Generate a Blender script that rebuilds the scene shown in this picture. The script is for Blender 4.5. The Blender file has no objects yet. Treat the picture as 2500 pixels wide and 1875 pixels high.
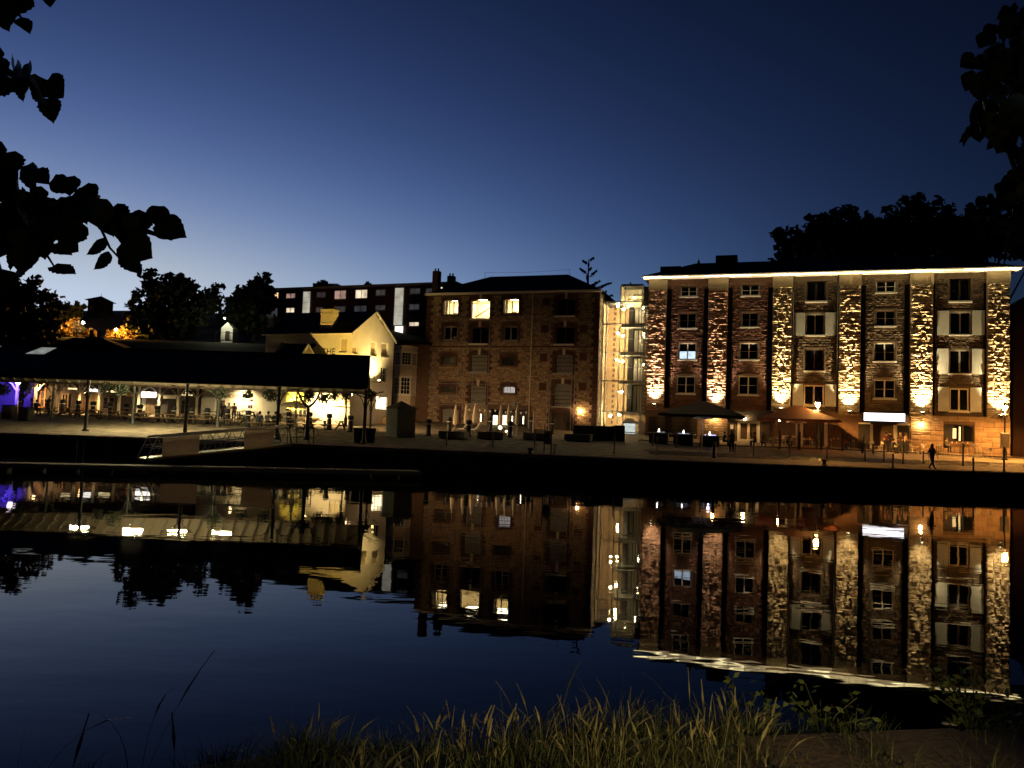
import bpy, bmesh, math, random
from mathutils import Vector, Matrix, noise
random.seed(11)
sc = bpy.context.scene
col = sc.collection
R = math.radians

# ------------------------------------------------------------------ camera
FPX = 1850.0                     # focal length in pixels of a 2500 px wide frame
CAM = Vector((0, 0, 3.3))        # eye height above the water
ROT = (Matrix.Rotation(math.pi / 2 + R(3.0), 4, 'X') @ Matrix.Rotation(0.036, 4, 'Z'))
cam = bpy.data.objects.new('camera', bpy.data.cameras.new('camera'))
col.objects.link(cam)
cam.matrix_world = Matrix.Translation(CAM) @ ROT
cam.data.sensor_width = 36
cam.data.lens = FPX / 2500 * 36
cam.data.clip_start = 0.05
cam.data.clip_end = 6000
sc.camera = cam

# ------------------------------------------------------------------ dusk sky: the sun has set behind the left end of the quay
world = bpy.data.worlds.new('World')
sc.world = world
world.use_nodes = True
wn = world.node_tree
bg = wn.nodes['Background']
sky = wn.nodes.new('ShaderNodeTexSky')
sky.sky_type = 'NISHITA'
sky.sun_disc = False
sky.sun_elevation = R(-4.0)
sky.sun_rotation = R(-33.5)
sky.ozone_density = 2.0
sky.dust_density = 0.5
# film-like contrast on the dusk sky: deeper zenith, paler glow
def _vm(op, **k):
    n = wn.nodes.new('ShaderNodeVectorMath'); n.operation = op; return n
_l = wn.links.new
_s = _vm('SCALE'); _s.inputs[3].default_value = 16
_c = _vm('MINIMUM'); _c.inputs[1].default_value = (2.5, 2.5, 2.5)
_g = wn.nodes.new('ShaderNodeGamma'); _g.inputs[1].default_value = 2.6
_h = wn.nodes.new('ShaderNodeHueSaturation'); _h.inputs['Saturation'].default_value = 0.8
_m = _vm('MULTIPLY'); _m.inputs[1].default_value = (0.0671, 0.1203, 0.1164)
_x = wn.nodes.new('ShaderNodeSeparateColor'); _x.mode = 'HSV'
_f = wn.nodes.new('ShaderNodeMath'); _f.operation = 'MULTIPLY'; _f.inputs[1].default_value = 0.95; _f.use_clamp = True
_d = _vm('DOT_PRODUCT'); _d.inputs[1].default_value = (0.3, 0.5, 0.2)
_t = _vm('SCALE'); _t.inputs[0].default_value = (0.85, 1.0, 1.25)
_o = wn.nodes.new('ShaderNodeMix'); _o.data_type = 'RGBA'
_l(sky.outputs[0], _s.inputs[0]); _l(_s.outputs[0], _c.inputs[0]); _l(_c.outputs[0], _g.inputs[0]); _l(_g.outputs[0], _h.inputs['Color']); _l(_h.outputs[0], _m.inputs[0])
_l(_m.outputs[0], _x.inputs[0]); _l(_x.outputs[2], _f.inputs[0]); _l(_m.outputs[0], _d.inputs[0]); _l(_d.outputs['Value'], _t.inputs[3])
_l(_f.outputs[0], _o.inputs[0]); _l(_m.outputs[0], _o.inputs[6]); _l(_t.outputs[0], _o.inputs[7]); _l(_o.outputs[2], bg.inputs[0])
bg.inputs[1].default_value = 0.92

sc.view_settings.view_transform = 'Standard'
sc.view_settings.look = 'None'
sc.view_settings.exposure = 0
sc.view_settings.gamma = 1
sc.cycles.use_denoising = True
sc.cycles.sample_clamp_indirect = 4
sc.cycles.sample_clamp_direct = 0
sc.cycles.caustics_reflective = False
sc.cycles.caustics_refractive = False
sc.cycles.max_bounces = 6
sc.cycles.diffuse_bounces = 3
sc.cycles.transparent_max_bounces = 10
sc.cycles.use_light_tree = True

# ------------------------------------------------------------------ pixel <-> place
R3 = ROT.to_3x3()
def ray(u, v):
    return R3 @ Vector(((u - 1250) / FPX, -(v - 937.5) / FPX, -1))
def P(u, v, D):
    d = ray(u, v)
    return CAM + d * (D / d.y)
def XU(u, D, v=1040):
    return P(u, v, D).x

class Fac:
    """a vertical wall plane from p0 to p1 (left to right seen from the river)"""
    def __init__(s, p0, p1, z0):
        s.p0 = Vector((p0[0], p0[1], 0)); s.p1 = Vector((p1[0], p1[1], 0)); s.z0 = z0
        d = s.p1 - s.p0; s.L = d.length; s.ex = d / s.L
        s.ey = Vector((-s.ex.y, s.ex.x, 0)); s.ang = math.atan2(d.y, d.x)
    def px(s, u, v, off=0.0):
        r = ray(u, v); p = s.p0 + s.ey * off
        t = (p - CAM).dot(s.ey) / r.dot(s.ey)
        w = CAM + r * t
        return (w - s.p0).dot(s.ex), w.z - s.z0
    def rect(s, u0, v0, u1, v1, off=0.0):
        vm = (v0 + v1) / 2; um = (u0 + u1) / 2
        return (s.px(u0, vm, off)[0], s.px(u1, vm, off)[0], s.px(um, v1, off)[1], s.px(um, v0, off)[1])
    def w(s, x, y, z):
        return s.p0 + s.ex * x + s.ey * y + Vector((0, 0, z + s.z0))

# ------------------------------------------------------------------ materials
MATS = {}
def _nodes(name):
    m = bpy.data.materials.new(name); m.use_nodes = True
    nt = m.node_tree
    return m, nt, nt.nodes['Principled BSDF']
def mat(name, c, rough=0.75, metal=0.0, var=0.25, scale=3.0, bump=0.25, bscale=None, rnd=0.0, c2=None, spec=0.5, island=False):
    """procedural surface: noise-mottled colour, fine bump, optional per-object / per-piece tone"""
    if name in MATS: return MATS[name]
    m, nt, b = _nodes(name)
    N = nt.nodes.new; L = nt.links.new
    tc = N('ShaderNodeTexCoord')
    nz = N('ShaderNodeTexNoise'); nz.inputs['Scale'].default_value = scale; nz.inputs['Detail'].default_value = 6
    nz.inputs['Roughness'].default_value = 0.65
    L(tc.outputs['Object'], nz.inputs['Vector'])
    ra = N('ShaderNodeValToRGB')
    d = c2 if c2 else tuple(x * (1 - var) for x in c)
    hi = tuple(min(1, x * (1 + var * 0.6)) for x in c)
    ra.color_ramp.elements[0].position = 0.3; ra.color_ramp.elements[1].position = 0.72
    ra.color_ramp.elements[0].color = (*d, 1); ra.color_ramp.elements[1].color = (*hi, 1)
    L(nz.outputs[0], ra.inputs[0])
    out = ra.outputs[0]
    if rnd > 0:
        oi = N('ShaderNodeObjectInfo'); src = oi.outputs['Random']
        if island:
            ge = N('ShaderNodeNewGeometry'); ad = N('ShaderNodeMath'); ad.operation = 'ADD'
            L(ge.outputs['Random Per Island'], ad.inputs[0]); L(src, ad.inputs[1])
            fr = N('ShaderNodeMath'); fr.operation = 'FRACT'; L(ad.outputs[0], fr.inputs[0]); src = fr.outputs[0]
        mr = N('ShaderNodeMapRange'); mr.inputs[3].default_value = 1 - rnd; mr.inputs[4].default_value = 1 + rnd
        L(src, mr.inputs[0])
        hs = N('ShaderNodeHueSaturation'); L(mr.outputs[0], hs.inputs['Value']); L(out, hs.inputs['Color']); out = hs.outputs[0]
    L(out, b.inputs['Base Color'])
    b.inputs['Roughness'].default_value = rough; b.inputs['Metallic'].default_value = metal
    b.inputs['Specular IOR Level'].default_value = spec
    if bump > 0:
        n2 = N('ShaderNodeTexNoise'); n2.inputs['Scale'].default_value = bscale or scale * 6; n2.inputs['Detail'].default_value = 5
        L(tc.outputs['Object'], n2.inputs['Vector'])
        bp = N('ShaderNodeBump'); bp.inputs['Strength'].default_value = bump; bp.inputs['Distance'].default_value = 0.03
        L(n2.outputs[0], bp.inputs['Height']); L(bp.outputs[0], b.inputs['Normal'])
    MATS[name] = m
    return m
def emit(name, c, s, var=0.0, scale=2.0):
    if name in MATS: return MATS[name]
    m, nt, b = _nodes(name)
    b.inputs['Base Color'].default_value = (0.6, 0.6, 0.6, 1)
    b.inputs['Emission Color'].default_value = (*c, 1); b.inputs['Emission Strength'].default_value = s
    if var > 0:
        N = nt.nodes.new; L = nt.links.new
        tc = N('ShaderNodeTexCoord'); nz = N('ShaderNodeTexNoise'); nz.inputs['Scale'].default_value = scale
        L(tc.outputs['Object'], nz.inputs['Vector'])
        mr = N('ShaderNodeMapRange'); mr.inputs[1].default_value = 0.3; mr.inputs[2].default_value = 0.7
        mr.inputs[3].default_value = s * (1 - var); mr.inputs[4].default_value = s * (1 + var)
        L(nz.outputs[0], mr.inputs[0]); L(mr.outputs[0], b.inputs['Emission Strength'])
    MATS[name] = m
    return m
def glass(name, tint=(0.97, 0.96, 0.92), refl=0.08):
    if name in MATS: return MATS[name]
    m = bpy.data.materials.new(name); m.use_nodes = True; nt = m.node_tree
    for n in list(nt.nodes):
        if n.type == 'BSDF_PRINCIPLED': nt.nodes.remove(n)
    N = nt.nodes.new; L = nt.links.new
    t = N('ShaderNodeBsdfTransparent'); t.inputs[0].default_value = (*tint, 1)
    g = N('ShaderNodeBsdfGlossy'); g.inputs['Roughness'].default_value = 0.03
    lw = N('ShaderNodeLayerWeight'); lw.inputs[0].default_value = refl
    mx = N('ShaderNodeMixShader'); L(lw.outputs['Fresnel'], mx.inputs[0]); L(t.outputs[0], mx.inputs[1]); L(g.outputs[0], mx.inputs[2])
    L(mx.outputs[0], nt.nodes['Material Output'].inputs[0])
    MATS[name] = m
    return m

M = {}
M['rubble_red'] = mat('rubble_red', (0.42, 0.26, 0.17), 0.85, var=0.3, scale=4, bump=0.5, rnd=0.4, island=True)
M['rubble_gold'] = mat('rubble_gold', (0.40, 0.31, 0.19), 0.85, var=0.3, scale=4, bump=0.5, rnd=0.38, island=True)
M['bay_red'] = mat('bay_red', (0.145, 0.068, 0.043), 0.85, var=0.35, scale=4, bump=0.5, rnd=0.4, island=True)  # darker copy of the rubble so the bays show less floodlight
M['bay_gold'] = mat('bay_gold', (0.11, 0.078, 0.048), 0.85, var=0.35, scale=4, bump=0.5, rnd=0.4, island=True)  # same darkening against flood spill, for the golden bays
M['mortar_red'] = mat('mortar_red', (0.13, 0.07, 0.045), 0.95, var=0.3, scale=3, bump=0.6)
M['mortar_gold'] = mat('mortar_gold', (0.14, 0.10, 0.06), 0.95, var=0.3, scale=3, bump=0.6)
M['rubble_brown'] = mat('rubble_brown', (0.35, 0.25, 0.165), 0.88, var=0.3, scale=4, bump=0.5, rnd=0.42, island=True)
M['mortar_brown'] = mat('mortar_brown', (0.15, 0.10, 0.07), 0.95, var=0.3, scale=3, bump=0.5)
M['brick_dark'] = mat('brick_dark', (0.085, 0.038, 0.028), 0.85, var=0.3, scale=5, bump=0.4, rnd=0.25)
M['brick_wall'] = mat('brick_wall', (0.145, 0.088, 0.056), 0.88, var=0.35, scale=2.5, bump=0.5)
M['ashlar'] = mat('ashlar', (0.36, 0.25, 0.15), 0.85, var=0.25, scale=2, bump=0.4, rnd=0.15)
M['render_cap'] = mat('render_cap', (0.40, 0.32, 0.20), 0.85, var=0.15, scale=2, bump=0.2)
M['slate'] = mat('slate', (0.011, 0.011, 0.012), 0.8, spec=0.15, var=0.3, scale=6, bump=0.4, rnd=0.3, island=True)
M['lead'] = mat('lead', (0.04, 0.04, 0.045), 0.6, var=0.2, scale=2)
M['white_paint'] = mat('white_paint', (0.74, 0.72, 0.66), 0.6, var=0.08, scale=2, bump=0.08)
M['cream_paint'] = mat('cream_paint', (0.62, 0.55, 0.42), 0.65, var=0.12, scale=1.5, bump=0.1)
M['white_render'] = mat('white_render', (0.70, 0.66, 0.58), 0.85, var=0.14, scale=0.8, bump=0.2, bscale=14)
M['grey_paint'] = mat('grey_paint', (0.30, 0.31, 0.30), 0.6, var=0.12, scale=2, bump=0.1)
M['shutter'] = mat('shutter', (0.52, 0.54, 0.50), 0.65, var=0.15, scale=2.5, bump=0.15)
M['frame_grey'] = mat('frame_grey', (0.36, 0.36, 0.34), 0.6, var=0.1, scale=3, bump=0.05)
M['door_pale'] = mat('door_pale', (0.20, 0.20, 0.185), 0.7, var=0.2, scale=2, bump=0.2)
M['black_metal'] = mat('black_metal', (0.012, 0.012, 0.013), 0.45, 0.0, var=0.2, scale=5, bump=0.1)
M['iron_green'] = mat('iron_green', (0.10, 0.115, 0.10), 0.5, 0.1, var=0.2, scale=4, bump=0.15)
M['steel'] = mat('steel', (0.42, 0.42, 0.42), 0.38, 0.85, var=0.2, scale=4, bump=0.1)
M['galv'] = mat('galv', (0.33, 0.34, 0.34), 0.5, 0.6, var=0.25, scale=4, bump=0.15)
M['timber'] = mat('timber', (0.22, 0.14, 0.08), 0.75, var=0.35, scale=3, bump=0.3, rnd=0.2)
M['timber_dark'] = mat('timber_dark', (0.055, 0.035, 0.022), 0.75, var=0.35, scale=3, bump=0.3, rnd=0.2)
M['timber_pale'] = mat('timber_pale', (0.48, 0.42, 0.32), 0.75, var=0.2, scale=3, bump=0.2, rnd=0.15)
M['orange_door'] = mat('orange_door', (0.42, 0.18, 0.06), 0.6, var=0.15, scale=3, bump=0.1)
M['pane_dark'] = mat('pane_dark', (0.006, 0.007, 0.009), 0.06, var=0.2, scale=2, bump=0.0, spec=0.6)
M['pane_grey'] = mat('pane_grey', (0.06, 0.065, 0.075), 0.08, var=0.3, scale=2, bump=0.0, spec=0.6)
M['glass'] = glass('clear_glass')
M['paving'] = mat('paving', (0.21, 0.175, 0.125), 0.9, var=0.7, scale=1.3, bump=0.8, bscale=6, spec=0.2)
M['coping'] = mat('coping', (0.20, 0.175, 0.14), 0.9, var=0.3, scale=2, bump=0.3, rnd=0.2, spec=0.0)
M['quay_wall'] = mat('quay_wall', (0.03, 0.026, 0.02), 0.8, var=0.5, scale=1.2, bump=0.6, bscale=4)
M['concrete'] = mat('concrete', (0.26, 0.26, 0.23), 0.85, var=0.2, scale=2, bump=0.25)
M['kiosk'] = mat('kiosk', (0.20, 0.22, 0.19), 0.8, var=0.25, scale=4, bump=0.3)
M['canvas_black'] = mat('canvas_black', (0.016, 0.015, 0.015), 0.9, var=0.2, scale=4, bump=0.15)
M['canvas_red'] = mat('canvas_red', (0.34, 0.12, 0.06), 0.85, var=0.15, scale=3, bump=0.12)
M['canvas_tan'] = mat('canvas_tan', (0.45, 0.36, 0.22), 0.85, var=0.15, scale=3, bump=0.12)
M['canvas_cream'] = mat('canvas_cream', (0.50, 0.44, 0.35), 0.85, var=0.2, scale=4, bump=0.2)
M['leaf_near'] = mat('leaf_near', (0.045, 0.055, 0.014), 0.55, var=0.3, scale=20, bump=0.15, rnd=0.35)
M['leaf_far'] = mat('leaf_far', (0.028, 0.042, 0.016), 0.7, var=0.4, scale=0.5, bump=0.0, rnd=0.35, island=True)
M['leaf_hedge'] = mat('leaf_hedge', (0.17, 0.115, 0.035), 0.75, var=0.4, scale=0.6, bump=0.0, rnd=0.45, island=True)
M['bark'] = mat('bark', (0.05, 0.038, 0.028), 0.9, var=0.4, scale=6, bump=0.5)
M['foliage_pot'] = mat('foliage_pot', (0.018, 0.026, 0.009), 0.8, var=0.4, scale=3, bump=0.0, rnd=0.4, island=True)
M['hill'] = mat('hill_ground', (0.03, 0.035, 0.016), 0.95, var=0.5, scale=0.15, bump=0.3)
M['bank'] = mat('bank_soil', (0.035, 0.03, 0.018), 0.95, var=0.5, scale=2.5, bump=0.6)
M['slab'] = mat('slab', (0.15, 0.10, 0.062), 0.85, var=0.3, scale=2.5, bump=0.4, bscale=30, rnd=0.15)
M['sign_board'] = mat('sign_board', (0.20, 0.145, 0.10), 0.8, var=0.3, scale=6, bump=0.3, bscale=40)
def cloth(name, c, tl):
    m = mat(name, c, 0.85, var=0.3, scale=5, bump=0.3, bscale=40); nt = m.node_tree; b = nt.nodes['Principled BSDF']
    t = nt.nodes.new('ShaderNodeBsdfTranslucent'); t.inputs[0].default_value = (*c, 1); mx = nt.nodes.new('ShaderNodeMixShader'); mx.inputs[0].default_value = tl
    nt.links.new(b.outputs[0], mx.inputs[1]); nt.links.new(t.outputs[0], mx.inputs[2]); nt.links.new(mx.outputs[0], nt.nodes['Material Output'].inputs[0])
    return m
M['banner'] = cloth('banner', (0.78, 0.66, 0.56), 0.55)
M['canvas_lit'] = cloth('canvas_lit', (0.27, 0.11, 0.065), 0.3)
M['tar'] = mat('tar', (0.007, 0.006, 0.005), 0.95, var=0.2, scale=4, bump=0.2, spec=0.05)  # near-black colour standing in for shade in the pilaster recesses
M['rubber'] = mat('rubber', (0.01, 0.01, 0.01), 0.8, var=0.2, scale=5)
M['straw'] = mat('straw', (0.24, 0.21, 0.09), 0.8, var=0.3, scale=3, bump=0.0, rnd=0.4, island=True)

# ------------------------------------------------------------------ mesh builder
class MB:
    def __init__(s): s.v = []; s.f = []; s.mi = []; s.cur = 0
    def add(s, vs, fs):
        k = len(s.v); s.v += [tuple(q) for q in vs]
        s.f += [tuple(i + k for i in f) for f in fs]; s.mi += [s.cur] * len(fs)
        return s
    def box(s, x0, x1, y0, y1, z0, z1):
        return s.add([(x0, y0, z0), (x1, y0, z0), (x1, y1, z0), (x0, y1, z0), (x0, y0, z1), (x1, y0, z1), (x1, y1, z1), (x0, y1, z1)],
                     [(0, 3, 2, 1), (4, 5, 6, 7), (0, 1, 5, 4), (1, 2, 6, 5), (2, 3, 7, 6), (3, 0, 4, 7)])
    def cham(s, x0, x1, y0, y1, z0, z1, b=0.02):
        """box with chamfered vertical and top edges"""
        b = min(b, (x1 - x0) * .4, (y1 - y0) * .4, (z1 - z0) * .4)
        def ring(i, z): return [(x0 + i + b, y0 + i, z), (x1 - i - b, y0 + i, z), (x1 - i, y0 + i + b, z), (x1 - i, y1 - i - b, z), (x1 - i - b, y1 - i, z), (x0 + i + b, y1 - i, z), (x0 + i, y1 - i - b, z), (x0 + i, y0 + i + b, z)]
        vs = ring(0, z0) + ring(0, z1 - b) + ring(b, z1)
        fs = [tuple(range(7, -1, -1)), tuple(range(16, 24))]
        for k in (0, 8):
            for i in range(8):
                j = (i + 1) % 8; fs.append((k + i, k + j, k + 8 + j, k + 8 + i))
        return s.add(vs, fs)
    def beam(s, a, b, w, h=None, up=(0, 0, 1)):
        a = Vector(a); b = Vector(b); h = h or w; d = (b - a).normalized(); up = Vector(up)
        if abs(d.dot(up)) > 0.98: up = Vector((1, 0, 0))
        x = d.cross(up).normalized() * (w / 2); y = x.cross(d).normalized() * (h / 2)
        vs = [p + sx * x + sy * y for p in (a, b) for sx, sy in ((-1, -1), (1, -1), (1, 1), (-1, 1))]
        return s.add(vs, [(0, 1, 2, 3), (7, 6, 5, 4), (0, 4, 5, 1), (1, 5, 6, 2), (2, 6, 7, 3), (3, 7, 4, 0)])
    def tube(s, pts, r, n=8, cap=True):
        pts = [Vector(p) for p in pts]; rs = r if isinstance(r, (list, tuple)) else [r] * len(pts)
        k = len(s.v); up = None; vs = []; fs = []
        for i, p in enumerate(pts):
            d = (pts[min(i + 1, len(pts) - 1)] - pts[max(i - 1, 0)]).normalized()
            if up is None: up = Vector((0, 0, 1)) if abs(d.z) < 0.9 else Vector((1, 0, 0))
            x = d.cross(up).normalized(); y = x.cross(d).normalized(); up = y
            vs += [p + rs[i] * (math.cos(2 * math.pi * j / n) * x + math.sin(2 * math.pi * j / n) * y) for j in range(n)]
        for i in range(len(pts) - 1):
            for j in range(n):
                a = i * n + j; b = i * n + (j + 1) % n; fs.append((a, b, b + n, a + n))
        if cap: fs.append(tuple(range(n - 1, -1, -1))); fs.append(tuple(range((len(pts) - 1) * n, len(pts) * n)))
        return s.add(vs, fs)
    def lathe(s, prof, c=(0, 0, 0), n=16):
        """prof: list of (radius, z)"""
        vs = []; fs = []
        for r, z in prof:
            vs += [(c[0] + r * math.cos(2 * math.pi * j / n), c[1] + r * math.sin(2 * math.pi * j / n), c[2] + z) for j in range(n)]
        for i in range(len(prof) - 1):
            for j in range(n):
                a = i * n + j; b = i * n + (j + 1) % n; fs.append((a, b, b + n, a + n))
        fs.append(tuple(range(n - 1, -1, -1))); fs.append(tuple(range((len(prof) - 1) * n, len(prof) * n)))
        return s.add(vs, fs)
    def prism(s, poly, y0, y1):
        """polygon in x,z (counter-clockwise seen from -y), extruded along y"""
        n = len(poly)
        vs = [(x, y0, z) for x, z in poly] + [(x, y1, z) for x, z in poly]
        fs = [tuple(range(n)), tuple(range(2 * n - 1, n - 1, -1))]
        for i in range(n):
            j = (i + 1) % n; fs.append((j, i, i + n, j + n))
        return s.add(vs, fs)
    def sphere(s, c, r, n=12, m=8, sz=1.0):
        return s.lathe([(max(1e-4, r * math.sin(math.pi * i / m)), -r * sz * math.cos(math.pi * i / m)) for i in range(m + 1)], c, n)
    def mesh(s, name, mats=None, smooth=False):
        me = bpy.data.meshes.new(name); me.from_pydata(s.v, [], s.f)
        for m_ in (mats if isinstance(mats, (list, tuple)) else [mats]):
            if m_: me.materials.append(M[m_] if isinstance(m_, str) else m_)
        if any(s.mi): me.polygons.foreach_set('material_index', s.mi)
        if smooth: me.polygons.foreach_set('use_smooth', [True] * len(me.polygons))
        me.update()
        return me
    def build(s, name, mats, parent=None, smooth=False, loc=None, rot=None):
        o = bpy.data.objects.new(name, s.mesh(name, mats, smooth)); col.objects.link(o)
        if parent: o.parent = parent
        if loc: o.location = loc
        if rot is not None: o.rotation_euler = (0, 0, rot) if isinstance(rot, (int, float)) else rot
        return o

def tag(o, label=None, cat=None, group=None, kind=None):
    if label: o['label'] = label
    if cat: o['category'] = cat
    if group: o['group'] = group
    if kind: o['kind'] = kind
    return o
def thing(name, label, cat, loc=(0, 0, 0), rot=0.0, group=None):
    o = bpy.data.objects.new(name, None); col.objects.link(o)
    o.location = loc; o.rotation_euler = (0, 0, rot); o.empty_display_size = 0.3
    return tag(o, label, cat, group)
def inst(name, me, parent, loc=(0, 0, 0), rot=(0, 0, 0), scale=(1, 1, 1)):
    o = bpy.data.objects.new(name, me); col.objects.link(o); o.parent = parent
    o.location = loc; o.rotation_euler = rot; o.scale = scale
    return o
def copy_tree(o, parent=None):
    c = o.copy(); col.objects.link(c); c.parent = parent
    for ch in list(o.children): copy_tree(ch, c)
    return c
def light(kind, name, loc, energy, color, parent=None, aim=None, size=0.05, cone=60, blend=0.5):
    l = bpy.data.lights.new(name, kind); l.energy = energy; l.color = color
    if kind in ('POINT', 'SPOT'): l.shadow_soft_size = size
    if kind == 'SPOT': l.spot_size = R(cone); l.spot_blend = blend
    o = bpy.data.objects.new(name, l); col.objects.link(o); o.location = loc
    if parent: o.parent = parent
    if aim is not None: o.rotation_euler = (Vector(aim) - Vector(loc)).to_track_quat('-Z', 'Y').to_euler()
    return o
ORD = ['first', 'second', 'third', 'fourth', 'fifth', 'sixth', 'seventh', 'eighth', 'ninth', 'tenth', 'eleventh', 'twelfth', 'thirteenth',
       'fourteenth', 'fifteenth', 'sixteenth', 'seventeenth', 'eighteenth', 'nineteenth', 'twentieth', 'twenty-first', 'twenty-second', 'twenty-third', 'twenty-fourth']

# ------------------------------------------------------------------ ground heights
def lerp(a, b, t): return a + (b - a) * t
def ss(t): t = max(0.0, min(1.0, t)); return t * t * (3 - 2 * t)
QUAY = [(-160, 52.0), (-60, 50.8), (-6, 49.8), (12, 49.6), (40, 51.2), (160, 56)]
def quay_y(x):
    for (a, ya), (b, yb) in zip(QUAY, QUAY[1:]):
        if x <= b: return lerp(ya, yb, max(0, (x - a)) / (b - a))
    return QUAY[-1][1]
def quay_z(x): return lerp(1.5, 1.22, ss((x + 22) / 44))
def gz(x, y):
    z = quay_z(x) + min(0.055 * (y - quay_y(x)), 1.9)
    if y > 80: z += 9 * ss((y - 82) / 15) + 7 * ss((y - 97) / 55) + 3 * ss((-x - 8) / 25) * ss((y - 106) / 18) + noise.noise((x * .03, y * .03, 0)) * 2 * ss((y - 97) / 20)
    return z

def wall_holes(mb, s0, s1, z0, z1, holes, y=0.0, depth=0.3):
    """front sheet of a wall at y with rectangular openings and their reveals"""
    xs = sorted({s0, s1} | {h[0] for h in holes} | {h[1] for h in holes}); zs = sorted({z0, z1} | {h[2] for h in holes} | {h[3] for h in holes})
    xs = [x for x in xs if s0 <= x <= s1]; zs = [z for z in zs if z0 <= z <= z1]
    for a, b in zip(xs, xs[1:]):
        run = None
        for c, d in zip(zs, zs[1:]):
            mx, mz = (a + b) / 2, (c + d) / 2
            inside = any(h[0] < mx < h[1] and h[2] < mz < h[3] for h in holes)
            if not inside: run = (run[0], d) if run else (c, d)
            if (inside or d == zs[-1]) and run:
                mb.add([(a, y, run[0]), (b, y, run[0]), (b, y, run[1]), (a, y, run[1])], [(0, 1, 2, 3)]); run = None
    for h in holes:
        a, b, c, d = h[:4]
        mb.add([(a, y, c), (b, y, c), (b, y, d), (a, y, d), (a, y + depth, c), (b, y + depth, c), (b, y + depth, d), (a, y + depth, d)],
               [(0, 4, 5, 1), (1, 5, 6, 2), (2, 6, 7, 3), (3, 7, 4, 0)])

def stone_shape(x0, x1, z0, z1, y0, dep, rg):
    """rough block standing on plane y0, its face towards -y uneven"""
    g = 0.012; w = x1 - x0; h = z1 - z0
    j = lambda k: rg.uniform(-k, k)
    cx, cz = (x0 + x1) / 2 + j(w * .15), (z0 + z1) / 2 + j(h * .15)
    a = [(x0 + g, z0 + g), (x1 - g, z0 + g), (x1 - g, z1 - g), (x0 + g, z1 - g)]
    back = [(x + j(.02), y0, z + j(.015)) for x, z in a]
    i = min(w, h) * .14
    fr = []
    for k, (x, z) in enumerate(a):
        sx = 1 if x < cx else -1; sz = 1 if z < cz else -1
        fr.append((x + sx * rg.uniform(.2, 1.3) * i, y0 - dep * rg.uniform(.35, 1.0), z + sz * rg.uniform(.2, 1.3) * i))
    vs = back + fr + [(cx, y0 - dep * rg.uniform(.9, 1.35), cz)]
    fs = [(0, 1, 5, 4), (1, 2, 6, 5), (2, 3, 7, 6), (3, 0, 4, 7), (4, 5, 8), (5, 6, 8), (6, 7, 8), (7, 4, 8)]
    return vs, fs
def rubble_cells(s0, s1, z0, z1, holes, rg, hr=(.16, .34), wr=(.28, .75)):
    out = []; z = z0
    while z < z1 - .05:
        h = min(rg.uniform(*hr), z1 - z)
        if z1 - z - h < .1: h = z1 - z
        x = s0
        while x < s1 - .05:
            w = rg.uniform(*wr)
            if s1 - x - w < wr[0] * .6: w = s1 - x
            a, b = x, x + w
            hs = [q for q in holes if q[2] < z + h - .02 and q[3] > z + .02 and q[0] < b - .01 and q[1] > a + .01]
            segs = [(a, b)]
            for q in hs:
                segs = [t for s_ in segs for t in ((s_[0], min(s_[1], q[0])), (max(s_[0], q[1]), s_[1])) if t[1] - t[0] > .06]
            for t in segs:
                if h > .24 and t[1] - t[0] > .3 and rg.random() < .25:
                    k = rg.uniform(.4, .6); out += [(t[0], t[1], z, z + h * k), (t[0], t[1], z + h * k, z + h)]
                else: out.append((t[0], t[1], z, z + h))
            x = b
        z += h
    return out
def arch_poly(s0, s1, zt, rise, n=10):
    pts = [(s0, zt), (s0, zt - rise)]
    for i in range(1, n):
        t = i / n; pts.append((lerp(s0, s1, t), zt - rise * (2 * t - 1) ** 2 - .004))
    return pts + [(s1, zt - rise), (s1, zt)]
def window(parent, rc, y, frame='white_paint', pane='pane_dark', cols=2, rows=2, fw=.075, arch=0.0, name='window', bar=.03, panes=None, muntins=None, pane_rows=None):
    """window frame with a pane in each light; y = plane of the frame front"""
    a, b, c, d = rc; mb = MB()
    mb.box(a, a + fw, y, y + .08, c, d); mb.box(b - fw, b, y, y + .08, c, d)
    mb.box(a + fw, b - fw, y + .002, y + .08, c, c + fw); mb.box(a + fw, b - fw, y + .002, y + .08, d - fw, d)
    cw = (b - a - 2 * fw) / cols
    for i in range(1, cols):
        x = a + fw + cw * i; mb.box(x - fw * .55, x + fw * .55, y + .004, y + .076, c + fw, d - fw)
    rh = (d - c - 2 * fw) / rows
    for i in range(1, rows):
        z = c + fw + rh * i; mb.box(a + fw, b - fw, y + .012, y + .07, z - bar / 2, z + bar / 2)
    if muntins:
        for i in range(cols):
            for k in range(1, muntins):
                x = a + fw + cw * i + cw * k / muntins; mb.box(x - bar * .4, x + bar * .4, y + .014, y + .068, c + fw, d - fw)
    if arch > 0:
        mb.prism(list(reversed(arch_poly(a, b, d, arch))), y - .01, y + .09)
    w = mb.build(name, frame, parent)
    k = 0
    for i in range(cols):
        for r in range(rows):
            x0 = a + fw + cw * i; z0 = c + fw + rh * r
            pm = panes[k % len(panes)] if panes else (pane_rows[r] if pane_rows else pane)
            MB().box(x0, x0 + cw, y + .035, y + .045, z0, z0 + rh).build('pane', pm, w); k += 1
    return w
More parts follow.
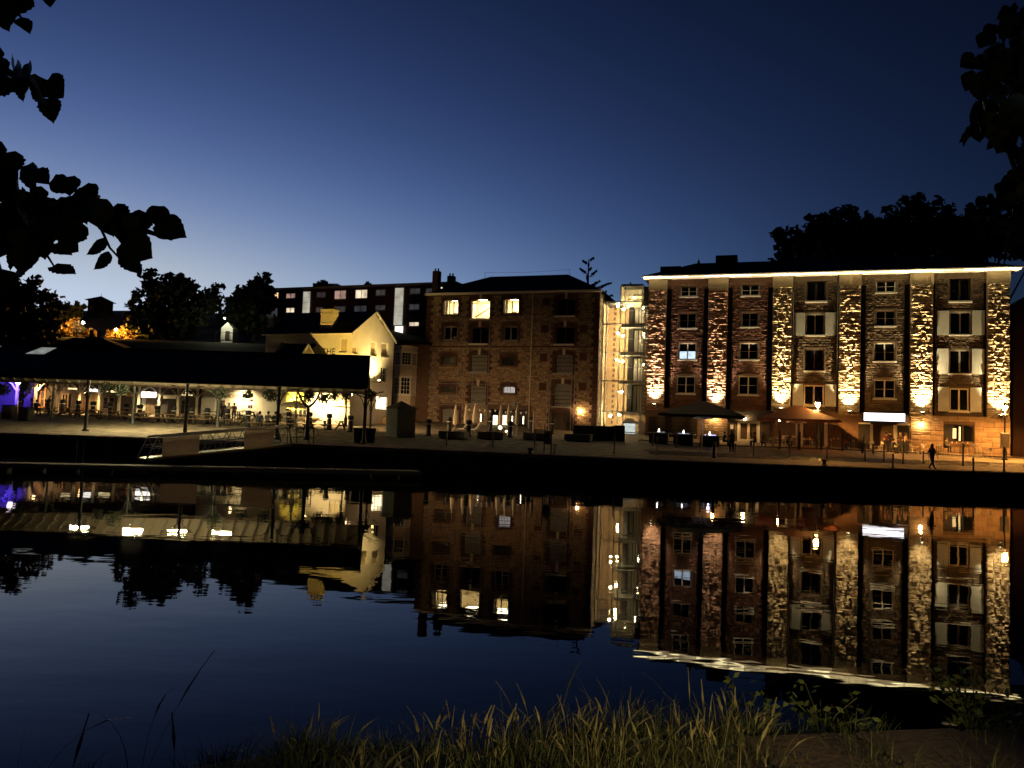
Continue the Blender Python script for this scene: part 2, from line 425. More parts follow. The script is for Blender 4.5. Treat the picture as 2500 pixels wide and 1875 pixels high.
def text_mesh(name, body, size, matn, parent, loc, rot=(math.pi / 2, 0, 0), extrude=.012, sx=1.0):
    cu = bpy.data.curves.new(name, 'FONT'); cu.body = body; cu.size = size; cu.extrude = extrude; cu.align_x = 'CENTER'; cu.align_y = 'CENTER'
    t = bpy.data.objects.new('t', cu); col.objects.link(t)
    dg = bpy.context.evaluated_depsgraph_get(); me = bpy.data.meshes.new_from_object(t.evaluated_get(dg))
    bpy.data.objects.remove(t); bpy.data.curves.remove(cu)
    me.materials.clear(); me.materials.append(M[matn] if isinstance(matn, str) else matn)
    return inst(name, me, parent, loc, rot, (sx, 1, 1))
# ================================================================== SETTING
def grid_mesh(rows, name, matn, parent=None, kind='structure'):
    mb = MB(); n = len(rows[0])
    vs = [p for r in rows for p in r]; fs = []
    for i in range(len(rows) - 1):
        for j in range(n - 1):
            a = i * n + j; fs.append((a, a + 1, a + n + 1, a + n))
    mb.add(vs, fs)
    return tag(mb.build(name, matn, parent, smooth=True), kind=kind)

XS = [-2500, -900, -400, -220, -130] + [-90 + 2.0 * i for i in range(91)] + [130, 220, 400, 900, 2500]
rows = []
for k in range(0, 33):
    rows.append([(x, lerp(quay_y(x) + .55, 81, k / 32), 0) for x in XS])
rows = [[(x, y, gz(x, y) + noise.noise((x * .4, y * .4, 3)) * .015) for x, y, _ in r] for r in rows]
quay = grid_mesh(rows, 'quay_paving', 'paving')
rows = []
for y in [81, 82, 84, 86, 88, 90, 92, 94, 96, 98, 101, 105, 110, 116, 124, 133, 145, 160, 200, 300, 700, 3000]:
    rows.append([(x, y, gz(x, y) if y < 300 else gz(x, 300)) for x in XS])
grid_mesh(rows, 'hill', 'hill')

# water
wm, nt, b = _nodes('river_water')
b.inputs['Base Color'].default_value = (0.004, 0.006, 0.007, 1); b.inputs['Roughness'].default_value = 0.015
b.inputs['IOR'].default_value = 1.2; b.inputs['Specular IOR Level'].default_value = 0.5
tc = nt.nodes.new('ShaderNodeTexCoord'); mp = nt.nodes.new('ShaderNodeMapping'); mp.inputs['Scale'].default_value = (0.55, 1.0, 1)
nt.links.new(tc.outputs['Object'], mp.inputs[0])
n1 = nt.nodes.new('ShaderNodeTexNoise'); n1.inputs['Scale'].default_value = 0.9; n1.inputs['Detail'].default_value = 3; n1.inputs['Roughness'].default_value = 0.5
n2 = nt.nodes.new('ShaderNodeTexNoise'); n2.inputs['Scale'].default_value = 0.16; n2.inputs['Detail'].default_value = 2
for q in (n1, n2): nt.links.new(mp.outputs[0], q.inputs[0])
ad = nt.nodes.new('ShaderNodeMath'); ad.operation = 'MULTIPLY_ADD'; ad.inputs[1].default_value = 2.2
nt.links.new(n2.outputs[0], ad.inputs[0]); nt.links.new(n1.outputs[0], ad.inputs[2])
bp = nt.nodes.new('ShaderNodeBump'); bp.inputs['Strength'].default_value = 0.4; bp.inputs['Distance'].default_value = 0.012
nt.links.new(ad.outputs[0], bp.inputs['Height']); nt.links.new(bp.outputs[0], b.inputs['Normal'])
M['water'] = wm
grid_mesh([[(x, y, 0) for x in (-2500, -300, -60, 0, 60, 300, 2500)] for y in (-300, -20, 4, 20, 40, 58)], 'water', 'water')
grid_mesh([[(x, y, -2.5) for x in (-2500, 2500)] for y in (-300, 60)], 'river_bed', 'bank')

# quay wall and its coping stones
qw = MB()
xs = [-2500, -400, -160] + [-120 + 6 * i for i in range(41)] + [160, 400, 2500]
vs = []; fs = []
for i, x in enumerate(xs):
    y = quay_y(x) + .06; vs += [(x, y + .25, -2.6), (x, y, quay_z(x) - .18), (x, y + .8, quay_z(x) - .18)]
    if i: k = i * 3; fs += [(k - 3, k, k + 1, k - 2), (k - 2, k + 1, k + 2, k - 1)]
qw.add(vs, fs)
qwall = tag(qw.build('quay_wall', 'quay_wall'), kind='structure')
rg = random.Random(5)
def coping(name, x0, x1, parent):
    ya, yb = quay_y(x0), quay_y(x1); za, zb = quay_z(x0), quay_z(x1)
    mb = MB(); L = x1 - x0 - .015
    mb.cham(0, L, 0, .6, -.2, .005, .03)
    o = mb.build(name, 'coping', parent)
    o.location = (x0, ya, za + rg.uniform(-.012, .012))
    o.rotation_euler = (0, -math.atan2(zb - za, x1 - x0), math.atan2(yb - ya, x1 - x0) + rg.uniform(-.004, .004))
x = -44.0
while x < 44:
    w = rg.uniform(.95, 1.35); coping('coping_stone', x, x + w, qwall); x += w
far = MB()
for a, b_ in ((-400, -160), (-160, -60), (-60, -44), (x, 60), (60, 160), (160, 400)):
    far.beam((a, quay_y(a) + .3, quay_z(a) - .09), (b_, quay_y(b_) + .3, quay_z(b_) - .09), .6, .19)
tag(far.build('coping', 'coping', qwall), kind='stuff')

# granite sett strip in front of the terrace
rg = random.Random(8); mb = MB()
x = 10.0
while x < 46:
    w = .26 + rg.uniform(-.03, .03); y = 4.3
    while y < 7.6:
        h = .16 + rg.uniform(-.02, .02); Y = quay_y(x) + y
        X = x + (0.13 if int(y * 6) % 2 else 0)
        z = gz(X + w / 2, Y + h / 2) + .018 + rg.uniform(-.006, .006)
        b0 = .02
        mb.add([(X, Y, z - .04), (X + w - .02, Y, z - .04), (X + w - .02, Y + h - .02, z - .04), (X, Y + h - .02, z - .04),
                (X + b0, Y + b0, z + .012), (X + w - .02 - b0, Y + b0, z + .012), (X + w - .02 - b0, Y + h - .02 - b0, z + .012), (X + b0, Y + h - .02 - b0, z + .012)],
               [(0, 1, 5, 4), (1, 2, 6, 5), (2, 3, 7, 6), (3, 0, 4, 7), (4, 5, 6, 7)])
        y += h
    x += w
M['sett'] = mat('sett', (0.21, 0.17, 0.12), 0.6, var=0.25, scale=5, bump=0.3, rnd=0.3, island=True)
tag(mb.build('setts', 'sett', quay), kind='stuff')

# near bank under the camera
def bank_edge(x): return 4.3 + .19 * x + .22 * noise.noise((x * .6, 1, 0)) + .08 * noise.noise((x * 2.3, 5, 0))
rows = []
BX = [-400, -60, -20] + [-9 + .25 * i for i in range(80)] + [20, 60, 400]
for k in range(26):
    r = []
    for x in BX:
        e = bank_edge(max(-9, min(11, x)))
        if k < 13: y = lerp(-14, e - .45, (k / 12) ** .6); z = 1.68
        else:
            t = (k - 12) / 13; y = e - .45 + 1.9 * t; z = 1.68 - 2.3 * ss(t * .92 + .04)
        z += noise.noise((x * 1.7, y * 1.7, 2)) * .05 + noise.noise((x * 5, y * 5, 2)) * .015
        if x > .6 and y < e - .5: z = min(z, 1.66)
        r.append((x, y, z))
    rows.append(r)
grid_mesh(rows, 'near_bank', 'bank')
rg = random.Random(3)
path = tag(bpy.data.objects.new('footpath', None), kind='structure'); col.objects.link(path)
for i in range(9):
    for j in range(7):
        x = .75 + i * .63; y = 3.32 - j * .63 + .19 * (i * .63) * .95
        if y < -1: continue
        mb = MB(); mb.cham(0, .615, 0, .615, -.06, .02, .012)
        o = mb.build('paving_slab', 'slab', path); o.location = (x, y, 1.695 + rg.uniform(-.006, .006)); o.rotation_euler = (rg.uniform(-.008, .008), rg.uniform(-.008, .008), .18 + rg.uniform(-.006, .006))

# ================================================================== FLOODLIT WAREHOUSE ON THE RIGHT
F = Fac((13.1, 75.0), (43.1, 65.3), 2.0)
WB = thing('stone_warehouse', 'five storey stone warehouse with six floodlit rubble pilasters and lit eaves', 'warehouse', F.w(0, 0, 0), F.ang)
ZT = F.px(2030, 671, -.4)[1]               # eaves
ZG = F.px(2000, 1006, -.4)[1]              # top of the ground floor
PIL = [(1581, 1625), (1727, 1775), (1885, 1933), (2048, 2101), (2222, 2278), (2410, 2466)]
PS = [(F.px(a, 840, -.4)[0], F.px(b, 840, -.4)[0]) for a, b in PIL]
S0, S1 = PS[0][0], PS[-1][1]
wins = {}
def W(k, *r): wins[k] = F.rect(*r)
for k, r in dict(A1=(1662, 699, 1702, 724), A2=(1658, 764, 1700, 801), A3=(1657, 837, 1700, 878), A4=(1652, 918, 1697, 961),
                 B1=(1810, 695, 1854, 722), B2=(1810, 763, 1851, 798), B3=(1806, 837, 1851, 878), B4=(1803, 918, 1851, 964),
                 D1=(2139, 685, 2187, 714), D2=(2138, 758, 2186, 796), D3=(2134, 837, 2186, 882), D4=(2134, 927, 2186, 973),
                 C1=(1969, 687, 2017, 735), C2=(1967, 766, 2013, 818), C3=(1965, 852, 2012, 905), C4=(1962, 940, 2012, 990),
                 E1=(2318, 680, 2370, 735), E2=(2318, 761, 2371, 817), E3=(2317, 854, 2370, 912), E4=(2318, 948, 2366, 1004)).items(): W(k, *r)
holes = list(wins.values())
# backing walls of the five bays, one per bay, and the pilasters
rg = random.Random(21)
small = []                                   # rubble too many to be single parts
NSTONE = 0
red = lambda i: i < 2
rp = []                                      # pilaster stone list, nearest first
for i, (a, b_) in enumerate(PS):
    mb = MB(); mb.box(a, b_, -.4, .3, -1, ZT); mb.build('pilaster', 'mortar_red' if red(i) else 'mortar_gold', WB)
    MB().box(a - .03, b_ + .03, -.47, -.402, ZT - 1.05, ZT - .02).build('pilaster_cap', 'render_cap', WB)
    for c in rubble_cells(a + .01, b_ - .01, ZG - .25, ZT - 1.05, [], rg, (.12 + .02 * (i % 3), .3 + .05 * ((i * 2) % 3)), (.26 + .05 * (i % 2), .7 + .12 * ((i + 1) % 3))): rp.append((i, c))
rp.sort(key=lambda t: -((t[1][1] - t[1][0]) * (t[1][3] - t[1][2])) * (1 + .03 * t[0]))
M['surround_stone'] = mat('surround_stone', (0.13, 0.095, 0.06), .85, var=.25, scale=2, bump=.4)
smb = {True: MB(), False: MB()}; bmb = {True: MB(), False: MB()}
for n, (i, c) in enumerate(rp):
    vs, fs = stone_shape(*c, -.402, rg.uniform(.06, .17), rg)
    m_ = 'rubble_red' if red(i) else 'rubble_gold'
    if n < 300: MB().add(vs, fs).build('stone', m_, WB)
    else: smb[red(i)].add(vs, fs)
    # dressed side corners
for i in range(5):
    a, b_ = PS[i][1], PS[i + 1][0]
    hs = [h for h in holes if a < h[0] < b_]
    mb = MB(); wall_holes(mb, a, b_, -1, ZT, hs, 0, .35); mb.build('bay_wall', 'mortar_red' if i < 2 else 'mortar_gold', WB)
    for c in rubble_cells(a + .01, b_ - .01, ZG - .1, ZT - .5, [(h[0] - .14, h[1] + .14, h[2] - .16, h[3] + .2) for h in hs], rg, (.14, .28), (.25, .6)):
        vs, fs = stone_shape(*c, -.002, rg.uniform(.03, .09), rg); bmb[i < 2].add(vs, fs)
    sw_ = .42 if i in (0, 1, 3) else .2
    for q0, q1 in ((a + .004, a + sw_), (b_ - sw_, b_ - .004)): MB().box(q0, q1, -.13, -.003, ZG, ZT - 1.0).build('tarred_strip', 'tar', WB)  # dark strips paint in the shaded slot beside each pilaster
    # band of dressed stone round each opening
    for h in hs:
        mb = MB()
        for q in (0, 1):
            x = h[0] - .13 if q == 0 else h[1] + .005; z = h[2]
            while z < h[3] - .05:
                t = min(.3, h[3] - z); mb.box(x - (.0 if q else .06 * (int(z * 3) % 2)), x + .125 + (.06 * (int(z * 3) % 2) if q else 0), -.05, -.003, z + .005, z + t - .005); z += t
        mb.box(h[0] - .13, h[1] + .13, -.055, -.004, h[3] + .005, h[3] + .17)
        mb.build('window_surround', 'brick_wall' if i < 2 else 'surround_stone', WB)
tag(smb[True].build('rubble_red', 'rubble_red', WB), 'small reddish rubble stones of the two left bays', kind='stuff')
tag(smb[False].build('rubble_golden', 'rubble_gold', WB), 'small golden rubble stones of the right bays', kind='stuff')
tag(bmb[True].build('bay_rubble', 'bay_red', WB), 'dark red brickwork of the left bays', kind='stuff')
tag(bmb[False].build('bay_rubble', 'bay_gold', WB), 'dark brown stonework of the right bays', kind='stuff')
# sides, back, roof
mb = MB(); mb.box(S0 + .02, S0 + .3, .31, 14, -1, ZT); mb.box(S1 - .3, S1 - .02, .31, 14, -1, ZT); mb.box(S0 + .3, S1 - .3, 13.7, 14, -1, ZT)
mb.build('side_wall', 'brick_wall', WB)
def hip(mb, x0, x1, y0, y1, z, zr, inset, ins_y=None):
    ym = (y0 + y1) / 2
    mb.add([(x0, y0, z), (x1, y0, z), (x1, y1, z), (x0, y1, z), (x0 + inset, ym, zr), (x1 - inset, ym, zr)],
           [(0, 1, 5, 4), (1, 2, 5), (2, 3, 4, 5), (3, 0, 4), (3, 2, 1, 0)])
rf = MB(); hip(rf, S0 - .6, S1 + .75, -1.1, 14.6, ZT + .2, ZT + 3.0, 4.5)
roof = rf.build('roof', 'slate', WB)
mb = MB(); x0, _, z0, z1 = *F.px(1745, 650, 3)[:1], 0, 0, 0
xa = F.px(1747, 640, 4)[0]; xb = F.px(1800, 640, 4)[0]
mb.box(xa, xb, 4, 7, ZT + 1.2, F.px(1770, 623, 4)[1]); mb.build('roof_hatch', 'lead', roof)
mb = MB(); xa = F.px(1612, 655, 3)[0]; xb = F.px(1662, 655, 3)[0]; mb.box(xa, xb, 3, 6, ZT + .4, F.px(1640, 650, 3)[1]); mb.build('roof_box', 'lead', roof)
mb = MB(); xa = F.px(1690, 640, 4)[0]; zt = F.px(1703, 631, 4)[1]; mb.prism([(xa, ZT + .8), (xa + 1.3, ZT + .8), (xa + .65, zt)], 4, 6.5); mb.build('dormer', 'lead', roof)
# eaves: soffit, gutter, light strips
MB().box(S0 - .55, S1 + .7, -1.08, .25, ZT + .002, ZT + .19).build('soffit', 'white_paint', WB)
g = MB(); g.tube([(S0 - .6, -1.18, ZT + .16), (S1 + .75, -1.18, ZT + .16)], .1, 8); gut = g.build('gutter', 'white_paint', WB)
M['led'] = emit('led_warm', (1.0, 0.84, 0.42), 7.0, .75, .3)
M['led_dim'] = emit('led_dim', (1.0, 0.84, 0.42), 2.2, .4, .5)
n = 22; rg_l = random.Random(3)
for i in range(n):
    a = lerp(S0 - .5, S1 + .65, i / n); b_ = lerp(S0 - .5, S1 + .65, (i + 1) / n); k = rg_l.uniform(-.012, .012)
    MB().box(a + .05, b_ - .05, -1.13 + k, -1.085, ZT - .03 + k, ZT + .09 + k).build('light_strip', 'led_dim' if i in (3, 7, 12, 13, 18) else 'led', WB)
# windows
for k, rc in wins.items():
    a, b_, c, d = rc
    if k[0] in 'ABD':
        pr = None
        if k == 'A3': M['pane_tv'] = emit('pane_tv', (0.62, 0.80, 1.0), 1.1, .3, 3); pr = ['pane_tv', 'pane_dark', 'pane_tv', 'pane_dark']
        w = window(WB, rc, .12, 'white_paint', 'pane_dark', 2, 2, .1, arch=.16 if k[1] in '34' else 0, panes=pr)
        MB().box(a - .12, b_ + .12, -.13, .11, c - .12, c - .004).build('sill', 'white_paint', w)
        if k[1] == '4':
            MB().prism([(a - .13, d + .01)] + [(lerp(a - .13, b_ + .13, t / 8), d + .02 + .2 * (1 - (t / 4 - 1) ** 2)) for t in range(9)][::1] + [(b_ + .13, d + .01)], -.09, -.056).build('arch_head', 'render_cap', w)
    elif k[1] in '13' and not k == 'E3':
        dr = window(WB, rc, .2, 'timber_dark', 'pane_dark', 2, 1, .12, name='loading_door')
        MB().box(a - .1, b_ + .1, -.22, .19, c - .16, c - .01).build('sill', 'white_paint', dr)
    else:
        w = window(WB, rc, .1, 'frame_grey' if k[1] != '4' else 'cream_paint', 'pane_dark', 2, 1, .12, arch=.14 if k[1] == '4' else 0)
        MB().box(a - .06, b_ + .06, -.16, .09, c - .12, c - .004).build('sill', 'white_paint', w)
        sw = (b_ - a) * .56
        for q in (0, 1):
            sh = MB(); x0 = a - sw - .06 if q == 0 else b_ + .06
            n = 6
            for t in range(n): sh.box(x0 + sw * t / n + .004, x0 + sw * (t + 1) / n - .004, -.16, -.125, c - .05, d + .08)
            sh.box(x0, x0 + sw, -.122, -.09, c + .1, c + .24); sh.box(x0, x0 + sw, -.122, -.09, d - .2, d - .06)
            o = sh.build('shutter', 'shutter', WB)
# downpipes in the recess corners
for s_ in (PS[2][1] + .1, PS[3][0] - .1):
    g = MB(); g.tube([(s_, -.2, .2), (s_, -.2, ZT - .3), (s_ , -.5, ZT - .05)], .055, 8); g.build('downpipe', 'black_metal', WB, smooth=True)

# ---- ground floor
GY = -.46
gh = dict(doorL=F.rect(1800, 1027, 1855, 1082, GY), menu=F.rect(1956, 1030, 2017, 1086, GY), entry=F.rect(2122, 1036, 2190, 1092, GY), arch=F.rect(2304, 1036, 2379, 1079, GY))
for k in ('doorL', 'menu', 'entry'):
    a, b_, c, d = gh[k]; gh[k] = (a, b_, 0.25, d)
mb = MB(); wall_holes(mb, S0 - .02, S1 + .02, -1, ZG, list(gh.values()), GY + .03, .5); mb.add([(S0, GY + .03, ZG), (S1, GY + .03, ZG), (S1, .1, ZG), (S0, .1, ZG)], [(0, 1, 2, 3)])
mb.build('ground_floor_wall', 'brick_wall', WB)
rg = random.Random(4)
xr = F.px(2222, 1060, GY)[0]
for c in rubble_cells(xr, S1 + .02, -.2, ZG - .05, [(h[0] - .02, h[1] + .02, h[2] - .02, h[3] + .05) for h in gh.values()], rg, (.36, .5), (.7, 1.3)):
    vs, fs = stone_shape(*c, GY + .025, rg.uniform(.035, .07), rg); MB().add(vs, fs).build('ashlar_block', 'ashlar', WB)
xl = F.px(1702, 1060, GY)[0]; xm = F.px(1776, 1060, GY)[0]
for c in rubble_cells(xl, xm, -.2, ZG - .1, [], rg, (.2, .3), (.35, .6)):
    vs, fs = stone_shape(*c, GY + .025, rg.uniform(.015, .035), rg); MB().add(vs, fs).build('brick_block', 'ashlar', WB)
# timber boards at the left
xa = F.px(1640, 1060, GY)[0]
for i in range(12):
    z = .1 + i * .2; MB().box(S0 + .3, xl - .05, GY - .02, GY + .028, z, z + .18).build('board', 'timber_dark', WB)
# cream doors
def glazed_doors(rc, y, name='entrance_door', lit='room_warm', n=2):
    a, b_, c, d = rc; w = MB(); w.box(a, a + .16, y - .12, y + .1, c, d); w.box(b_ - .16, b_, y - .12, y + .1, c, d); w.prism(list(reversed(arch_poly(a + .161, b_ - .161, d, .22))), y - .115, y + .095)
    o = w.build('door_surround', 'white_paint', WB)
    for i in range(n):
        x0 = lerp(a + .17, b_ - .17, i / n); x1 = lerp(a + .17, b_ - .17, (i + 1) / n) - .01
        m = MB(); m.box(x0, x0 + .11, y, y + .05, c, d - .05); m.box(x1 - .11, x1, y, y + .05, c, d - .05); m.box(x0 + .11, x1 - .11, y, y + .05, c, c + .4); m.box(x0 + .11, x1 - .11, y, y + .05, d - .26, d - .05)
        dr = m.build(name, 'cream_paint', WB)
        MB().box(x0 + .11, x1 - .11, y + .02, y + .03, c + .4, d - .26).build('pane', 'glass', dr)
        MB().cham(x0 + .06 if i else x1 - .09, x0 + .09 if i else x1 - .06, y - .06, y, c + .95, c + 1.1).build('door_handle', 'steel', dr)
def room(parent, rc, y0, depth, wallm, lamp, lampmat, name='lit_room'):
    """a real room behind an opening, lit by its own ceiling lamp"""
    a, b_, c, d = rc; m = MB()
    m.add([(a, y0, c), (b_, y0, c), (b_, y0, d), (a, y0, d), (a, y0 + depth, c), (b_, y0 + depth, c), (b_, y0 + depth, d), (a, y0 + depth, d)],
          [(0, 1, 5, 4), (1, 2, 6, 5), (2, 3, 7, 6), (3, 0, 4, 7), (4, 5, 6, 7)])
    o = m.build(name, wallm, parent)
    MB().box(lerp(a, b_, .2), lerp(a, b_, .8), y0 + depth * .3, y0 + depth * .7, d - .06, d - .01).build('ceiling_lamp', lampmat, o)
    return o
M['room_cream'] = mat('room_cream', (0.72, 0.62, 0.42), 0.8, var=0.2, scale=1.2, bump=0)
M['room_white'] = mat('room_white', (0.75, 0.75, 0.72), 0.8, var=0.1, scale=1.2, bump=0)
M['lamp_room'] = emit('lamp_room', (1.0, 0.82, 0.48), 75)
M['lamp_white'] = emit('lamp_white', (0.95, 0.96, 1.0), 80)
glazed_doors(gh['doorL'], GY + .1)
a, b_, c, d = gh['doorL']; room(WB, (a - .6, b_ + .6, c - .02, d + .02), GY + .54, 3.2, 'room_cream', None, 'lamp_room')
a, b_, c, d = gh['menu']; o = room(WB, (a - .3, b_ + .5, c - .02, d + .02), GY + .54, 2.4, 'room_cream', None, 'lamp_room')
rg = random.Random(17)
M['menu_board'] = emit('menu_board', (1.0, 0.85, 0.45), 1.6, .6, 6)
for i in range(3):
    for j in range(2):
        MB().box(a + .1 + i * .62, a + .62 + i * .62, GY + 1.2, GY + 1.24, d - .62 - j * .55, d - .14 - j * .55).build('menu_board', 'menu_board', o)
MB().cham(a + .05, b_ - .05, GY + .7, GY + 1.1, c, c + 1.05, .03).build('counter', 'timber', o)
for x in (a + .02, b_ - .02): MB().box(x - .13, x + .13, GY - .12, GY + .2, c, d + .1).build('door_post', 'cream_paint', WB)
# black fascia over the left doors
xa = F.px(1776, 1010, GY - .4)[0]; xb = F.px(1893, 1010, GY - .4)[0]
MB().cham(xa, xb, GY - .5, GY + .02, ZG - 1.05, ZG - .05, .04).build('shop_fascia', 'canvas_black', WB)
xa = F.px(1777, 1050, GY)[0]; xb = F.px(1796, 1050, GY)[0]
MB().cham(xa, xb, GY - .25, GY + .02, .1, ZG - 1.06, .03).build('shop_pillar', 'timber_dark', WB)
MB().box((xa + xb) / 2 - .14, (xa + xb) / 2 + .14, GY - .27, GY - .252, 1.55, 1.95).build('notice', 'white_paint', WB)
xa = F.px(1862, 1050, GY)[0]; xb = F.px(1880, 1050, GY)[0]
MB().box(xa, xb, GY - .1, GY + .02, .1, 2.3).build('dark_door', 'timber_dark', WB)
# bright entrance with side panels
a, b_, c, d = gh['entry']; room(WB, (a - .3, b_ + .3, c - .02, d + .02), GY + .54, 3, 'room_white', None, 'lamp_white')
for x, w_ in ((a - .45, .62), (b_ + .45, .62)):
    MB().cham(x - .45, x + .45, GY - .5, GY + .02, .05, d - .05, .03).build('entrance_side_panel', 'canvas_black', WB)
    MB().cham(x - .47, x + .47, GY - .62, GY - .02, d - .03, d + .09, .02).build('canopy_light', 'white_paint', WB)
for x in (a + .14, b_ - .14): MB().cham(x - .14, x + .14, GY - .2, GY + .1, c, d - .03, .03).build('entrance_column', 'white_paint', WB)
MB().box(a + .3, b_ - .3, GY + .7, GY + .76, c + .02, c + 1.0).build('entrance_counter', 'timber', WB)
fr = F.rect(2109, 1009, 2209, 1028, GY - .5)
sg = MB().cham(fr[0] - .12, fr[1] + .12, GY - .55, GY + .02, fr[2] - .12, fr[3] + .1, .03).build('shop_sign', 'black_metal', WB)
M['sign_white'] = emit('sign_white', (0.96, 0.93, 1.0), 3.0, .08, 1)
w3 = fr[1] - fr[0]
for p, q in ((0, .09), (.095, .905), (.91, 1)):
    MB().box(fr[0] + w3 * p, fr[0] + w3 * q, GY - .60, GY - .552, fr[2], fr[3]).build('sign_panel', 'sign_white', sg)
# arched window
w = window(WB, gh['arch'], GY + .25, 'timber_dark', 'pane_dark', 3, 1, .09, arch=.28, panes=['pane_grey', 'pane_dark', 'pane_dark'], name='arched_window')
M['curtain_lit'] = emit('curtain_lit', (1.0, 0.72, 0.30), 1.0, .4, 4)
a, b_, c, d = gh['arch']; MB().box(a + .75, a + 1.02, GY + .225, GY + .245, c + .3, d - .35).build('lit_notice', 'curtain_lit', w)
MB().box(a + 1.22, a + 1.36, GY + .222, GY + .246, c + .1, d - .2).build('lit_strip', 'curtain_lit', w)
# neighbouring dark wall at the far right
NB = thing('dark_neighbour_house', 'unlit brick house end beside the right edge of the floodlit warehouse', 'house', F.w(S1 + .6, .9, -.3), F.ang)
M['soot_brick'] = mat('soot_brick', (0.03, 0.016, 0.011), .9, var=.3, scale=3, bump=.4, spec=.1); MB().box(0, 14, 0, 10, -1, 13.5).build('wall', 'soot_brick', NB)  # brick colour lowered so the lamplit wall stays nearly black
rf = MB(); hip(rf, -.3, 14.4, -.4, 10.4, 13.5, 16, 4); rf.build('roof', 'slate', NB)
MB().prism([(.9, .2), (4.2, .2), (4.2, 2.2)] + [(lerp(4.2, .9, t / 8), 2.2 + .5 * (1 - (t / 4 - 1) ** 2)) for t in range(1, 8)] + [(.9, 2.2)], -.05, -.004).build('arched_door', 'timber_dark', NB)

# floodlights on the pilasters
UP = [(1601, 987), (1754, 997), (1904, 997), (2070, 1004), (2247, 1007), (2436, 1014)]
M['lens'] = emit('lens', (1.0, 0.83, 0.45), 60)
for i, (u, v) in enumerate(UP):
    s_, z = F.px(u, v, -1.15); s_ = (PS[i][0] + PS[i][1]) / 2
    t = thing('uplight', 'round wall uplight at the foot of the %s rubble pilaster from the glass stair tower' % ORD[i], 'uplight', F.w(s_, -1.15, z), F.ang, 'pilaster uplights')
    m = MB(); m.lathe([(.06, -.2), (.13, -.16), (.16, .02), (.15, .05)], n=14); m.build('housing', 'black_metal', t, smooth=True)
    MB().lathe([(.135, .052), (.12, .06), (.02, .065)], n=14).build('lens', 'lens', t)
    m = MB(); m.beam((0, 0, -.1), (0, .74, -.1), .05); m.build('bracket', 'black_metal', t)
    pw = (.85, .62, 1.0, 1.1, 1.3, .95)[i]
    cl = (1.0, 0.73, 0.46) if i < 2 else (1.0, 0.76, 0.38)
    light('SPOT', 'flood_beam', (0, 0, .1), 6500 * pw, cl, t, aim=(0, .75, 2.2), size=.05, cone=78, blend=1.0)
    light('SPOT', 'narrow_beam', (0, -.02, .1), 24000 * pw * (.7 if i < 2 else 1), cl, t, aim=(0, .75, 8.0), size=.05, cone=17, blend=1.0)
# ================================================================== BROWN STONE WAREHOUSE IN THE MIDDLE
G = Fac((-9.4, 82.0), (8.35, 76.0), 2.7)
WM = thing('brown_warehouse', 'four storey brown rubble warehouse with dark brick quoins and three lit top windows', 'warehouse', G.w(0, 0, 0), G.ang)
GZ = G.px(1250, 717)[1]; GL = G.px(1459, 900)[0]; GX0 = G.px(1038, 880)[0]
mw = {}
for k, r in dict(a1=(1083, 732, 1119, 768), a2=(1151, 730, 1196, 778), a3=(1230, 729, 1268, 765), a4=(1359, 729, 1405, 771),
                 b1=(1083, 796, 1117, 830), b2=(1150, 798, 1193, 839), b3=(1229, 796, 1264, 831), b4=(1357, 798, 1402, 840),
                 c1=(1079, 870, 1113, 889), c2=(1150, 866, 1190, 908), c3=(1226, 872, 1258, 892), c4=(1355, 866, 1398, 911),
                 d1=(1077, 941, 1112, 958), d2=(1148, 942, 1186, 985), d3=(1227, 943, 1257, 960), d4=(1352, 937, 1395, 992)).items(): mw[k] = G.rect(*r)
mw['e1'] = G.rect(1078, 998, 1120, 1042); mw['e1'] = (mw['e1'][0], mw['e1'][1], -.1, mw['e1'][3])
mw['e2'] = G.rect(1196, 1000, 1292, 1040); mw['e2'] = (mw['e2'][0], mw['e2'][1], -.1, mw['e2'][3])
mw['e3'] = G.rect(1345, 1006, 1396, 1045); mw['e3'] = (mw['e3'][0], mw['e3'][1], -.1, mw['e3'][3])
holes = list(mw.values())
mb = MB(); wall_holes(mb, GX0, GL, -1.2, GZ, holes, 0, .4); mb.build('front_wall', 'mortar_brown', WM)
MB().box(GL - .3, GL - .004, .004, 12, -1.2, GZ).box(GX0 + .004, GX0 + .3, .004, 12, -1.2, GZ).box(GX0 + .3, GL - .3, 11.7, 12, -1.2, GZ).build('side_wall', 'mortar_brown', WM)
rg = random.Random(31)
mb = MB(); ex = [(h[0] - .3, h[1] + .3, h[2] - .1, h[3] + .45) for h in holes]
for c in rubble_cells(GX0 + .45, GL - .45, .0, GZ - .15, ex, rg, (.13, .26), (.2, .5)):
    vs, fs = stone_shape(*c, -.002, rg.uniform(.02, .055), rg); mb.add(vs, fs)
# rubble on the right return wall
for c in rubble_cells(.3, 11.5, .0, GZ - .15, [], rg, (.13, .26), (.2, .5)):
    vs, fs = stone_shape(*c, 0, rg.uniform(.02, .055), rg); mb.add([(GL - y, x, z) for x, y, z in vs], fs)
tag(mb.build('rubble_walling', 'rubble_brown', WM), kind='stuff')
# corner quoins
rg = random.Random(32)
for side in (0, 1):
    z = -.2; i = 0
    while z < GZ - .2:
        h = .42; w_ = .75 if i % 2 else .5
        if side == 0: MB().cham(GX0 - .05, GX0 + w_, -.07, .2, z, z + h - .02, .02).build('quoin', 'brick_dark', WM)
        else: MB().cham(GL - w_, GL + .06, -.07, .3 if i % 2 else .6, z, z + h - .02, .02).build('quoin', 'brick_dark', WM)
        z += h; i += 1
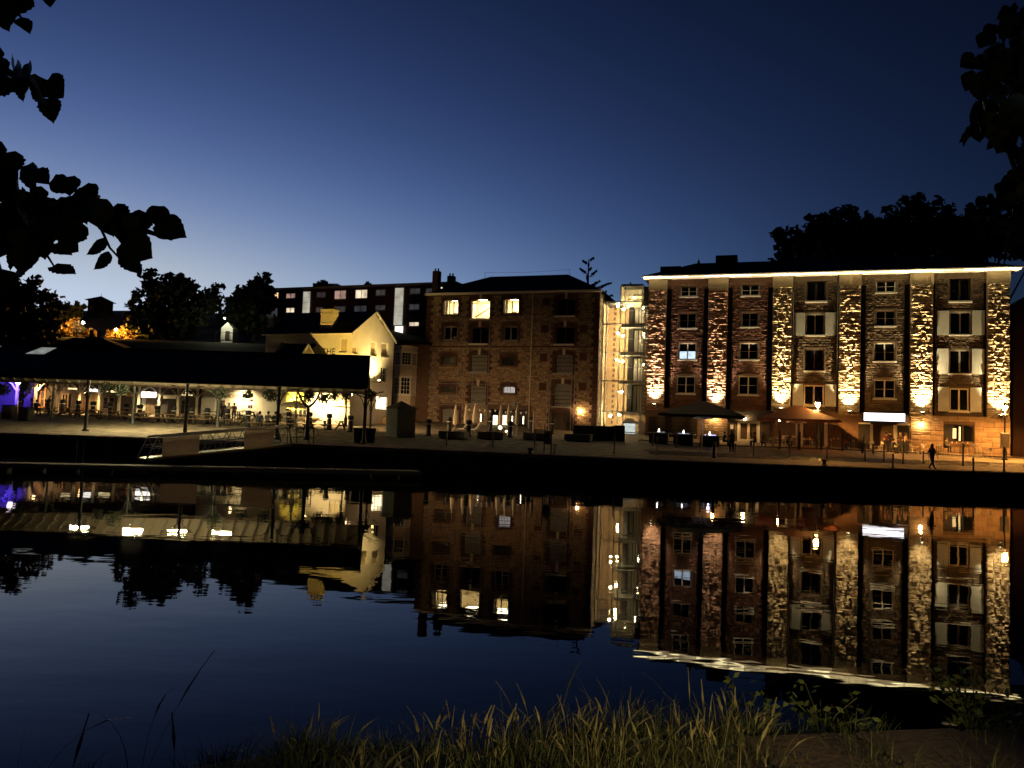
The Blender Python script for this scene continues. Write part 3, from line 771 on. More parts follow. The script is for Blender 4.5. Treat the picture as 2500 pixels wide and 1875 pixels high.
# brick surrounds, arches and keystones
for k, h in mw.items():
    if k in ('e2',): continue
    a, b_, c, d = h; big = k[1] in '24'
    for q in (0, 1):
        z = c - .12; i = 0
        while z < d - .05:
            t = min(.34, d - z); w_ = .52 if i % 2 else .28
            x0, x1 = (a - w_, a - .004) if q == 0 else (b_ + .004, b_ + w_)
            MB().cham(x0, x1, -.075, -.003, z, z + t - .015, .015).build('quoin', 'brick_dark', WM); z += t; i += 1
    n = 7; rise = .34 if big else .24; pts_o = []; pts_i = []
    for t in range(n + 1):
        f = t / n; pts_i.append((lerp(a - .05, b_ + .05, f), d - .16 + rise * (1 - (2 * f - 1) ** 2) * .6)); pts_o.append((lerp(a - .35, b_ + .35, f), d + .12 + rise * (1 - (2 * f - 1) ** 2) * 1.3))
    for t in range(n):
        MB().prism([pts_i[t], pts_i[t + 1], pts_o[t + 1], pts_o[t]], -.085, -.002).build('arch_stone', 'brick_dark', WM)
    if big: xm = (a + b_) / 2; MB().prism([(xm - .12, d - .02), (xm + .12, d - .02), (xm + .17, d + .62), (xm - .17, d + .62)], -.12, -.087).build('keystone', 'cream_paint', WM)
# string course
xs_ = [GX0 + .5, GL - .5]; zc = G.px(1250, 846)[1]
MB().box(xs_[0], xs_[1], -.1, -.0035, zc - .08, zc + .06).build('string_course', 'brick_dark', WM)
# square iron plates beside the loading doors
for u, v in ((1334, 737), (1330, 803), (1425, 803), (1327, 873), (1424, 871), (1325, 944), (1422, 944)):
    s_, z = G.px(u, v); m = MB(); m.cham(s_ - .38, s_ + .38, -.09, -.003, z - .4, z + .4, .02); m.cham(s_ - .09, s_ + .09, -.12, -.091, z - .26, z + .26, .02); m.build('brick_patch', 'brick_dark', WM)
s_, z = G.px(1254, 987); m = MB(); m.tube([(s_, -.1, z), (s_, -.003, z)], .33, 18); m.build('round_vent', 'black_metal', WM)
# lit top floor rooms
lm = {'a1': 'lamp_mid', 'a2': 'lamp_mid', 'a3': 'lamp_mid'}
M['lamp_mid'] = emit('lamp_mid', (1.0, 0.87, 0.55), 60)
for k, h in mw.items():
    a, b_, c, d = h
    if k in lm:
        o = room(WM, (a - .8, b_ + .8, c - .5, d + .35), .42, 3.2, 'room_cream', None, lm[k])
        if k == 'a2':
            MB().beam((a - .4, 2.2, c + .5), (b_ + .3, 2.4, d + .1), .12).beam((a - .8, 2.0, d - .1), (b_ + .8, 2.0, d - .1), .16).build('roof_truss', 'timber', o)
            MB().lathe([(.05, .3), (.28, .0), (.27, -.02)], (lerp(a, b_, .68), 1.9, c + .75), 14).build('hanging_lamp', 'timber_pale', o)
            MB().cham(a + .1, a + .7, 1.8, 2.4, c - .48, c + .35, .05).build('cabinet', 'timber', o)
            w = window(WM, h, .2, 'black_metal', 'glass', 1, 1, .05, arch=.3)
            MB().box(a - .12, b_ + .06, -.35, .18, c - .14, c - .01).build('sill', 'white_paint', w)
        else:
            w = window(WM, h, .2, 'white_paint', 'glass', 3 if k == 'a1' else 2, 1, .1, arch=.2)
            for q in (0, 1):
                m = MB(); x0 = a - .15 if q == 0 else b_ - .25
                for t in range(5): m.tube([(x0 + t * .09, .6, c - .3), (x0 + t * .09 + .01, .6, d + .1)], .05, 6)
                m.build('curtain', 'canvas_cream', o)
            MB().cham(a + .35, a + .8, 1.9, 2.4, c - .48, c + .55, .06).build('furniture', 'timber', o)
    elif k in ('b1', 'b3'):
        w = window(WM, h, .16, 'frame_grey', 'pane_dark', 2, 1, .12, arch=.2)
        MB().box(a - .05, b_ + .05, -.1, .15, c - .1, c - .005).build('sill', 'frame_grey', w)
    elif k in ('a4', 'b2', 'b4'):
        w = window(WM, h, .25, 'timber_dark', 'pane_dark', 2, 1, .1, arch=.3, name='loading_door')
        MB().box(a - .15, b_ + .02, -.4, .24, c - .16, c - .01).build('sill', 'white_paint', w)
    elif k in ('c2', 'd2', 'c4', 'd4'):
        m = MB(); n = 7
        for t in range(n): m.box(lerp(a, b_, t / n) + .01, lerp(a, b_, (t + 1) / n) - .01, .2, .25, c, d)
        m.prism(list(reversed(arch_poly(a, b_, d, .32))), .12, .19)
        w = m.build('loading_door', 'door_pale', WM)
        for t in range(4): MB().box(a, b_, .17, .195, c + .25 + t * .42, c + .31 + t * .42).build('rail', 'black_metal', w)
        MB().box(a - .15, b_ + .05, -.35, .19, c - .14, c - .01).build('sill', 'frame_grey', w)
    elif k in ('c1', 'c3', 'd1', 'd3'):
        if k == 'd3': M['bar_lit'] = emit('bar_lit', (0.95, 0.92, 0.9), .5, .2, 2)
        w = window(WM, h, .2, 'timber_dark', 'bar_lit' if k == 'd3' else 'pane_grey', 1, 1, .06, arch=.16, name='barred_window')
        for t in range(1, 8): g = MB(); x_ = lerp(a, b_, t / 8); g.tube([(x_, .1, c), (x_, .1, d)], .022, 6); g.build('bar', 'black_metal', w)
    elif k in ('e1', 'e3'):
        m = MB()
        for t in range(5): m.box(lerp(a, b_, t / 5) + .01, lerp(a, b_, (t + 1) / 5) - .01, .25, .3, c, d)
        m.prism(list(reversed(arch_poly(a, b_, d, .4))), .15, .24)
        m.build('arched_door', 'timber_dark' if k == 'e3' else 'door_pale', WM)
    elif k == 'e2':
        o = MB().box(a, b_, .42, 3.6, c, c + .02).box(a, b_, 3.6, 3.65, c, d).build('bar_interior', 'timber_dark', WM)
        M['bar_screen'] = emit('bar_screen', (1.0, 0.84, 0.48), 4, .3, 2)
        for uu in ((1204, 1214), (1224, 1240)):
            rr = G.rect(uu[0], 1014, uu[1], 1037, .35); MB().box(rr[0], rr[1], .33, .36, rr[2], rr[3]).build('lit_screen', 'bar_screen', o)
# gutter, roof, chimneys
g = MB(); g.box(GX0 - .25, GL + .25, -.42, -.2, GZ - .02, GZ + .2); g.build('gutter', 'white_paint', WM)
MB().box(GX0 - .2, GL + .2, -.198, .02, GZ - .015, GZ + .15).build('soffit', 'cream_paint', WM)
rf = MB(); hip(rf, GX0 - .25, GL + .25, -.35, 12.3, GZ + .18, G.px(1290, 673, 6)[1], 5.2); roof = rf.build('roof', 'slate', WM)
for u0, u1, v in ((1055, 1071, 661), (1091, 1107, 673)):
    a, b_, _, d = G.rect(u0, v, u1, 706, 3); ch = MB().cham(a, b_, 3, 3.7, GZ, d, .03).build('chimney', 'brick_dark', roof)
    m = MB()
    for t in (.25, .7): m.lathe([(.1, 0), (.09, .3), (.11, .32)], (lerp(a, b_, t), 3.35, d), 8)
    m.build('chimney_pots', 'brick_dark', ch)
# aerials and wire on the ridge
rz = G.px(1290, 673, 6)[1]; sa = G.px(1184, 670, 6)[0]; sb = G.px(1391, 668, 6)[0]
g = MB(); g.tube([(sa, 6, rz - .1), (sa, 6, rz + .55)], .02, 5).tube([(sb, 6, rz - .1), (sb, 6, rz + .6)], .02, 5).tube([(sa, 6, rz + .5), (lerp(sa, sb, .5), 6, rz + .38), (sb, 6, rz + .55)], .012, 4); g.build('aerial_wire', 'black_metal', roof)
# downpipes
for u0, u1 in ((1301, 1293),):
    s0 = G.px(u0, 730)[0]; s1 = G.px(u1, 1030)[0]; g = MB(); g.tube([((s0 + s1) / 2, -.17, .1), ((s0 + s1) / 2, -.17, GZ)], .07, 8); g.build('downpipe', 'cream_paint', WM, smooth=True)
g = MB(); g.tube([(GL + .25, .9, 0), (GL + .25, .9, GZ)], .06, 8); g.build('downpipe', 'galv', WM, smooth=True)
# wall lamp by the right door
M['lamp_amber'] = emit('lamp_amber', (1.0, 0.60, 0.22), 260)
def wall_lamp(fac, u, v, label, power=1.0, m_='lamp_amber', off=-.3, r=.13):
    s_, z = fac.px(u, v, off); t = thing('wall_lamp', label, 'wall lamp', fac.w(s_, off, z), fac.ang, None)
    MB().sphere((0, 0, 0), r).build('globe', m_, t, smooth=True)
    m = MB(); m.tube([(0, 0, r + .04), (0, .05, r + .12), (0, -off - .01, r + .12)], .02, 6); m.lathe([(r * .7, r * .9), (.03, r + .1)], n=10); m.build('arm', 'black_metal', t)
    return t
wall_lamp(G, 1416, 1003, 'bright amber wall lamp beside the dark ground floor door of the brown warehouse')

# scaffold standing against the left half
SCF = thing('scaffold', 'thin tube scaffold standing against the left half of the brown warehouse', 'scaffold', G.w(0, 0, 0), G.ang)
for u, v0, v1, off in ((1051, 885, 1040, -.9), (1063, 885, 1010, -.5), (1123, 760, 1040, -.6), (1132, 895, 1040, -1.0), (1154, 910, 1010, -.9), (1188, 890, 1040, -.9), (1199, 730, 1040, -.5)):
    s_, z1 = G.px(u, v0, off); g = MB(); g.tube([(s_, off, -.3), (s_, off, z1)], .028, 6); g.build('standard_pole', 'galv', SCF)
for v in (912, 937, 968, 989):
    z = G.px(1120, v, -.9)[1]; a = G.px(1045, v, -.9)[0]; b_ = G.px(1192, v, -.9)[0]; g = MB(); g.tube([(a, -.93, z), (b_, -.93, z)], .026, 6); g.build('ledger_pole', 'galv', SCF)
for (u0, v0), (u1, v1) in (((1054, 985), (1064, 940)), ((1150, 985), (1186, 965)), ((1186, 985), (1150, 965))):
    a = G.px(u0, v0, -.95); b_ = G.px(u1, v1, -.95); g = MB(); g.tube([(a[0], -.97, a[1]), (b_[0], -.97, b_[1])], .024, 6); g.build('brace', 'galv', SCF)
SC2 = thing('scaffold', 'thin tube scaffold round the dark right door of the brown warehouse', 'scaffold', G.w(0, 0, 0), G.ang)
for u, v0 in ((1337, 925), (1343, 925), (1397, 890), (1404, 890)):
    s_, z1 = G.px(u, v0, -.8); g = MB(); g.tube([(s_, -.8, -.3), (s_, -.8, z1)], .03, 6); g.build('standard_pole', 'galv', SC2)
z = G.px(1370, 925, -.8)[1]; a = G.px(1335, 925, -.8)[0]; b_ = G.px(1406, 925, -.8)[0]
for dz in (0, -1.6): g = MB(); g.tube([(a, -.83, z + dz), (b_, -.83, z + dz)], .026, 6); g.build('ledger_pole', 'galv', SC2)

# ================================================================== GLASS STAIR TOWER BETWEEN THE WAREHOUSES
T = Fac((8.75, 77.6), (13.3, 76.2), 2.6)
GT = thing('glass_stair_tower', 'lit glass stair tower standing between the two warehouses', 'stair tower', T.w(0, 0, 0), T.ang)
tl = T.L; zt1 = T.px(1495, 737)[1]; zt2 = T.px(1545, 692)[1]; xl_ = T.px(1513, 800)[0]; xr_ = T.px(1566, 800)[0]
floors = [T.px(1540, v)[1] for v in (1006, 930, 860, 791, 736)]
# lit back wall: pale stone with dark brick toothing, and landings
mb = MB(); mb.box(.05, tl, 3.2, 3.4, -.6, zt1 - .1); M['stair_wall'] = mat('stair_wall', (0.34, 0.23, 0.13), .85, var=.25, scale=2.5, bump=.3); mb.build('back_wall', 'stair_wall', GT)
MB().box(0.02, .06, .3, 3.2, -.6, zt1 - .1).build('left_wall', 'rubble_brown', GT)
rg = random.Random(9)
for z in [i * .55 for i in range(26)]:
    x0 = lerp(.05, xl_, .45); MB().box(x0, x0 + (.28 if int(z * 2) % 2 else .18), 3.12, 3.198, z, z + .3).build('brick', 'brick_dark', GT)
for i, z in enumerate(floors[:4]):
    MB().box(xl_ + .1, tl - .02, .35, 3.18, z - .22, z).build('landing', 'concrete', GT)
    MB().box(xl_ + .1, tl - .02, .2, .345, z - .3, z + .02).build('landing_edge', 'white_paint', GT)
    # lift door dark panel and lit glazed doors
    h = (floors[i + 1] - z) if i < 4 else 2
    xa = T.px(1529, 800)[0]; xb = T.px(1541, 800)[0]; xc = T.px(1563, 800)[0]
    MB().box(xa, xb, 1.6, 3.15, z + .01, z + h - .32).build('lift_shaft', 'black_metal', GT)
    MB().box(xb + .02, xc, 2.2, 2.26, z + .02, z + h - .4).build('landing_door', 'white_paint', GT)
    m = MB(); xm = (xb + xc) / 2; m.box(xm - .04, xm + .04, 2.14, 2.19, z + .02, z + h - .42); m.box(xb + .02, xb + .06, 2.14, 2.19, z + .02, z + h - .42); m.build('door_stile', 'timber_dark', GT)
    # stairs seen at the right
    for s_ in range(7):
        MB().box(xr_ + .12, tl - .05, .6 + s_ * .28, .86 + s_ * .28, z + .1 + s_ * (h - .4) / 7, z + .16 + s_ * (h - .4) / 7).build('stair_tread', 'white_paint', GT)
    g = MB(); g.tube([(xr_ + .15, .6, z + 1.0), (xr_ + .15, 2.7, z + h + .5)], .025, 6); g.build('handrail', 'steel', GT)
# head of the lift
MB().box(xl_, xr_ + .02, .3, 3.3, zt2 - .2, zt2).build('lift_roof', 'lead', GT)
MB().box(xr_ + .03, tl + .3, .8, 3.3, zt1 - .3, zt2 - .2).build('lift_side', 'lead', GT)
MB().box(xl_ - .02, xr_ + .02, 2.4, 2.5, zt1 - .3, zt2 - .2).box(xl_ - .02, xl_ + .04, .2, 2.39, zt1 + .06, zt2 - .2).build('lift_head_back', 'cream_paint', GT)
for z in (zt1 + .55, zt1 + 1.0): MB().box(xl_ + .35, xr_ - .2, 2.3, 2.395, z, z + .07).build('lift_rail', 'timber', GT)
MB().lathe([(.14, 0), (.12, .2), (.01, .45)], (lerp(xl_, xr_, .35), 1.4, zt2), 10).build('roof_finial', 'lead', GT)
MB().box(-.1, xl_ + .02, .25, 3.3, zt1 - .08, zt1 + .06).build('stair_roof', 'lead', GT)
# frame of mullions and transoms with a glass pane in every light
mulls = [0.05, lerp(0, xl_, .35), xl_, T.px(1525, 850)[0], xr_, lerp(xr_, tl, .5), tl - .04]
trans = [0.0] + floors
for i, x_ in enumerate(mulls):
    top = zt2 - .2 if xl_ - .01 <= x_ <= xr_ + .01 else zt1
    MB().box(x_ - .045, x_ + .045, .02, .14, -.5, top).build('mullion', 'galv', GT)
for i, z in enumerate(trans[1:]):
    MB().box(.0, tl - .02, .03, .13, z - .05, z + .05).build('transom', 'galv', GT)
    if i < 4: MB().box(.0, tl - .02, .04, .09, z + 1.35, z + 1.38).build('glazing_rail', 'galv', GT)
for i in range(len(mulls) - 1):
    for j in range(len(trans) - 1):
        if j == 0 and i >= 2: continue
        MB().box(mulls[i] + .046, mulls[i + 1] - .046, .07, .085, trans[j] + .051, trans[j + 1] - .051).build('pane', 'glass', GT)
MB().box(xl_ + .05, xr_ - .05, .07, .085, zt1 + .06, zt2 - .25).build('pane', 'glass', GT)
# ground floor glazed porch door with numerals
pr = T.rect(1522, 1034, 1553, 1071); M['porch_glass'] = emit('porch_glass', (0.80, 0.92, 0.88), .75, .35, 5)
pd = MB().box(pr[0], pr[1], -.3, -.24, pr[2], pr[3]).build('porch_door', 'porch_glass', GT)
m = MB(); 
for q in (0, 1): m.box(pr[q] - .04, pr[q] + .04, -.34, -.2, pr[2], pr[3] + .1)
m.box(pr[0], pr[1], -.34, -.2, pr[3], pr[3] + .1); m.box(pr[0], pr[1], -.33, -.305, lerp(pr[2], pr[3], .38), lerp(pr[2], pr[3], .46)); m.build('porch_frame', 'steel', pd)
m = MB(); zc_ = lerp(pr[2], pr[3], .72); wp = pr[1] - pr[0]
for q in (.28, .72): m.tube([(pr[0] + wp * q + wp * .16 * math.cos(k * math.pi / 8), -.312, zc_ + .2 * math.sin(k * math.pi / 8)) for k in range(17)], .018, 5, False)
m.tube([(pr[0] + wp * .44, -.312, zc_ - .2), (pr[0] + wp * .56, -.312, zc_ + .2)], .018, 5); m.build('etched_pattern', 'frame_grey', pd)
MB().prism([(pr[0] - .2, pr[3] + .1), (pr[1] + .2, pr[3] + .1), ((pr[0] + pr[1]) / 2, pr[3] + .55)], -.9, .0).build('porch_canopy', 'frame_grey', GT)
rr = T.rect(1560, 1030, 1580, 1058, -.4); MB().box(rr[0], rr[1], -.45, -.4, rr[2] - .6, rr[3]).build('info_board', 'frame_grey', GT)
# bulkhead lamps on the stair landings; the lift head bulb is added for brightness
M['bulb_white'] = emit('bulb_white', (1.0, 0.80, 0.42), 640)
lamps = [(1509, 747, 1.0), (1523, 755, 1.4), (1509, 814, 1.0), (1521, 820, 1.4), (1505, 878, 1.0), (1520, 882, 1.4), (1517, 957, 1.2), (1512, 1012, .8), (1490, 1015, .8), (1571, 752, 1.2), (1572, 815, 1.2), (1570, 890, 1.2), (1548, 727, 1.2)]
where = ['top flight, nearer the brown warehouse', 'top flight, nearer the lift', 'third flight, nearer the brown warehouse', 'third flight, nearer the lift', 'second flight, nearer the brown warehouse', 'second flight, nearer the lift',
         'first flight, alone', 'ground level beside the porch door', 'ground level in the left corner', 'top flight, beside the floodlit pilaster', 'third flight, beside the floodlit pilaster', 'second flight, beside the floodlit pilaster', 'in the lift head at the top']
for (u, v, off), wh in zip(lamps, where):
    s_, z = T.px(u, v, off); t = thing('bulkhead_lamp', 'round white lamp in the glass stair tower, ' + wh, 'lamp', T.w(s_, off, z), T.ang, 'stair tower lamps')
    r_ = .11 if u < 1530 else .06
    MB().sphere((0, 0, 0), r_, 12, 8).build('globe', 'bulb_white', t, smooth=True)
    MB().lathe([(.05, 0), (.05, .25), (.09, .27)], (0, 0, r_ * .8), 10).build('stem', 'black_metal', t)
# ================================================================== BAY-WINDOWED HOUSE
Bf = Fac((XU(953, 80.5), 80.5), (XU(1040, 81.8), 81.8), 2.8)
BH = thing('bay_window_house', 'narrow brick house with a two storey cream bay window beside the brown warehouse', 'house', Bf.w(0, 0, 0), Bf.ang)
bz = Bf.px(990, 838)[1]
MB().box(-.3, Bf.L + .6, 0, 8, -1.2, bz).build('wall', 'brick_wall', BH)
MB().box(-.5, Bf.L + .6, -.15, 8.2, bz, bz + .25).build('parapet', 'slate', BH)
# bay: canted plan
x0, x1 = Bf.px(965, 900, -.5)[0], Bf.px(1020, 900, -.5)[0]; zb = Bf.px(990, 990, -.9)[1]; zt = Bf.px(990, 845, -.9)[1]
c0, c1 = lerp(x0, x1, .2), lerp(x0, x1, .68); yb = -.95
plan = [(x0, -.01), (c0, yb), (c1, yb), (x1, -.01)]
def bay_ring(mb, za, zb_, grow=0.0):
    pl = [(x0 - grow, -.01), (c0 - grow * .5, yb - grow), (c1 + grow * .5, yb - grow), (x1 + grow, -.01)]
    n = 4; vs = [(x, y, za) for x, y in pl] + [(x, y, zb_) for x, y in pl]
    mb.add(vs, [(3, 2, 1, 0), (4, 5, 6, 7), (0, 1, 5, 4), (1, 2, 6, 5), (2, 3, 7, 6)])
w1 = (Bf.px(990, 1112, -.9)[1], 0)
za1, za2 = Bf.px(990, 965, -.9)[1], Bf.px(990, 919, -.9)[1]; zb1, zb2 = Bf.px(990, 893, -.9)[1], Bf.px(990, 858, -.9)[1]
mb = MB(); bay_ring(mb, zb, za1); bay = mb.build('bay', 'cream_paint', BH)
mb = MB(); bay_ring(mb, za2, zb1); mb.build('bay_apron', 'cream_paint', bay)
mb = MB(); bay_ring(mb, zb2, zt); mb.build('bay_head', 'cream_paint', bay)
for z in (za1, za2, zb1, zb2, zt): mb = MB(); bay_ring(mb, z - .05, z + .05, .07); mb.build('bay_moulding', 'white_paint', bay)
mb = MB(); bay_ring(mb, za1 + .05, zb2 - .05, -.18); mb.build('bay_inside', 'pane_dark', bay)
for (pa, pb) in zip(plan, plan[1:]):
    for za, zz in ((za1 + .06, za2 - .06), (zb1 + .06, zb2 - .06)):
        d = Vector((pb[0] - pa[0], pb[1] - pa[1], 0)); L = d.length; ang = math.atan2(d.y, d.x)
        m = MB(); nc, nr = (4 if L > 1.2 else 3), 4; fw = .14
        m.box(0, fw, 0, .08, za, zz); m.box(L - fw, L, 0, .08, za, zz); m.box(fw, L - fw, 0, .08, za, za + .1); m.box(fw, L - fw, 0, .08, zz - .1, zz)
        if zz - za > 2.0: m.box(fw, L - fw, -.002, .08, zz - .62, zz - .52)
        for t in range(1, nc): xx = lerp(fw, L - fw, t / nc); m.box(xx - .018, xx + .018, .01, .06, za + .1, zz - (.62 if zz - za > 2.0 else .1))
        for t in range(1, nr): zq = lerp(za + .1, zz - .1, t / nr); m.box(fw, L - fw, .012, .058, zq - .018, zq + .018)
        o = m.build('bay_window', 'white_paint', bay, loc=(pa[0], pa[1], 0), rot=ang)

# ================================================================== WHITE PUB
CO = Vector((-14.9, 70.0)); GD = Vector((.37, .93)).normalized(); LD = Vector((-.93, .37)).normalized()
GE = CO + GD * 7.4; LE = CO + LD * 10.0; WE = CO + LD * 17.6
Pf = Fac(tuple(LE), tuple(CO), 2.6)          # long wall facing the shed
Pg = Fac(tuple(CO), tuple(GE), 2.6)          # gable wall
PUB = thing('white_inn', 'white rendered inn with a tall gable lit yellow behind the open shed', 'inn', Pf.w(0, 0, 0), Pf.ang)
ze = Pg.px(856, 809)[1]; za = Pg.px(917, 767)[1]
# local frame of PUB: x along the long wall, y into the building; the gable wall is at x = L, running in +y
L_ = Pf.L
gw = [Pg.rect(859, 847, 874, 864), Pg.rect(905, 835, 919, 870), Pg.rect(931, 838, 947, 872), Pg.rect(912, 896, 917, 930), Pg.rect(929, 897, 943, 932), Pg.rect(918, 968, 945, 1000)]
fw_ = [Pf.rect(829, 826, 847, 861), Pf.rect(815, 961, 838, 988), Pf.rect(841, 961, 856, 990), Pf.rect(727, 962, 748, 1020)]
mb = MB(); wall_holes(mb, 0, L_, -1, ze, fw_, 0, .3); mb.build('front_wall', 'white_render', PUB)
m2 = MB(); wall_holes(m2, 0, Pg.L, -1, ze, gw, 0, .3); m2.add([(0, 0, ze), (Pg.L, 0, ze), (Pg.L / 2, 0, za)], [(0, 1, 2)])
gp = m2.build('gable_wall', 'white_render', PUB, loc=(L_, 0, 0), rot=math.pi / 2)
MB().box(.02, L_ - .02, Pg.L - .02, Pg.L, -1, ze).box(0, .02, 0, Pg.L - .02, -1, ze).build('back_wall', 'white_render', PUB)
rf = MB(); e = .3
rf.add([(-.3, -e, ze - .25), (L_ + .12, -e, ze - .25), (L_ + .12, Pg.L / 2, za + .12), (-.3, Pg.L / 2, za + .12), (-.3, Pg.L + e, ze - .25), (L_ + .12, Pg.L + e, ze - .25),
        (-.3, -e, ze - .08), (L_ + .12, -e, ze - .08), (L_ + .12, Pg.L / 2, za + .3), (-.3, Pg.L / 2, za + .3), (-.3, Pg.L + e, ze - .08), (L_ + .12, Pg.L + e, ze - .08)],
       [(6, 7, 8, 9), (9, 8, 11, 10), (3, 2, 1, 0), (4, 5, 2, 3), (0, 1, 7, 6), (10, 11, 5, 4), (1, 2, 8, 7), (2, 5, 11, 8), (0, 6, 9, 3), (3, 9, 10, 4)])
pr_ = rf.build('roof', 'slate', PUB)
g = MB(); g.beam((L_ + .15, -e, ze - .2), (L_ + .15, Pg.L / 2, za + .17), .05, .22); g.beam((L_ + .15, Pg.L + e, ze - .2), (L_ + .15, Pg.L / 2, za + .17), .05, .22); g.build('barge_board', 'white_paint', pr_)
MB().tube([(-.2, -e - .05, ze - .2), (L_ + .1, -e - .05, ze - .2)], .07, 6).build('gutter', 'white_paint', pr_)
M['curtain'] = mat('curtain', (0.5, 0.42, 0.28), 0.8, var=.3, scale=6, bump=.1)
for i, rc in enumerate(gw):
    if i == 5: window(gp, rc, .1, 'white_paint', 'bar_screen', 3, 2, .06); continue
    w = window(gp, rc, .12, 'white_paint', 'curtain' if i < 3 else 'pane_grey', 2 if i > 3 else 1, 2 if i > 3 else 1, .05)
    MB().box(rc[0] - .06, rc[1] + .06, -.1, .1, rc[2] - .09, rc[2] - .004).build('sill', 'white_paint', w)
for i, rc in enumerate(fw_):
    if i == 3: window(PUB, rc, .1, 'white_paint', 'pane_grey', 2, 3, .08, name='entrance_door'); continue
    w = window(PUB, rc, .12, 'white_paint', 'curtain', 2 if i else 1, 1 if i == 0 else 2, .06)
    MB().box(rc[0] - .06, rc[1] + .06, -.1, .1, rc[2] - .09, rc[2] - .004).build('sill', 'white_paint', w)
s_, z = Pf.px(803, 859); text_mesh('lettering_the', 'THE', .82, 'black_metal', PUB, (s_, -.03, z), sx=1.0)
# chimneys
def chimney(u0, u1, v0, v1, off, pots, matn, parent=PUB):
    a, b_, c, d = Pf.rect(u0, v0, u1, v1, off); m = MB(); m.box(a, b_, off, off + .9, c, d - .5); m.box(a - .06, b_ + .06, off - .06, off + .96, d - .5, d - .38); m.box(a, b_, off, off + .9, d - .38, d - .1); m.box(a - .08, b_ + .08, off - .08, off + .98, d - .1, d)
    m.box(a - .05, b_ + .05, off - .05, off + .95, c + (d - c) * .35, c + (d - c) * .4)
    o = m.build('chimney', matn, parent)
    for t in range(pots): MB().lathe([(.13, 0), (.1, .35), (.13, .38)], (lerp(a, b_, (t + .5) / pots), off + .45, d), 8).build('chimney_pot', 'brick_dark', o)
chimney(783, 812, 755, 810, .5, 4, 'cream_paint')
chimney(654, 668, 774, 815, .9, 1, 'cream_paint')
# lower wing with a small lit gable, in front of the long wall
Lw = MB(); a = Pf.px(690, 850, -2.5)[0]; b_ = Pf.px(774, 850, -2.5)[0]; zr = Pf.px(757, 839, -2.5)[1]; zl = zr - 1.3
Lw.add([(a, -4, zl), (b_, -4, zl), (b_, -2.5, zr), (a, -2.5, zr), (a, 0, zl + .0), (b_, 0, zl)], [(0, 1, 2, 3), (3, 2, 5, 4), (0, 3, 4)]); Lw.build('wing_roof', 'slate', PUB)
MB().box(a + .02, b_ - .1, -3.9, -.02, 4.5, zl).build('wing_wall', 'white_render', PUB)
xg = Pf.px(755, 850, -4)[0]; zp = Pf.px(755, 842, -4.1)[1]
g = MB(); g.add([(xg - .62, -4.1, zp - 1.0), (xg + .62, -4.1, zp - 1.0), (xg, -4.1, zp - .08)], [(0, 1, 2)]); dg = g.build('dormer_gable', 'cream_paint', PUB)
g = MB(); g.beam((xg - .75, -4.14, zp - 1.05), (xg, -4.14, zp), .08, .14).beam((xg + .75, -4.14, zp - 1.05), (xg, -4.14, zp), .08, .14).build('barge_board', 'white_paint', dg)
chimney(655, 686, 834, 866, -3.2, 0, 'cream_paint')
# low left wing carrying the inn name
Wf = Fac(tuple(WE), tuple(LE), 2.6)
WG = MB(); wh = {'door': Wf.rect(525, 977, 549, 1018), 'brd': Wf.rect(632, 946, 646, 958)}
wall_holes(WG, 0, Wf.L, -1, 4.6, [wh['door']], 0, .3)
offx = -Wf.L
wg = WG.build('name_wall', 'white_render', PUB, loc=(-Wf.L, 0, 0))
MB().box(.02, Wf.L - .02, 5.9, 6, -1, 4.6).build('wing_back', 'white_render', wg); MB().add([(-.2, -.25, 4.55), (Wf.L, -.25, 4.55), (Wf.L, 3, 6.2), (-.2, 3, 6.2), (-.2, 6.2, 4.55), (Wf.L, 6.2, 4.55)], [(0, 1, 2, 3), (3, 2, 5, 4), (0, 3, 4)]).build('wing_roof', 'slate', wg)
a, b_, c, d = wh['door']; MB().box(a, b_, .2, .26, c, d).build('door', 'black_metal', wg)
g = MB(); g.box(a - .12, a, -.04, .2, c, d + .12); g.box(b_, b_ + .12, -.04, .2, c, d + .12); g.box(a, b_, -.04, .2, d, d + .12); g.build('door_frame', 'white_paint', wg)
s_, z = Wf.px(571, 968); M['letter_olive'] = mat('letter_olive', (0.13, 0.11, 0.03), .7)
text_mesh('lettering_prospect', 'PROSPECT', .56, 'letter_olive', wg, (s_, -.03, z), sx=.62)
for u0, u1, v0, v1, k in ((590, 601, 988, 1000, 'cream_paint'), (606, 611, 989, 997, 'timber_dark'), (612, 617, 989, 997, 'timber_dark')):
    rr = Wf.rect(u0, v0, u1, v1); MB().cham(rr[0], rr[1], -.06, -.004, rr[2], rr[3], .01).build('notice_frame', k, wg)
rr = Wf.rect(588, 985, 623, 1001); MB().box(rr[0], rr[1], -.03, -.002, rr[2], rr[3]).build('notice_board', 'white_paint', wg)
# stone steps up to the gable door, with a handrail
ST = thing('outside_steps', 'stone outside steps with a dark handrail at the foot of the inn gable', 'steps', Pg.w(4.4, -.2, -.3), Pg.ang)
for i in range(7): MB().cham(i * .28, 2.8, -1.3, -.05, 0, .25 + i * .22, .015).build('step', 'ashlar', ST)
g = MB(); g.tube([(-.1, -1.3, 1.1), (2.0, -1.3, 2.7), (2.8, -1.3, 2.7)], .035, 6)
for i in range(6): g.tube([(i * .4, -1.3, i * .3), (i * .4, -1.3, 1.15 + i * .3)], .025, 5)
g.build('handrail', 'black_metal', ST)

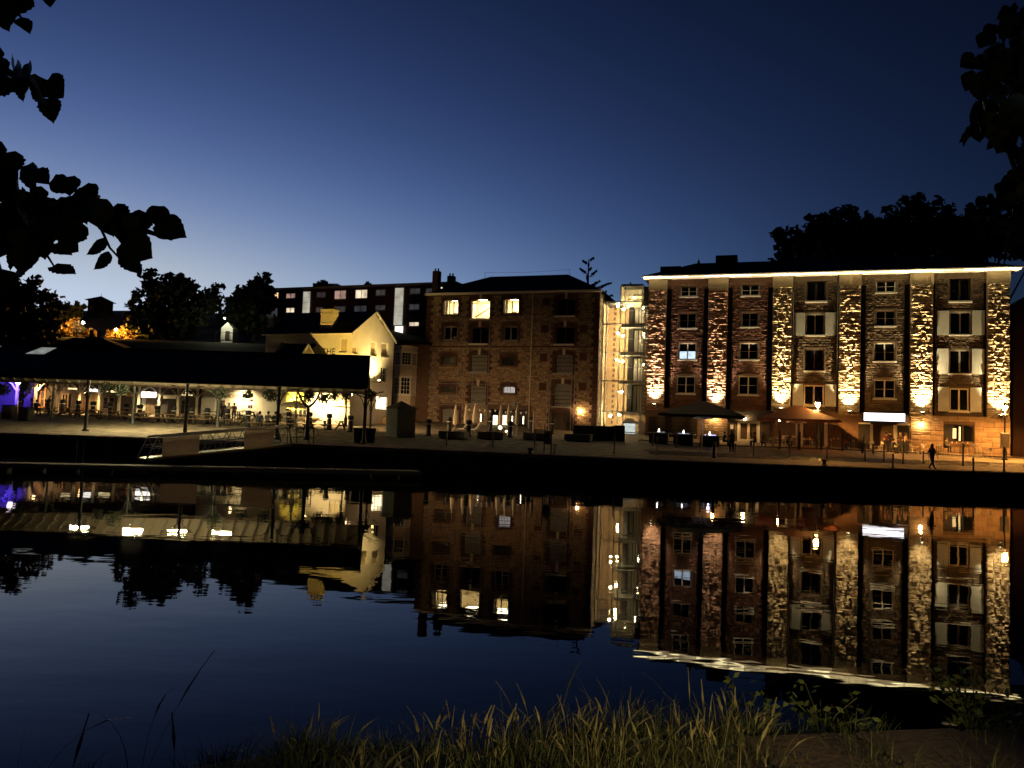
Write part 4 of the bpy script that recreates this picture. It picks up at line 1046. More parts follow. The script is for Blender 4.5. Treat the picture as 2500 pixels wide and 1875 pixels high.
# ================================================================== ARCADED TIMBER BUILDING AT THE LEFT
Af = Fac((-54, 71.5), (tuple(WE)[0] - .1, WE.y - .2), 2.4)
AR = thing('timber_arcade', 'low timber and brick arcade of shops seen under the shed roof at the left', 'shop row', Af.w(0, 0, 0), Af.ang)
MB().box(0, Af.L, 1.5, 6, -1, 4.0).build('back_wall', 'timber_dark', AR)
MB().add([(-.3, -.6, 3.9), (Af.L, -.6, 3.9), (Af.L, 3, 6), (-.3, 3, 6), (Af.L, 6.4, 3.9), (-.3, 6.4, 3.9)], [(0, 1, 2, 3), (3, 2, 4, 5)]).build('roof', 'slate', AR)
MB().box(0, Af.L, -.2, .0, 3.3, 3.9).build('fascia_beam', 'timber_dark', AR)
rg = random.Random(2)
n = 0
for u in (40, 85, 140, 193, 241, 290, 338, 388, 434, 480):
    s_ = Af.px(u, 1000)[0]
    MB().box(s_ - .11, s_ + .11, -.18, .04, 0, 3.3).build('arcade_post', 'timber_pale', AR)
    g = MB(); g.tube([(s_ - .9, -.07, 3.25), (s_ - .5, -.07, 3.0), (s_ - .12, -.07, 2.4)], .07, 6).tube([(s_ + .9, -.07, 3.25), (s_ + .5, -.07, 3.0), (s_ + .12, -.07, 2.4)], .07, 6); g.build('arcade_brace', 'timber_pale', AR)
M['shop_sign_lit'] = emit('shop_sign_lit', (1.0, 0.97, 0.9), 3.2, .1, 1)
M['shop_sign_dim'] = emit('shop_sign_dim', (1.0, 0.78, 0.40), 1.3, .3, 2)
for u0, u1, v0, v1, k in ((345, 381, 957, 970, 'shop_sign_lit'), (166, 188, 947, 951, 'shop_sign_dim'), (219, 237, 950, 956, 'shop_sign_lit'), (256, 283, 953, 958, 'shop_sign_dim'), (399, 430, 963, 973, 'cream_paint'), (306, 325, 958, 968, 'orange_door'), (444, 470, 963, 966, 'shop_sign_dim')):
    rr = Af.rect(u0, v0, u1, v1, -.3); MB().cham(rr[0], rr[1], -.34, -.22, rr[2], rr[3], .02).build('shop_sign', k, AR)
# shop doors and windows under the arcade
for u0, u1, v0, v1, k, pn in ((86, 112, 935, 995, 'orange_door', 'pane_grey'), (346, 356, 972, 1003, 'cream_paint', 'shop_sign_dim'), (250, 280, 968, 1000, 'timber_dark', 'pane_dark'), (392, 410, 975, 1012, 'timber_dark', 'pane_grey'), (440, 465, 975, 1012, 'timber_dark', 'pane_dark'), (150, 168, 960, 1000, 'timber', 'pane_dark')):
    rr = Af.rect(u0, v0, u1, v1, 1.45); window(AR, (rr[0], rr[1], max(rr[2], .05), rr[3]), 1.35, k, pn, 2, 3, .12, name='shop_door')
for i in range(16):
    s_ = Af.px(195 + i * 2.6, 980, 1.4)[0]; MB().box(s_ - .1, s_ + .1, 1.4, 1.47, .2, 2.8).build('board', 'timber', AR)
for i in range(10):
    s_ = Af.px(358 + i * 3, 980, 1.4)[0]; MB().box(s_ - .1, s_ + .1, 1.4, 1.47, .2, 2.6).build('board', 'timber', AR)

# ================================================================== BLOCK OF FLATS ON THE HILL
Hf = Fac((XU(641, 138, 720), 138), (XU(1112, 124, 700), 124), 11)
FL = thing('flats_block', 'dark flat roofed block of flats on the hill behind the inn, some windows lit', 'flats', Hf.w(0, 0, 0), Hf.ang)
ht = Hf.px(870, 702)[1]
MB().box(0, Hf.L, 0, 11, -4, ht).build('wall', 'brick_dark', FL)
MB().box(-.4, Hf.L + .4, -.5, 11.4, ht, ht + .35).build('roof_slab', 'frame_grey', FL)
for u in (733, 948): s_ = Hf.px(u, 700)[0]; MB().cham(s_ - .8, s_ + .8, 4, 6, ht + .35, ht + 1.1, .05).build('roof_vent', 'black_metal', FL)
M['flat_warm'] = emit('flat_warm', (1.0, 0.66, 0.30), .95, .5, .8); M['flat_pink'] = emit('flat_pink', (1.0, 0.62, 0.50), .33, .6, .9)
M['flat_cream'] = emit('flat_cream', (1.0, 0.80, 0.55), .85, .5, .8); M['flat_dim'] = emit('flat_dim', (0.55, 0.6, 0.68), .05, .5, .6); M['stair_lit'] = emit('stair_lit', (0.95, 0.92, 0.74), .42, .4, .5); M['stair_bright'] = emit('stair_bright', (1.0, 0.95, 0.75), 1.6)
for u0, u1, v0, v1, k in ((651, 681, 714, 736, 'flat_warm'), (699, 722, 716, 729, 'flat_pink'), (774, 796, 713, 726, 'flat_dim'), (817, 846, 709, 731, 'flat_pink'), (868, 898, 707, 729, 'flat_cream'), (918, 942, 707, 722, 'flat_dim'), (1001, 1027, 704, 718, 'flat_dim'),
                          (651, 679, 752, 774, 'flat_dim'), (699, 720, 751, 764, 'flat_cream'), (772, 790, 750, 763, 'flat_dim'), (815, 844, 748, 766, 'flat_dim'), (865, 896, 746, 764, 'flat_dim'), (917, 942, 745, 758, 'flat_dim'), (999, 1025, 742, 757, 'flat_dim'), (999, 1024, 786, 797, 'flat_cream'), (1040, 1060, 704, 716, 'flat_dim'), (1070, 1082, 700, 706, 'flat_cream')):
    rr = Hf.rect(u0, v0, u1, v1); w = window(FL, rr, -.12, 'frame_grey', k, 2, 1, .09)
    MB().box(rr[0] - .05, rr[1] + .05, -.2, -.122, rr[2] - .12, rr[2] - .01).build('sill', 'frame_grey', w)
for u0, u1, v0, v1 in ((740, 760, 711, 768), (963, 987, 702, 796)):
    rr = Hf.rect(u0, v0, u1, v1); w = window(FL, rr, -.25, 'galv', 'stair_lit', 1, 4, .12, name='stair_window')
rr = Hf.rect(966, 797, 985, 822); MB().box(rr[0], rr[1], -.3, -.2, rr[2], rr[3]).build('lit_entrance', 'stair_bright', FL)
# small lit house end among the trees
p = P(553, 829, 99); SH = thing('small_lit_outbuilding', 'small white outbuilding end lit among the dark trees left of the inn', 'outbuilding', (p.x, p.y, p.z), .1)
M['lit_wall'] = mat('lit_wall', (0.66, 0.66, 0.56), .8, var=.3, scale=1, bump=.1)
MB().prism([(-.75, -3), (.75, -3), (.75, 1.5), (0, 2.3), (-.75, 1.5)], 0, 3).build('wall', 'lit_wall', SH)
MB().box(-.2, .35, -.05, -.004, 0, 1.1).build('door', 'timber_dark', SH)
g = MB(); g.tube([(-1.2, -.6, .9), (1.2, -.6, .9)], .03, 5)
for i in range(5): g.tube([(-1.2 + i * .6, -.6, -.6), (-1.2 + i * .6, -.6, .9)], .025, 5)
g.build('railing', 'black_metal', SH)
t = thing('outbuilding_lamp', 'lamp above the small lit outbuilding among the trees', 'lamp', (p.x + .2, p.y - 1.6, p.z + 2.6)); M['lamp_out'] = emit('lamp_out', (1, .95, .7), 1500)
MB().sphere((0, 0, 0), .07, 8, 6).build('globe', 'lamp_out', t); MB().beam((0, 0, .08), (0, 1.6, .1), .05).build('arm', 'black_metal', t)
# turret on the skyline
p = P(244, 772, 125); TW = thing('skyline_turret', 'small square turret with a pyramid roof on the left skyline', 'turret', (p.x, p.y, p.z), .1); TW.scale = (.84, .84, .84)
MB().cham(-1.7, 1.7, -1.7, 1.7, -4, 2.9, .05).build('wall', 'slate', TW)
m = MB(); m.add([(-2.2, -2.2, 2.9), (2.2, -2.2, 2.9), (2.2, 2.2, 2.9), (-2.2, 2.2, 2.9), (0, 0, 4.0)], [(0, 1, 4), (1, 2, 4), (2, 3, 4), (3, 0, 4), (3, 2, 1, 0)]); m.build('roof', 'slate', TW)
MB().tube([(0, 0, 3.9), (0, 0, 4.5)], .04, 5).build('finial', 'black_metal', TW)
MB().box(-1.2, -.5, -1.76, -1.705, .8, 2.0).build('window', 'pane_grey', TW)
# dark house with two chimney pots just above the shed roof
p = P(215, 838, 84); DH = thing('dark_cottage', 'dark cottage roof with a pair of chimney pots above the open shed', 'cottage', (p.x, p.y, p.z), .1)
MB().prism([(-4, -5), (4, -5), (4, -.4), (1.6, .55), (-1.6, .55), (-4, -.4)], 0, 5).build('roof', 'slate', DH)
g = MB(); g.cham(-.8, .9, 1, 2, .3, .85, .04); g.build('chimney', 'brick_dark', DH); MB().lathe([(.22, 0), (.18, .8)], (-.35, 1.5, .85), 8).build('chimney_pot', 'brick_dark', DH); MB().lathe([(.22, 0), (.18, .75)], (.45, 1.5, .85), 8).build('chimney_pot', 'brick_dark', DH)

# ================================================================== OPEN TRANSIT SHED ON THE QUAY
SA = Vector((-52.0, 54.2)); SB = Vector((-9.95, 51.4)); SV = Vector((-1.75, 10.2))
SHD = thing('open_transit_shed', 'long open sided shed with a dark roof on iron posts along the quay', 'shed')
def sp(t, k, z):            # t along the front, k across (0 front .. 1 back)
    q = SA.lerp(SB, t) + SV * k
    return (q.x, q.y, z)
EZ, RZ = 5.46, 7.72
ov = .045                    # eaves overhang
def slope_z(k): return lerp(EZ, RZ, k / .5) if k <= .5 else lerp(RZ, EZ, (k - .5) / .5)
mb = MB(); A, B_ = -.02, 1.004
for k0, k1 in ((-ov, .5), (.5, 1 + ov)):
    for dz in (0.0,):
        pts = [sp(A, k0, slope_z(k0)), sp(B_, k0, slope_z(k0)), sp(B_, k1, slope_z(k1)), sp(A, k1, slope_z(k1))]
        lo = [(x, y, z + .02) for x, y, z in pts]; hi = [(x, y, z + .2) for x, y, z in pts]
        mb.add(lo + hi, [(3, 2, 1, 0), (4, 5, 6, 7), (0, 1, 5, 4), (1, 2, 6, 5), (2, 3, 7, 6), (3, 0, 4, 7)])
roof = mb.build('roof', 'slate', SHD)
g = MB(); g.tube([sp(A, .5, RZ + .2), sp(B_, .5, RZ + .2)], .1, 6); g.build('ridge_tile', 'slate', roof)
g = MB(); g.tube([sp(A, -ov - .01, EZ - .14), sp(B_, -ov - .01, EZ - .14)], .06, 6); g.build('gutter', 'black_metal', roof)
mb = MB()
for k0, k1 in ((-ov + .01, .5), (.5, 1 + ov - .01)):
    mb.add([sp(A + .002, k0, slope_z(k0) + .01), sp(B_ - .002, k0, slope_z(k0) + .01), sp(B_ - .002, k1, slope_z(k1) + .01), sp(A + .002, k1, slope_z(k1) + .01)], [(3, 2, 1, 0)])
mb.build('roof_lining', 'timber_pale', roof)
for i in range(46):
    t = i / 45 * .995
    m = MB(); m.beam(sp(t, 0, EZ - .02), sp(t, .5, RZ - .1), .09, .16); m.beam(sp(t, 1, EZ - .02), sp(t, .5, RZ - .1), .09, .16); m.build('rafter', 'timber_pale', SHD)
for k in (0.0, 1.0): MB().beam(sp(0, k, EZ - .12), sp(1, k, EZ - .12), .18, .16).build('wall_plate', 'timber_dark', SHD)
# skylights, a faint glow painted in for light at the glass
M['skylight'] = emit('skylight', (0.62, 0.66, 0.60), .30, .5, 1.5)
for u0, u1 in ((100, 147), (-25, 5)):
    c0 = (P(u0, 850, 57.5).x - SA.x) / (SB.x - SA.x); c1 = (P(u1, 850, 57.5).x - SA.x) / (SB.x - SA.x)
    m = MB(); m.add([sp(c0, .34, slope_z(.34) + .23), sp(c1, .34, slope_z(.34) + .23), sp(c1 + .008, .48, slope_z(.48) + .23), sp(c0 + .014, .48, slope_z(.48) + .23)], [(0, 1, 2, 3)]); m.build('skylight', 'skylight', roof)
# weather boards of the right gable
nb = 13
for i in range(nb):
    z0_ = lerp(EZ, RZ, i / nb); z1_ = lerp(EZ, RZ, (i + 1) / nb); h0 = (RZ - z0_) / (RZ - EZ) * .5
    a = sp(1.0, .5 - h0, z0_); b_ = sp(1.0, .5 + h0, z0_)
    if h0 > .03: MB().beam((a[0] - .02, a[1], (z0_ + z1_) / 2), (b_[0] - .02, b_[1], (z0_ + z1_) / 2), .05, (z1_ - z0_) * .9).build('weather_board', 'timber', SHD)
# iron posts with curved brackets
def shed_post(x, y, big, rows_along):
    g0 = gz(x, y); m = MB()
    r = .12 if big else .085
    m.lathe([(r * 2.0, 0), (r * 1.9, .1), (r * 1.25, .2), (r, .5), (r * .9, 2.6), (r * 1.5, 2.68), (r * .9, 2.76), (r * .85, EZ - g0 - .3), (r * 1.5, EZ - g0 - .2)], (x, y, g0), 12)
    o = m.build('post', 'iron_green' if not big else 'black_metal', SHD, smooth=True)
    ex_ = (SB - SA).normalized()
    for sg_ in (-1, 1):
        g = MB(); pts = []
        for q in range(7):
            a_ = q / 6 * math.pi / 2; dd = 1.15 * (1 - math.cos(a_)); hh = 1.25 * math.sin(a_)
            pts.append((x + ex_.x * sg_ * (dd + .08), y + ex_.y * sg_ * (dd + .08), EZ - 1.55 + hh))
        g.tube(pts, .035, 6)
        g.tube([(x + ex_.x * sg_ * .1, y + ex_.y * sg_ * .1, EZ - .75), (x + ex_.x * sg_ * .45, y + ex_.y * sg_ * .45, EZ - .62), (x + ex_.x * sg_ * .75, y + ex_.y * sg_ * .75, EZ - .32)], .022, 5)
        g.build('bracket', 'iron_green' if not big else 'black_metal', o)
for u in (-32, 208, 451, 676, 889):
    d0 = 53.4 + (u - 208) * -.0024 + .3; shed_post(XU(u, d0, 1062), d0, True, 0)
for u in (125, 323, 531, 721, 904):
    d0 = 63.2 - (u - 125) * .0028; shed_post(XU(u, d0, 1040), d0, False, 0)
# forked post with two sweeping arms
x = XU(749, 53.2, 1066); y = 53.2; g0 = gz(x, y); zj = P(749, 992, 53.2).z
FP = thing('forked_iron_post', 'forked iron post whose two arms sweep up like a wine glass under the shed eaves', 'post', (x, y, g0))
m = MB(); m.lathe([(.26, 0), (.24, .1), (.17, .3), (.13, 1.2), (.12, zj - g0)], n=12); m.build('post', 'black_metal', FP, smooth=True)
for sg_ in (-1, 1):
    pts = [(sg_ * .02, 0, zj - g0 - .05), (sg_ * .3, 0, zj - g0 + .18), (sg_ * .58, 0, zj - g0 + .55), (sg_ * .74, 0, zj - g0 + .95), (sg_ * .8, 0, EZ - g0 - .3)]
    m = MB(); m.tube(pts, [.11, .085, .075, .065, .06], 8); m.tube([(sg_ * .8, 0, EZ - g0 - .32), (sg_ * 1.4, 0, EZ - g0 - .22)], .035, 6); m.build('arm', 'black_metal', FP, smooth=True)
# ================================================================== THINGS ON THE QUAY
def GH(u, v):
    """place on the quay whose foot is seen at u, v"""
    best = None
    for i in range(400):
        D = 50.0 + i * .1; p = P(u, v, D); e_ = abs(p.z - gz(p.x, D))
        if best is None or e_ < best[0]: best = (e_, p.x, D)
    return Vector((best[1], best[2], gz(best[1], best[2])))
def at(u, D, dz=0.0):
    x = XU(u, D); return Vector((x, D, gz(x, D) + dz))

# ---- lamps that light the place
def tube_lamp(u, D, z, label, m_, ln=1.5):
    x = XU(u, D, 950); t = thing('tube_lamp', label, 'lamp', (x, D, z), -.06, 'tube lamps under the shed roof')
    MB().cham(-ln / 2, ln / 2, -.09, .09, 0, .07, .02).build('lamp_body', 'white_paint', t)
    MB().tube([(-ln / 2 + .05, 0, -.03), (ln / 2 - .05, 0, -.03)], .035, 8).build('tube', m_, t)
    MB().tube([(0, 0, .07), (0, 0, .7)], .015, 5).build('rod', 'black_metal', t)
M['tube_on'] = emit('tube_on', (1.0, 0.82, 0.42), 1700); M['tube_low'] = emit('tube_low', (1.0, 0.82, 0.42), 420)
for u, D, m_, lb in ((345, 55.6, 'tube_on', 'bright tube lamp under the shed roof above the brightest patch of ground'), (452, 55.8, 'tube_low', 'bright tube lamp under the shed roof beside the tall black iron post'), (560, 56, 'tube_low', 'tube lamp under the shed roof in front of the painted inn name'), (215, 55.8, 'tube_low', 'dim tube lamp under the shed roof at its left part')):
    tube_lamp(u, D, 5.5, lb, m_)

def flood(fac, u, v, off, label, aim, power, c, cone=130, size=.08, m_=None):
    s_, z = fac.px(u, v, off); t = thing('wall_floodlight', label, 'floodlight', fac.w(s_, off, z), fac.ang)
    MB().cham(-.16, .16, -.1, .1, -.1, .1, .03).build('housing', 'black_metal', t)
    MB().beam((0, .1, -.02), (0, -off - .01, -.02), .04).build('bracket', 'black_metal', t)
    d = Vector(aim).normalized()
    o = MB().cham(-.12, .12, -.07, .07, -.012, .012, .005).build('lens', m_ or emit('fl_' + label[:12], c, 40), t, loc=tuple(d * .14)); o.rotation_euler = d.to_track_quat('Z', 'Y').to_euler()
    light('SPOT', 'flood_beam', tuple(d * .17), power, c, t, aim=tuple(d * 3), size=size, cone=cone, blend=.8)
    return t
YEL = (1.0, 0.66, 0.16)
q = sp(.975, 1.1, EZ - .05); t = thing('shed_floodlight', 'yellow floodlight under the rear shed eaves shining up at the painted word THE', 'floodlight', q)  # unseen source of the yellow wall light, placed to reach the chimney
MB().cham(-.16, .16, -.1, .1, -.1, .1, .03).build('housing', 'black_metal', t); MB().beam((0, -.1, 0), (.12, -.9, .1), .04).build('bracket', 'black_metal', t); MB().cham(-.12, .12, .101, .115, -.07, .07, .005).build('lens', emit('the_flood', YEL, 40), t)
light('SPOT', 'flood_beam', (0, .2, 0), 7000, (1.0, .62, .12), t, aim=tuple(Pf.w(L_ - 1.7, 0, ze - .3) - Vector(q)), size=.08, cone=58, blend=.8)
flood(Pf, 702, 1000, -1.1, 'yellow uplight on the inn wall behind the small tan parasol', (0, 1, .55), 3000, (1.0, .66, .06), 92)
flood(Pf, 760, 948, -1.0, 'warm white floodlight over the inn door', (.2, .25, -1), 2300, (1.0, .68, .26), 150)
flood(Pf, 800, 950, -1.0, 'warm white floodlight over the inn terrace tables', (.0, .25, -1), 3000, (1.0, .68, .26), 150)
flood(Wf, 577, 943, -1.2, 'white floodlight above the painted inn name', (0, .3, -1), 1800, (1.0, .74, .34), 155)
flood(Pg, 926, 932, -.9, 'warm uplight at the foot of the inn gable', (0, .25, 1), 2600, (1.0, .70, .25), 130)
flood(Af, 100, 936, -.6, 'orange floodlight over the orange shop door at the left', (0, .9, -1), 1100, (1.0, .62, .25), 140)
flood(Af, 30, 930, -2.2, 'violet stage lamp at the left end under the shed', (-.45, 1, -.3), 7500, (.07, .04, 1.0), 84)
flood(Af, 363, 955, -1.4, 'white lamp over the bright shop sign of the arcade', (0, .4, -1), 1500, (1.0, .74, .36), 150)
flood(Af, 210, 955, -1.2, 'small warm lamp over the arcade shops', (0, .4, -1), 1100, (1.0, .62, .26), 150)
M['globe_pale'] = emit('globe_pale', (1.0, .82, .9), 5)
p = P(45, 933, 66); t = thing('globe_lantern', 'round pale globe lantern beside the violet light at the far left', 'lantern', p); MB().sphere((0, 0, 0), .24, 14, 10).build('globe', 'globe_pale', t, smooth=True); MB().tube([(0, 0, .22), (0, 0, 1.1)], .012, 5).build('cord', 'black_metal', t)
p = P(58, 930, 66.6); t = thing('globe_lantern', 'smaller round lantern just right of the pale globe at the far left', 'lantern', p); MB().sphere((0, 0, 0), .13, 12, 8).build('globe', 'globe_pale', t, smooth=True); MB().tube([(0, 0, .12), (0, 0, 1.1)], .012, 5).build('cord', 'black_metal', t)

q = sp(.965, 1.0, EZ - .25); t = thing('shed_floodlight', 'amber floodlight under the rear eaves at the right end of the shed', 'floodlight', q)  # hidden lamp added to warm the brown warehouse and bay house
MB().cham(-.16, .16, -.1, .1, -.1, .1, .03).build('housing', 'black_metal', t); MB().beam((0, 0, .1), (0, 0, .3), .04).build('bracket', 'black_metal', t); MB().cham(.165, .18, -.08, .08, -.08, .08, .005).build('lens', emit('shed_flood', (1, .6, .25), 40), t)
light('SPOT', 'flood_beam', (.25, .15, 0), 5600, (1.0, .58, .25), t, aim=(13, 16.5, 2.2), size=.1, cone=105, blend=.8)

def street_lamp(pos, h, label, m_, r=.19, extra=None):
    t = thing('street_lamp', label, 'street lamp', pos, 0, 'street lamps')
    m = MB(); m.lathe([(.2, 0), (.2, .12), (.16, .15), (.16, .75), (.1, .95), (.07, 1.1), (.055, h - .75), (.09, h - .7), (.05, h - .62), (.05, h - .35), (.11, h - .3)], n=12); m.build('post', 'black_metal', t, smooth=True)
    MB().tube([(-.3, 0, h - .62), (.3, 0, h - .62)], .018, 6).build('ladder_bar', 'black_metal', t)
    m = MB(); m.lathe([(.10, h - .3), (.22, h + .02), (.2, h + .06)], n=6)
    m.build('lantern_glass', m_, t)
    m = MB(); m.lathe([(.25, h + .062), (.08, h + .26), (.05, h + .3), (.05, h + .36), (.01, h + .42)], n=6); m.build('lantern_cap', 'black_metal', t)
    if m_ == 'lamp_sodium': light('SPOT', 'lamp_beam', (0, -.16, h - .34), 6000, (1.0, .42, .09), t, aim=(0, -.16, 0), size=.12, cone=168, blend=.35)
    return t
M['lamp_sodium'] = emit('lamp_sodium', (1.0, 0.46, 0.10), 420)
g1 = GH(1995, 1097); h1 = P(1996, 985, g1.y).z - g1.z
street_lamp(g1, h1, 'lit street lamp standing at the brown red parasol', 'lamp_sodium')
g2 = Vector((P(2453, 1108, 61.5).x, 61.5, 0)); g2.z = gz(g2.x, g2.y); h2 = P(2456, 993, 61.5).z - g2.z
t = street_lamp(g2, h2, 'lit street lamp with a grey box sign by the right edge', 'lamp_sodium')
MB().cham(-.3, .3, -.14, .14, 1.0, 2.2, .02).build('sign_box', 'concrete', t)
g3 = Vector((-13.2, 65.5, 0)); g3.z = gz(g3.x, g3.y)
street_lamp(GH(843, 1042), 2.9, 'slim dark lamp post under a flower basket in front of the inn', 'pane_grey')
# lamps on the hill path
M['lamp_hill'] = emit('lamp_hill', (1.0, 0.42, 0.06), 2600); M['lamp_hill_w'] = emit('lamp_hill_w', (1.0, 0.82, 0.62), 200)
for u, v, D, m_, lb in ((140, 786, 101, 'lamp_hill', 'orange lamp at the left end of the lit hillside hedge'), (203, 788, 103, 'lamp_hill_w', 'pale lamp in the middle of the lit hillside hedge'), (283, 805, 101, 'lamp_hill', 'orange lamp at the right end of the lit hillside hedge')):
    p = P(u, v, D); z = gz(p.x, p.y); hh = max(1.5, p.z - z)
    t = thing('hill_lamp', lb, 'street lamp', (p.x, p.y, p.z - hh), 0, 'street lamps on the hill')
    MB().lathe([(.1, 0), (.06, .5), (.05, hh - .2)], n=8).build('post', 'black_metal', t); MB().sphere((0, 0, hh), .15, 10, 8).build('globe', m_, t, smooth=True); MB().lathe([(.26, hh + .15), (.03, hh + .35)], n=8).build('cap', 'black_metal', t)
# wall lamps of the floodlit warehouse ground floor
wall_lamp(F, 1744, 1018, 'bright warm wall lamp beside the black parasol', off=GY - .35)
wall_lamp(F, 1818, 1022, 'bright wall lamp over the cream double doors', off=GY - .75, m_='lamp_amber')
wall_lamp(F, 2249, 1036, 'warm wall lamp on the orange stone wall right of the shop sign', off=GY - .3)
wall_lamp(F, 1903, 1026, 'small lamp under the edge of the brown red parasol', off=-4.0, r=.07)

# ---- bollards
def bollard_proto():
    t = thing('bollard', 'x', 'bollard')
    m = MB(); m.lathe([(.27, 0), (.26, .1), (.2, .16), (.19, 1.0), (.21, 1.02)], n=12); m.build('shaft', 'black_metal', t, smooth=True)
    MB().lathe([(.198, .93), (.198, .985)], n=12).build('ring', 'white_paint', t)
    m = MB(); m.lathe([(.21, 1.021), (.25, 1.1), (.25, 1.3), (.2, 1.36), (.05, 1.39)], n=12); m.build('cap', 'black_metal', t, smooth=True)
    return t
BP = bollard_proto(); first = True
bl = [(11, 1000), (47, 1004), (80, 1006), (114, 1008), (152, 1010), (190, 1013), (226, 1016), (268, 1019), (307, 1022), (340, 1025), (383, 1028), (422, 1030), (466, 1033), (505, 1035), (554, 1038), (605, 1042), (704, 1046), (755, 1046), (803, 1050), (855, 1055)]
for i, (u, v) in enumerate(bl):
    o = BP if first else copy_tree(BP); first = False
    o.location = GH(u, v); tag(o, 'black bollard with a pale ring among the shed tables, %s from the left' % ORD[i], 'bollard', 'ringed bollards among the shed tables')
bl2 = [(1046, 1064, 'in front of the left corner of the brown warehouse'), (1096, 1056, 'just left behind the first stone bench'), (1144, 1066, 'between the first two stone benches from the kiosk'), (1196, 1054, 'behind the second stone bench from the kiosk'), (1245, 1068, 'just right of the second stone bench from the kiosk'), (1347, 1060, 'behind the sign posts'), (1296, 1052, 'behind the third stone bench from the kiosk')]
for u, v, lb in bl2:
    o = copy_tree(BP); o.location = GH(u, v); tag(o, 'black ringed bollard ' + lb, 'bollard', 'ringed bollards before the brown warehouse')

# slender posts along the edge of the quay on the right
def slim_post(u, v0, v1, label, matn='black_metal', r=.05, grp='slender quay posts'):
    g0 = GH(u, v1); h = max(.5, P(u, v0, g0.y).z - g0.z); t = thing('quay_post', label, 'post', g0, 0, grp)
    MB().lathe([(r * 1.5, 0), (r * 1.4, .06), (r, .1), (r, h - .04), (r * .7, h)], n=10).build('post', matn, t, smooth=True)
    MB().lathe([(r * 1.05, h * .82), (r * 1.15, h * .84), (r * 1.15, h * .87), (r * 1.05, h * .89)], n=10).build('collar', matn, t)
sp_ = [(1593, 1054, 1089), (1651, 1054, 1093), (1712, 1057, 1099), (1795, 1081, 1108), (1840, 1072, 1113), (1927, 1084, 1116), (2019, 1089, 1121), (2112, 1083, 1126), (2158, 1083, 1127), (2180, 1107, 1142), (2205, 1083, 1132), (2254, 1101, 1132), (2351, 1081, 1137), (2376, 1117, 1151), (2451, 1091, 1151)]
for i, (u, a, b_) in enumerate(sp_):
    slim_post(u, a, b_, 'slender black post along the right quay, %s from the glass stair tower' % ORD[i], r=.06)
for i, (u, a, b_) in enumerate(((1203, 1053, 1091), (1304, 1048, 1099), (1500, 1056, 1107), (1604, 1066, 1111))):
    slim_post(u, a, b_, 'slender pale post near the water, %s from the kiosk' % ORD[i], 'concrete', .05, 'slender pale posts')
slim_post(1090, 1053, 1087, 'slender dark post in front of the first stone bench from the kiosk')
slim_post(1743, 1079, 1118, 'thick black bollard in front of the blue lit fire table', r=.13, grp=None)
g0 = GH(2012, 1135); t = thing('mooring_bollard', 'small squat mooring bollard on the quay edge below the street lamp', 'mooring bollard', g0); MB().lathe([(.16, 0), (.13, .05), (.12, .22), (.2, .3), (.19, .38), (.05, .42)], n=12).build('bollard', 'black_metal', t, smooth=True); MB().lathe([(.24, 0), (.22, .03)], n=12).build('base_plate', 'black_metal', t)
g0 = GH(1294, 1108); t = thing('mooring_bollard', 'small squat mooring bollard on the dark quay edge below the brown warehouse', 'mooring bollard', g0); MB().lathe([(.16, 0), (.13, .05), (.12, .22), (.2, .3), (.19, .38), (.05, .42)], n=12).build('bollard', 'black_metal', t, smooth=True); MB().lathe([(.24, 0), (.22, .03)], n=12).build('base_plate', 'black_metal', t)
# low rail in front of the terrace
RL = thing('terrace_rail', 'long low dark rail running along the front of the terrace', 'rail')
pts = [GH(u, v) for u, v in ((1560, 1078), (1640, 1082), (1780, 1092), (1900, 1096), (2050, 1101), (2200, 1108), (2350, 1115), (2500, 1122), (2560, 1125))]
MB().tube([(q.x, q.y, q.z + .14) for q in pts], .05, 6).build('rail', 'black_metal', RL)
for q in pts: MB().tube([(q.x, q.y, q.z), (q.x, q.y, q.z + .14)], .03, 6).build('rail_foot', 'black_metal', RL)
# glass screens of the terrace
for i, (u0, u1, v0, v1) in enumerate(((1903, 1950, 1054, 1096), (1952, 2005, 1056, 1098), (2056, 2108, 1060, 1102))):
    a = GH(u0, v1); b_ = GH(u1, v1 + 2); h = P(u0, v0, a.y).z - a.z
    t = thing('wind_screen', 'clear glass wind screen with dark uprights round the terrace, %s from the cream doors' % ORD[i], 'wind screen', a, math.atan2(b_.y - a.y, b_.x - a.x), 'terrace wind screens'); L = (b_ - a).xy.length
    for q in (0, L): MB().box(q - .07, q + .07, -.04, .04, 0, h + .1).build('upright', 'black_metal', t)
    MB().box(.07, L - .07, -.01, .01, .15, h - .25).build('pane', 'glass', t)

# ---- stone benches, kiosk, tubs
for i, (u, v, w_) in enumerate(((1101, 1072, 2.2), (1196, 1073, 2.2), (1305, 1075, 2.0), (1409, 1078, 2.2))):
    g0 = GH(u, v); t = thing('stone_bench', 'low block stone bench on the quay, %s from the kiosk' % ORD[i], 'stone bench', g0, -.3, 'stone benches')
    MB().cham(-w_ / 2, w_ / 2, 0, 1.1, .1, .62, .035).build('seat_block', 'concrete', t)
    MB().cham(-w_ / 2 + .12, w_ / 2 - .12, .1, 1.0, -.05, .1, .01).build('plinth', 'black_metal', t)
g0 = GH(977, 1066); KZ = P(975, 998, g0.y).z - g0.z
t = thing('kiosk', 'small green grey kiosk with a pyramid roof', 'kiosk', g0, R(40))
w_ = .82
MB().box(-w_, w_, -w_, w_, -.1, KZ).build('wall', 'kiosk', t)
for i in range(8):
    x = lerp(-w_, w_, (i + .5) / 8); MB().box(x - .085, x + .085, -w_ - .03, -w_ - .003, .05, KZ - .05).build('board', 'kiosk', t)
    MB().box(-w_ - .03, -w_ - .003, x - .085, x + .085, .05, KZ - .05).build('board', 'kiosk', t)
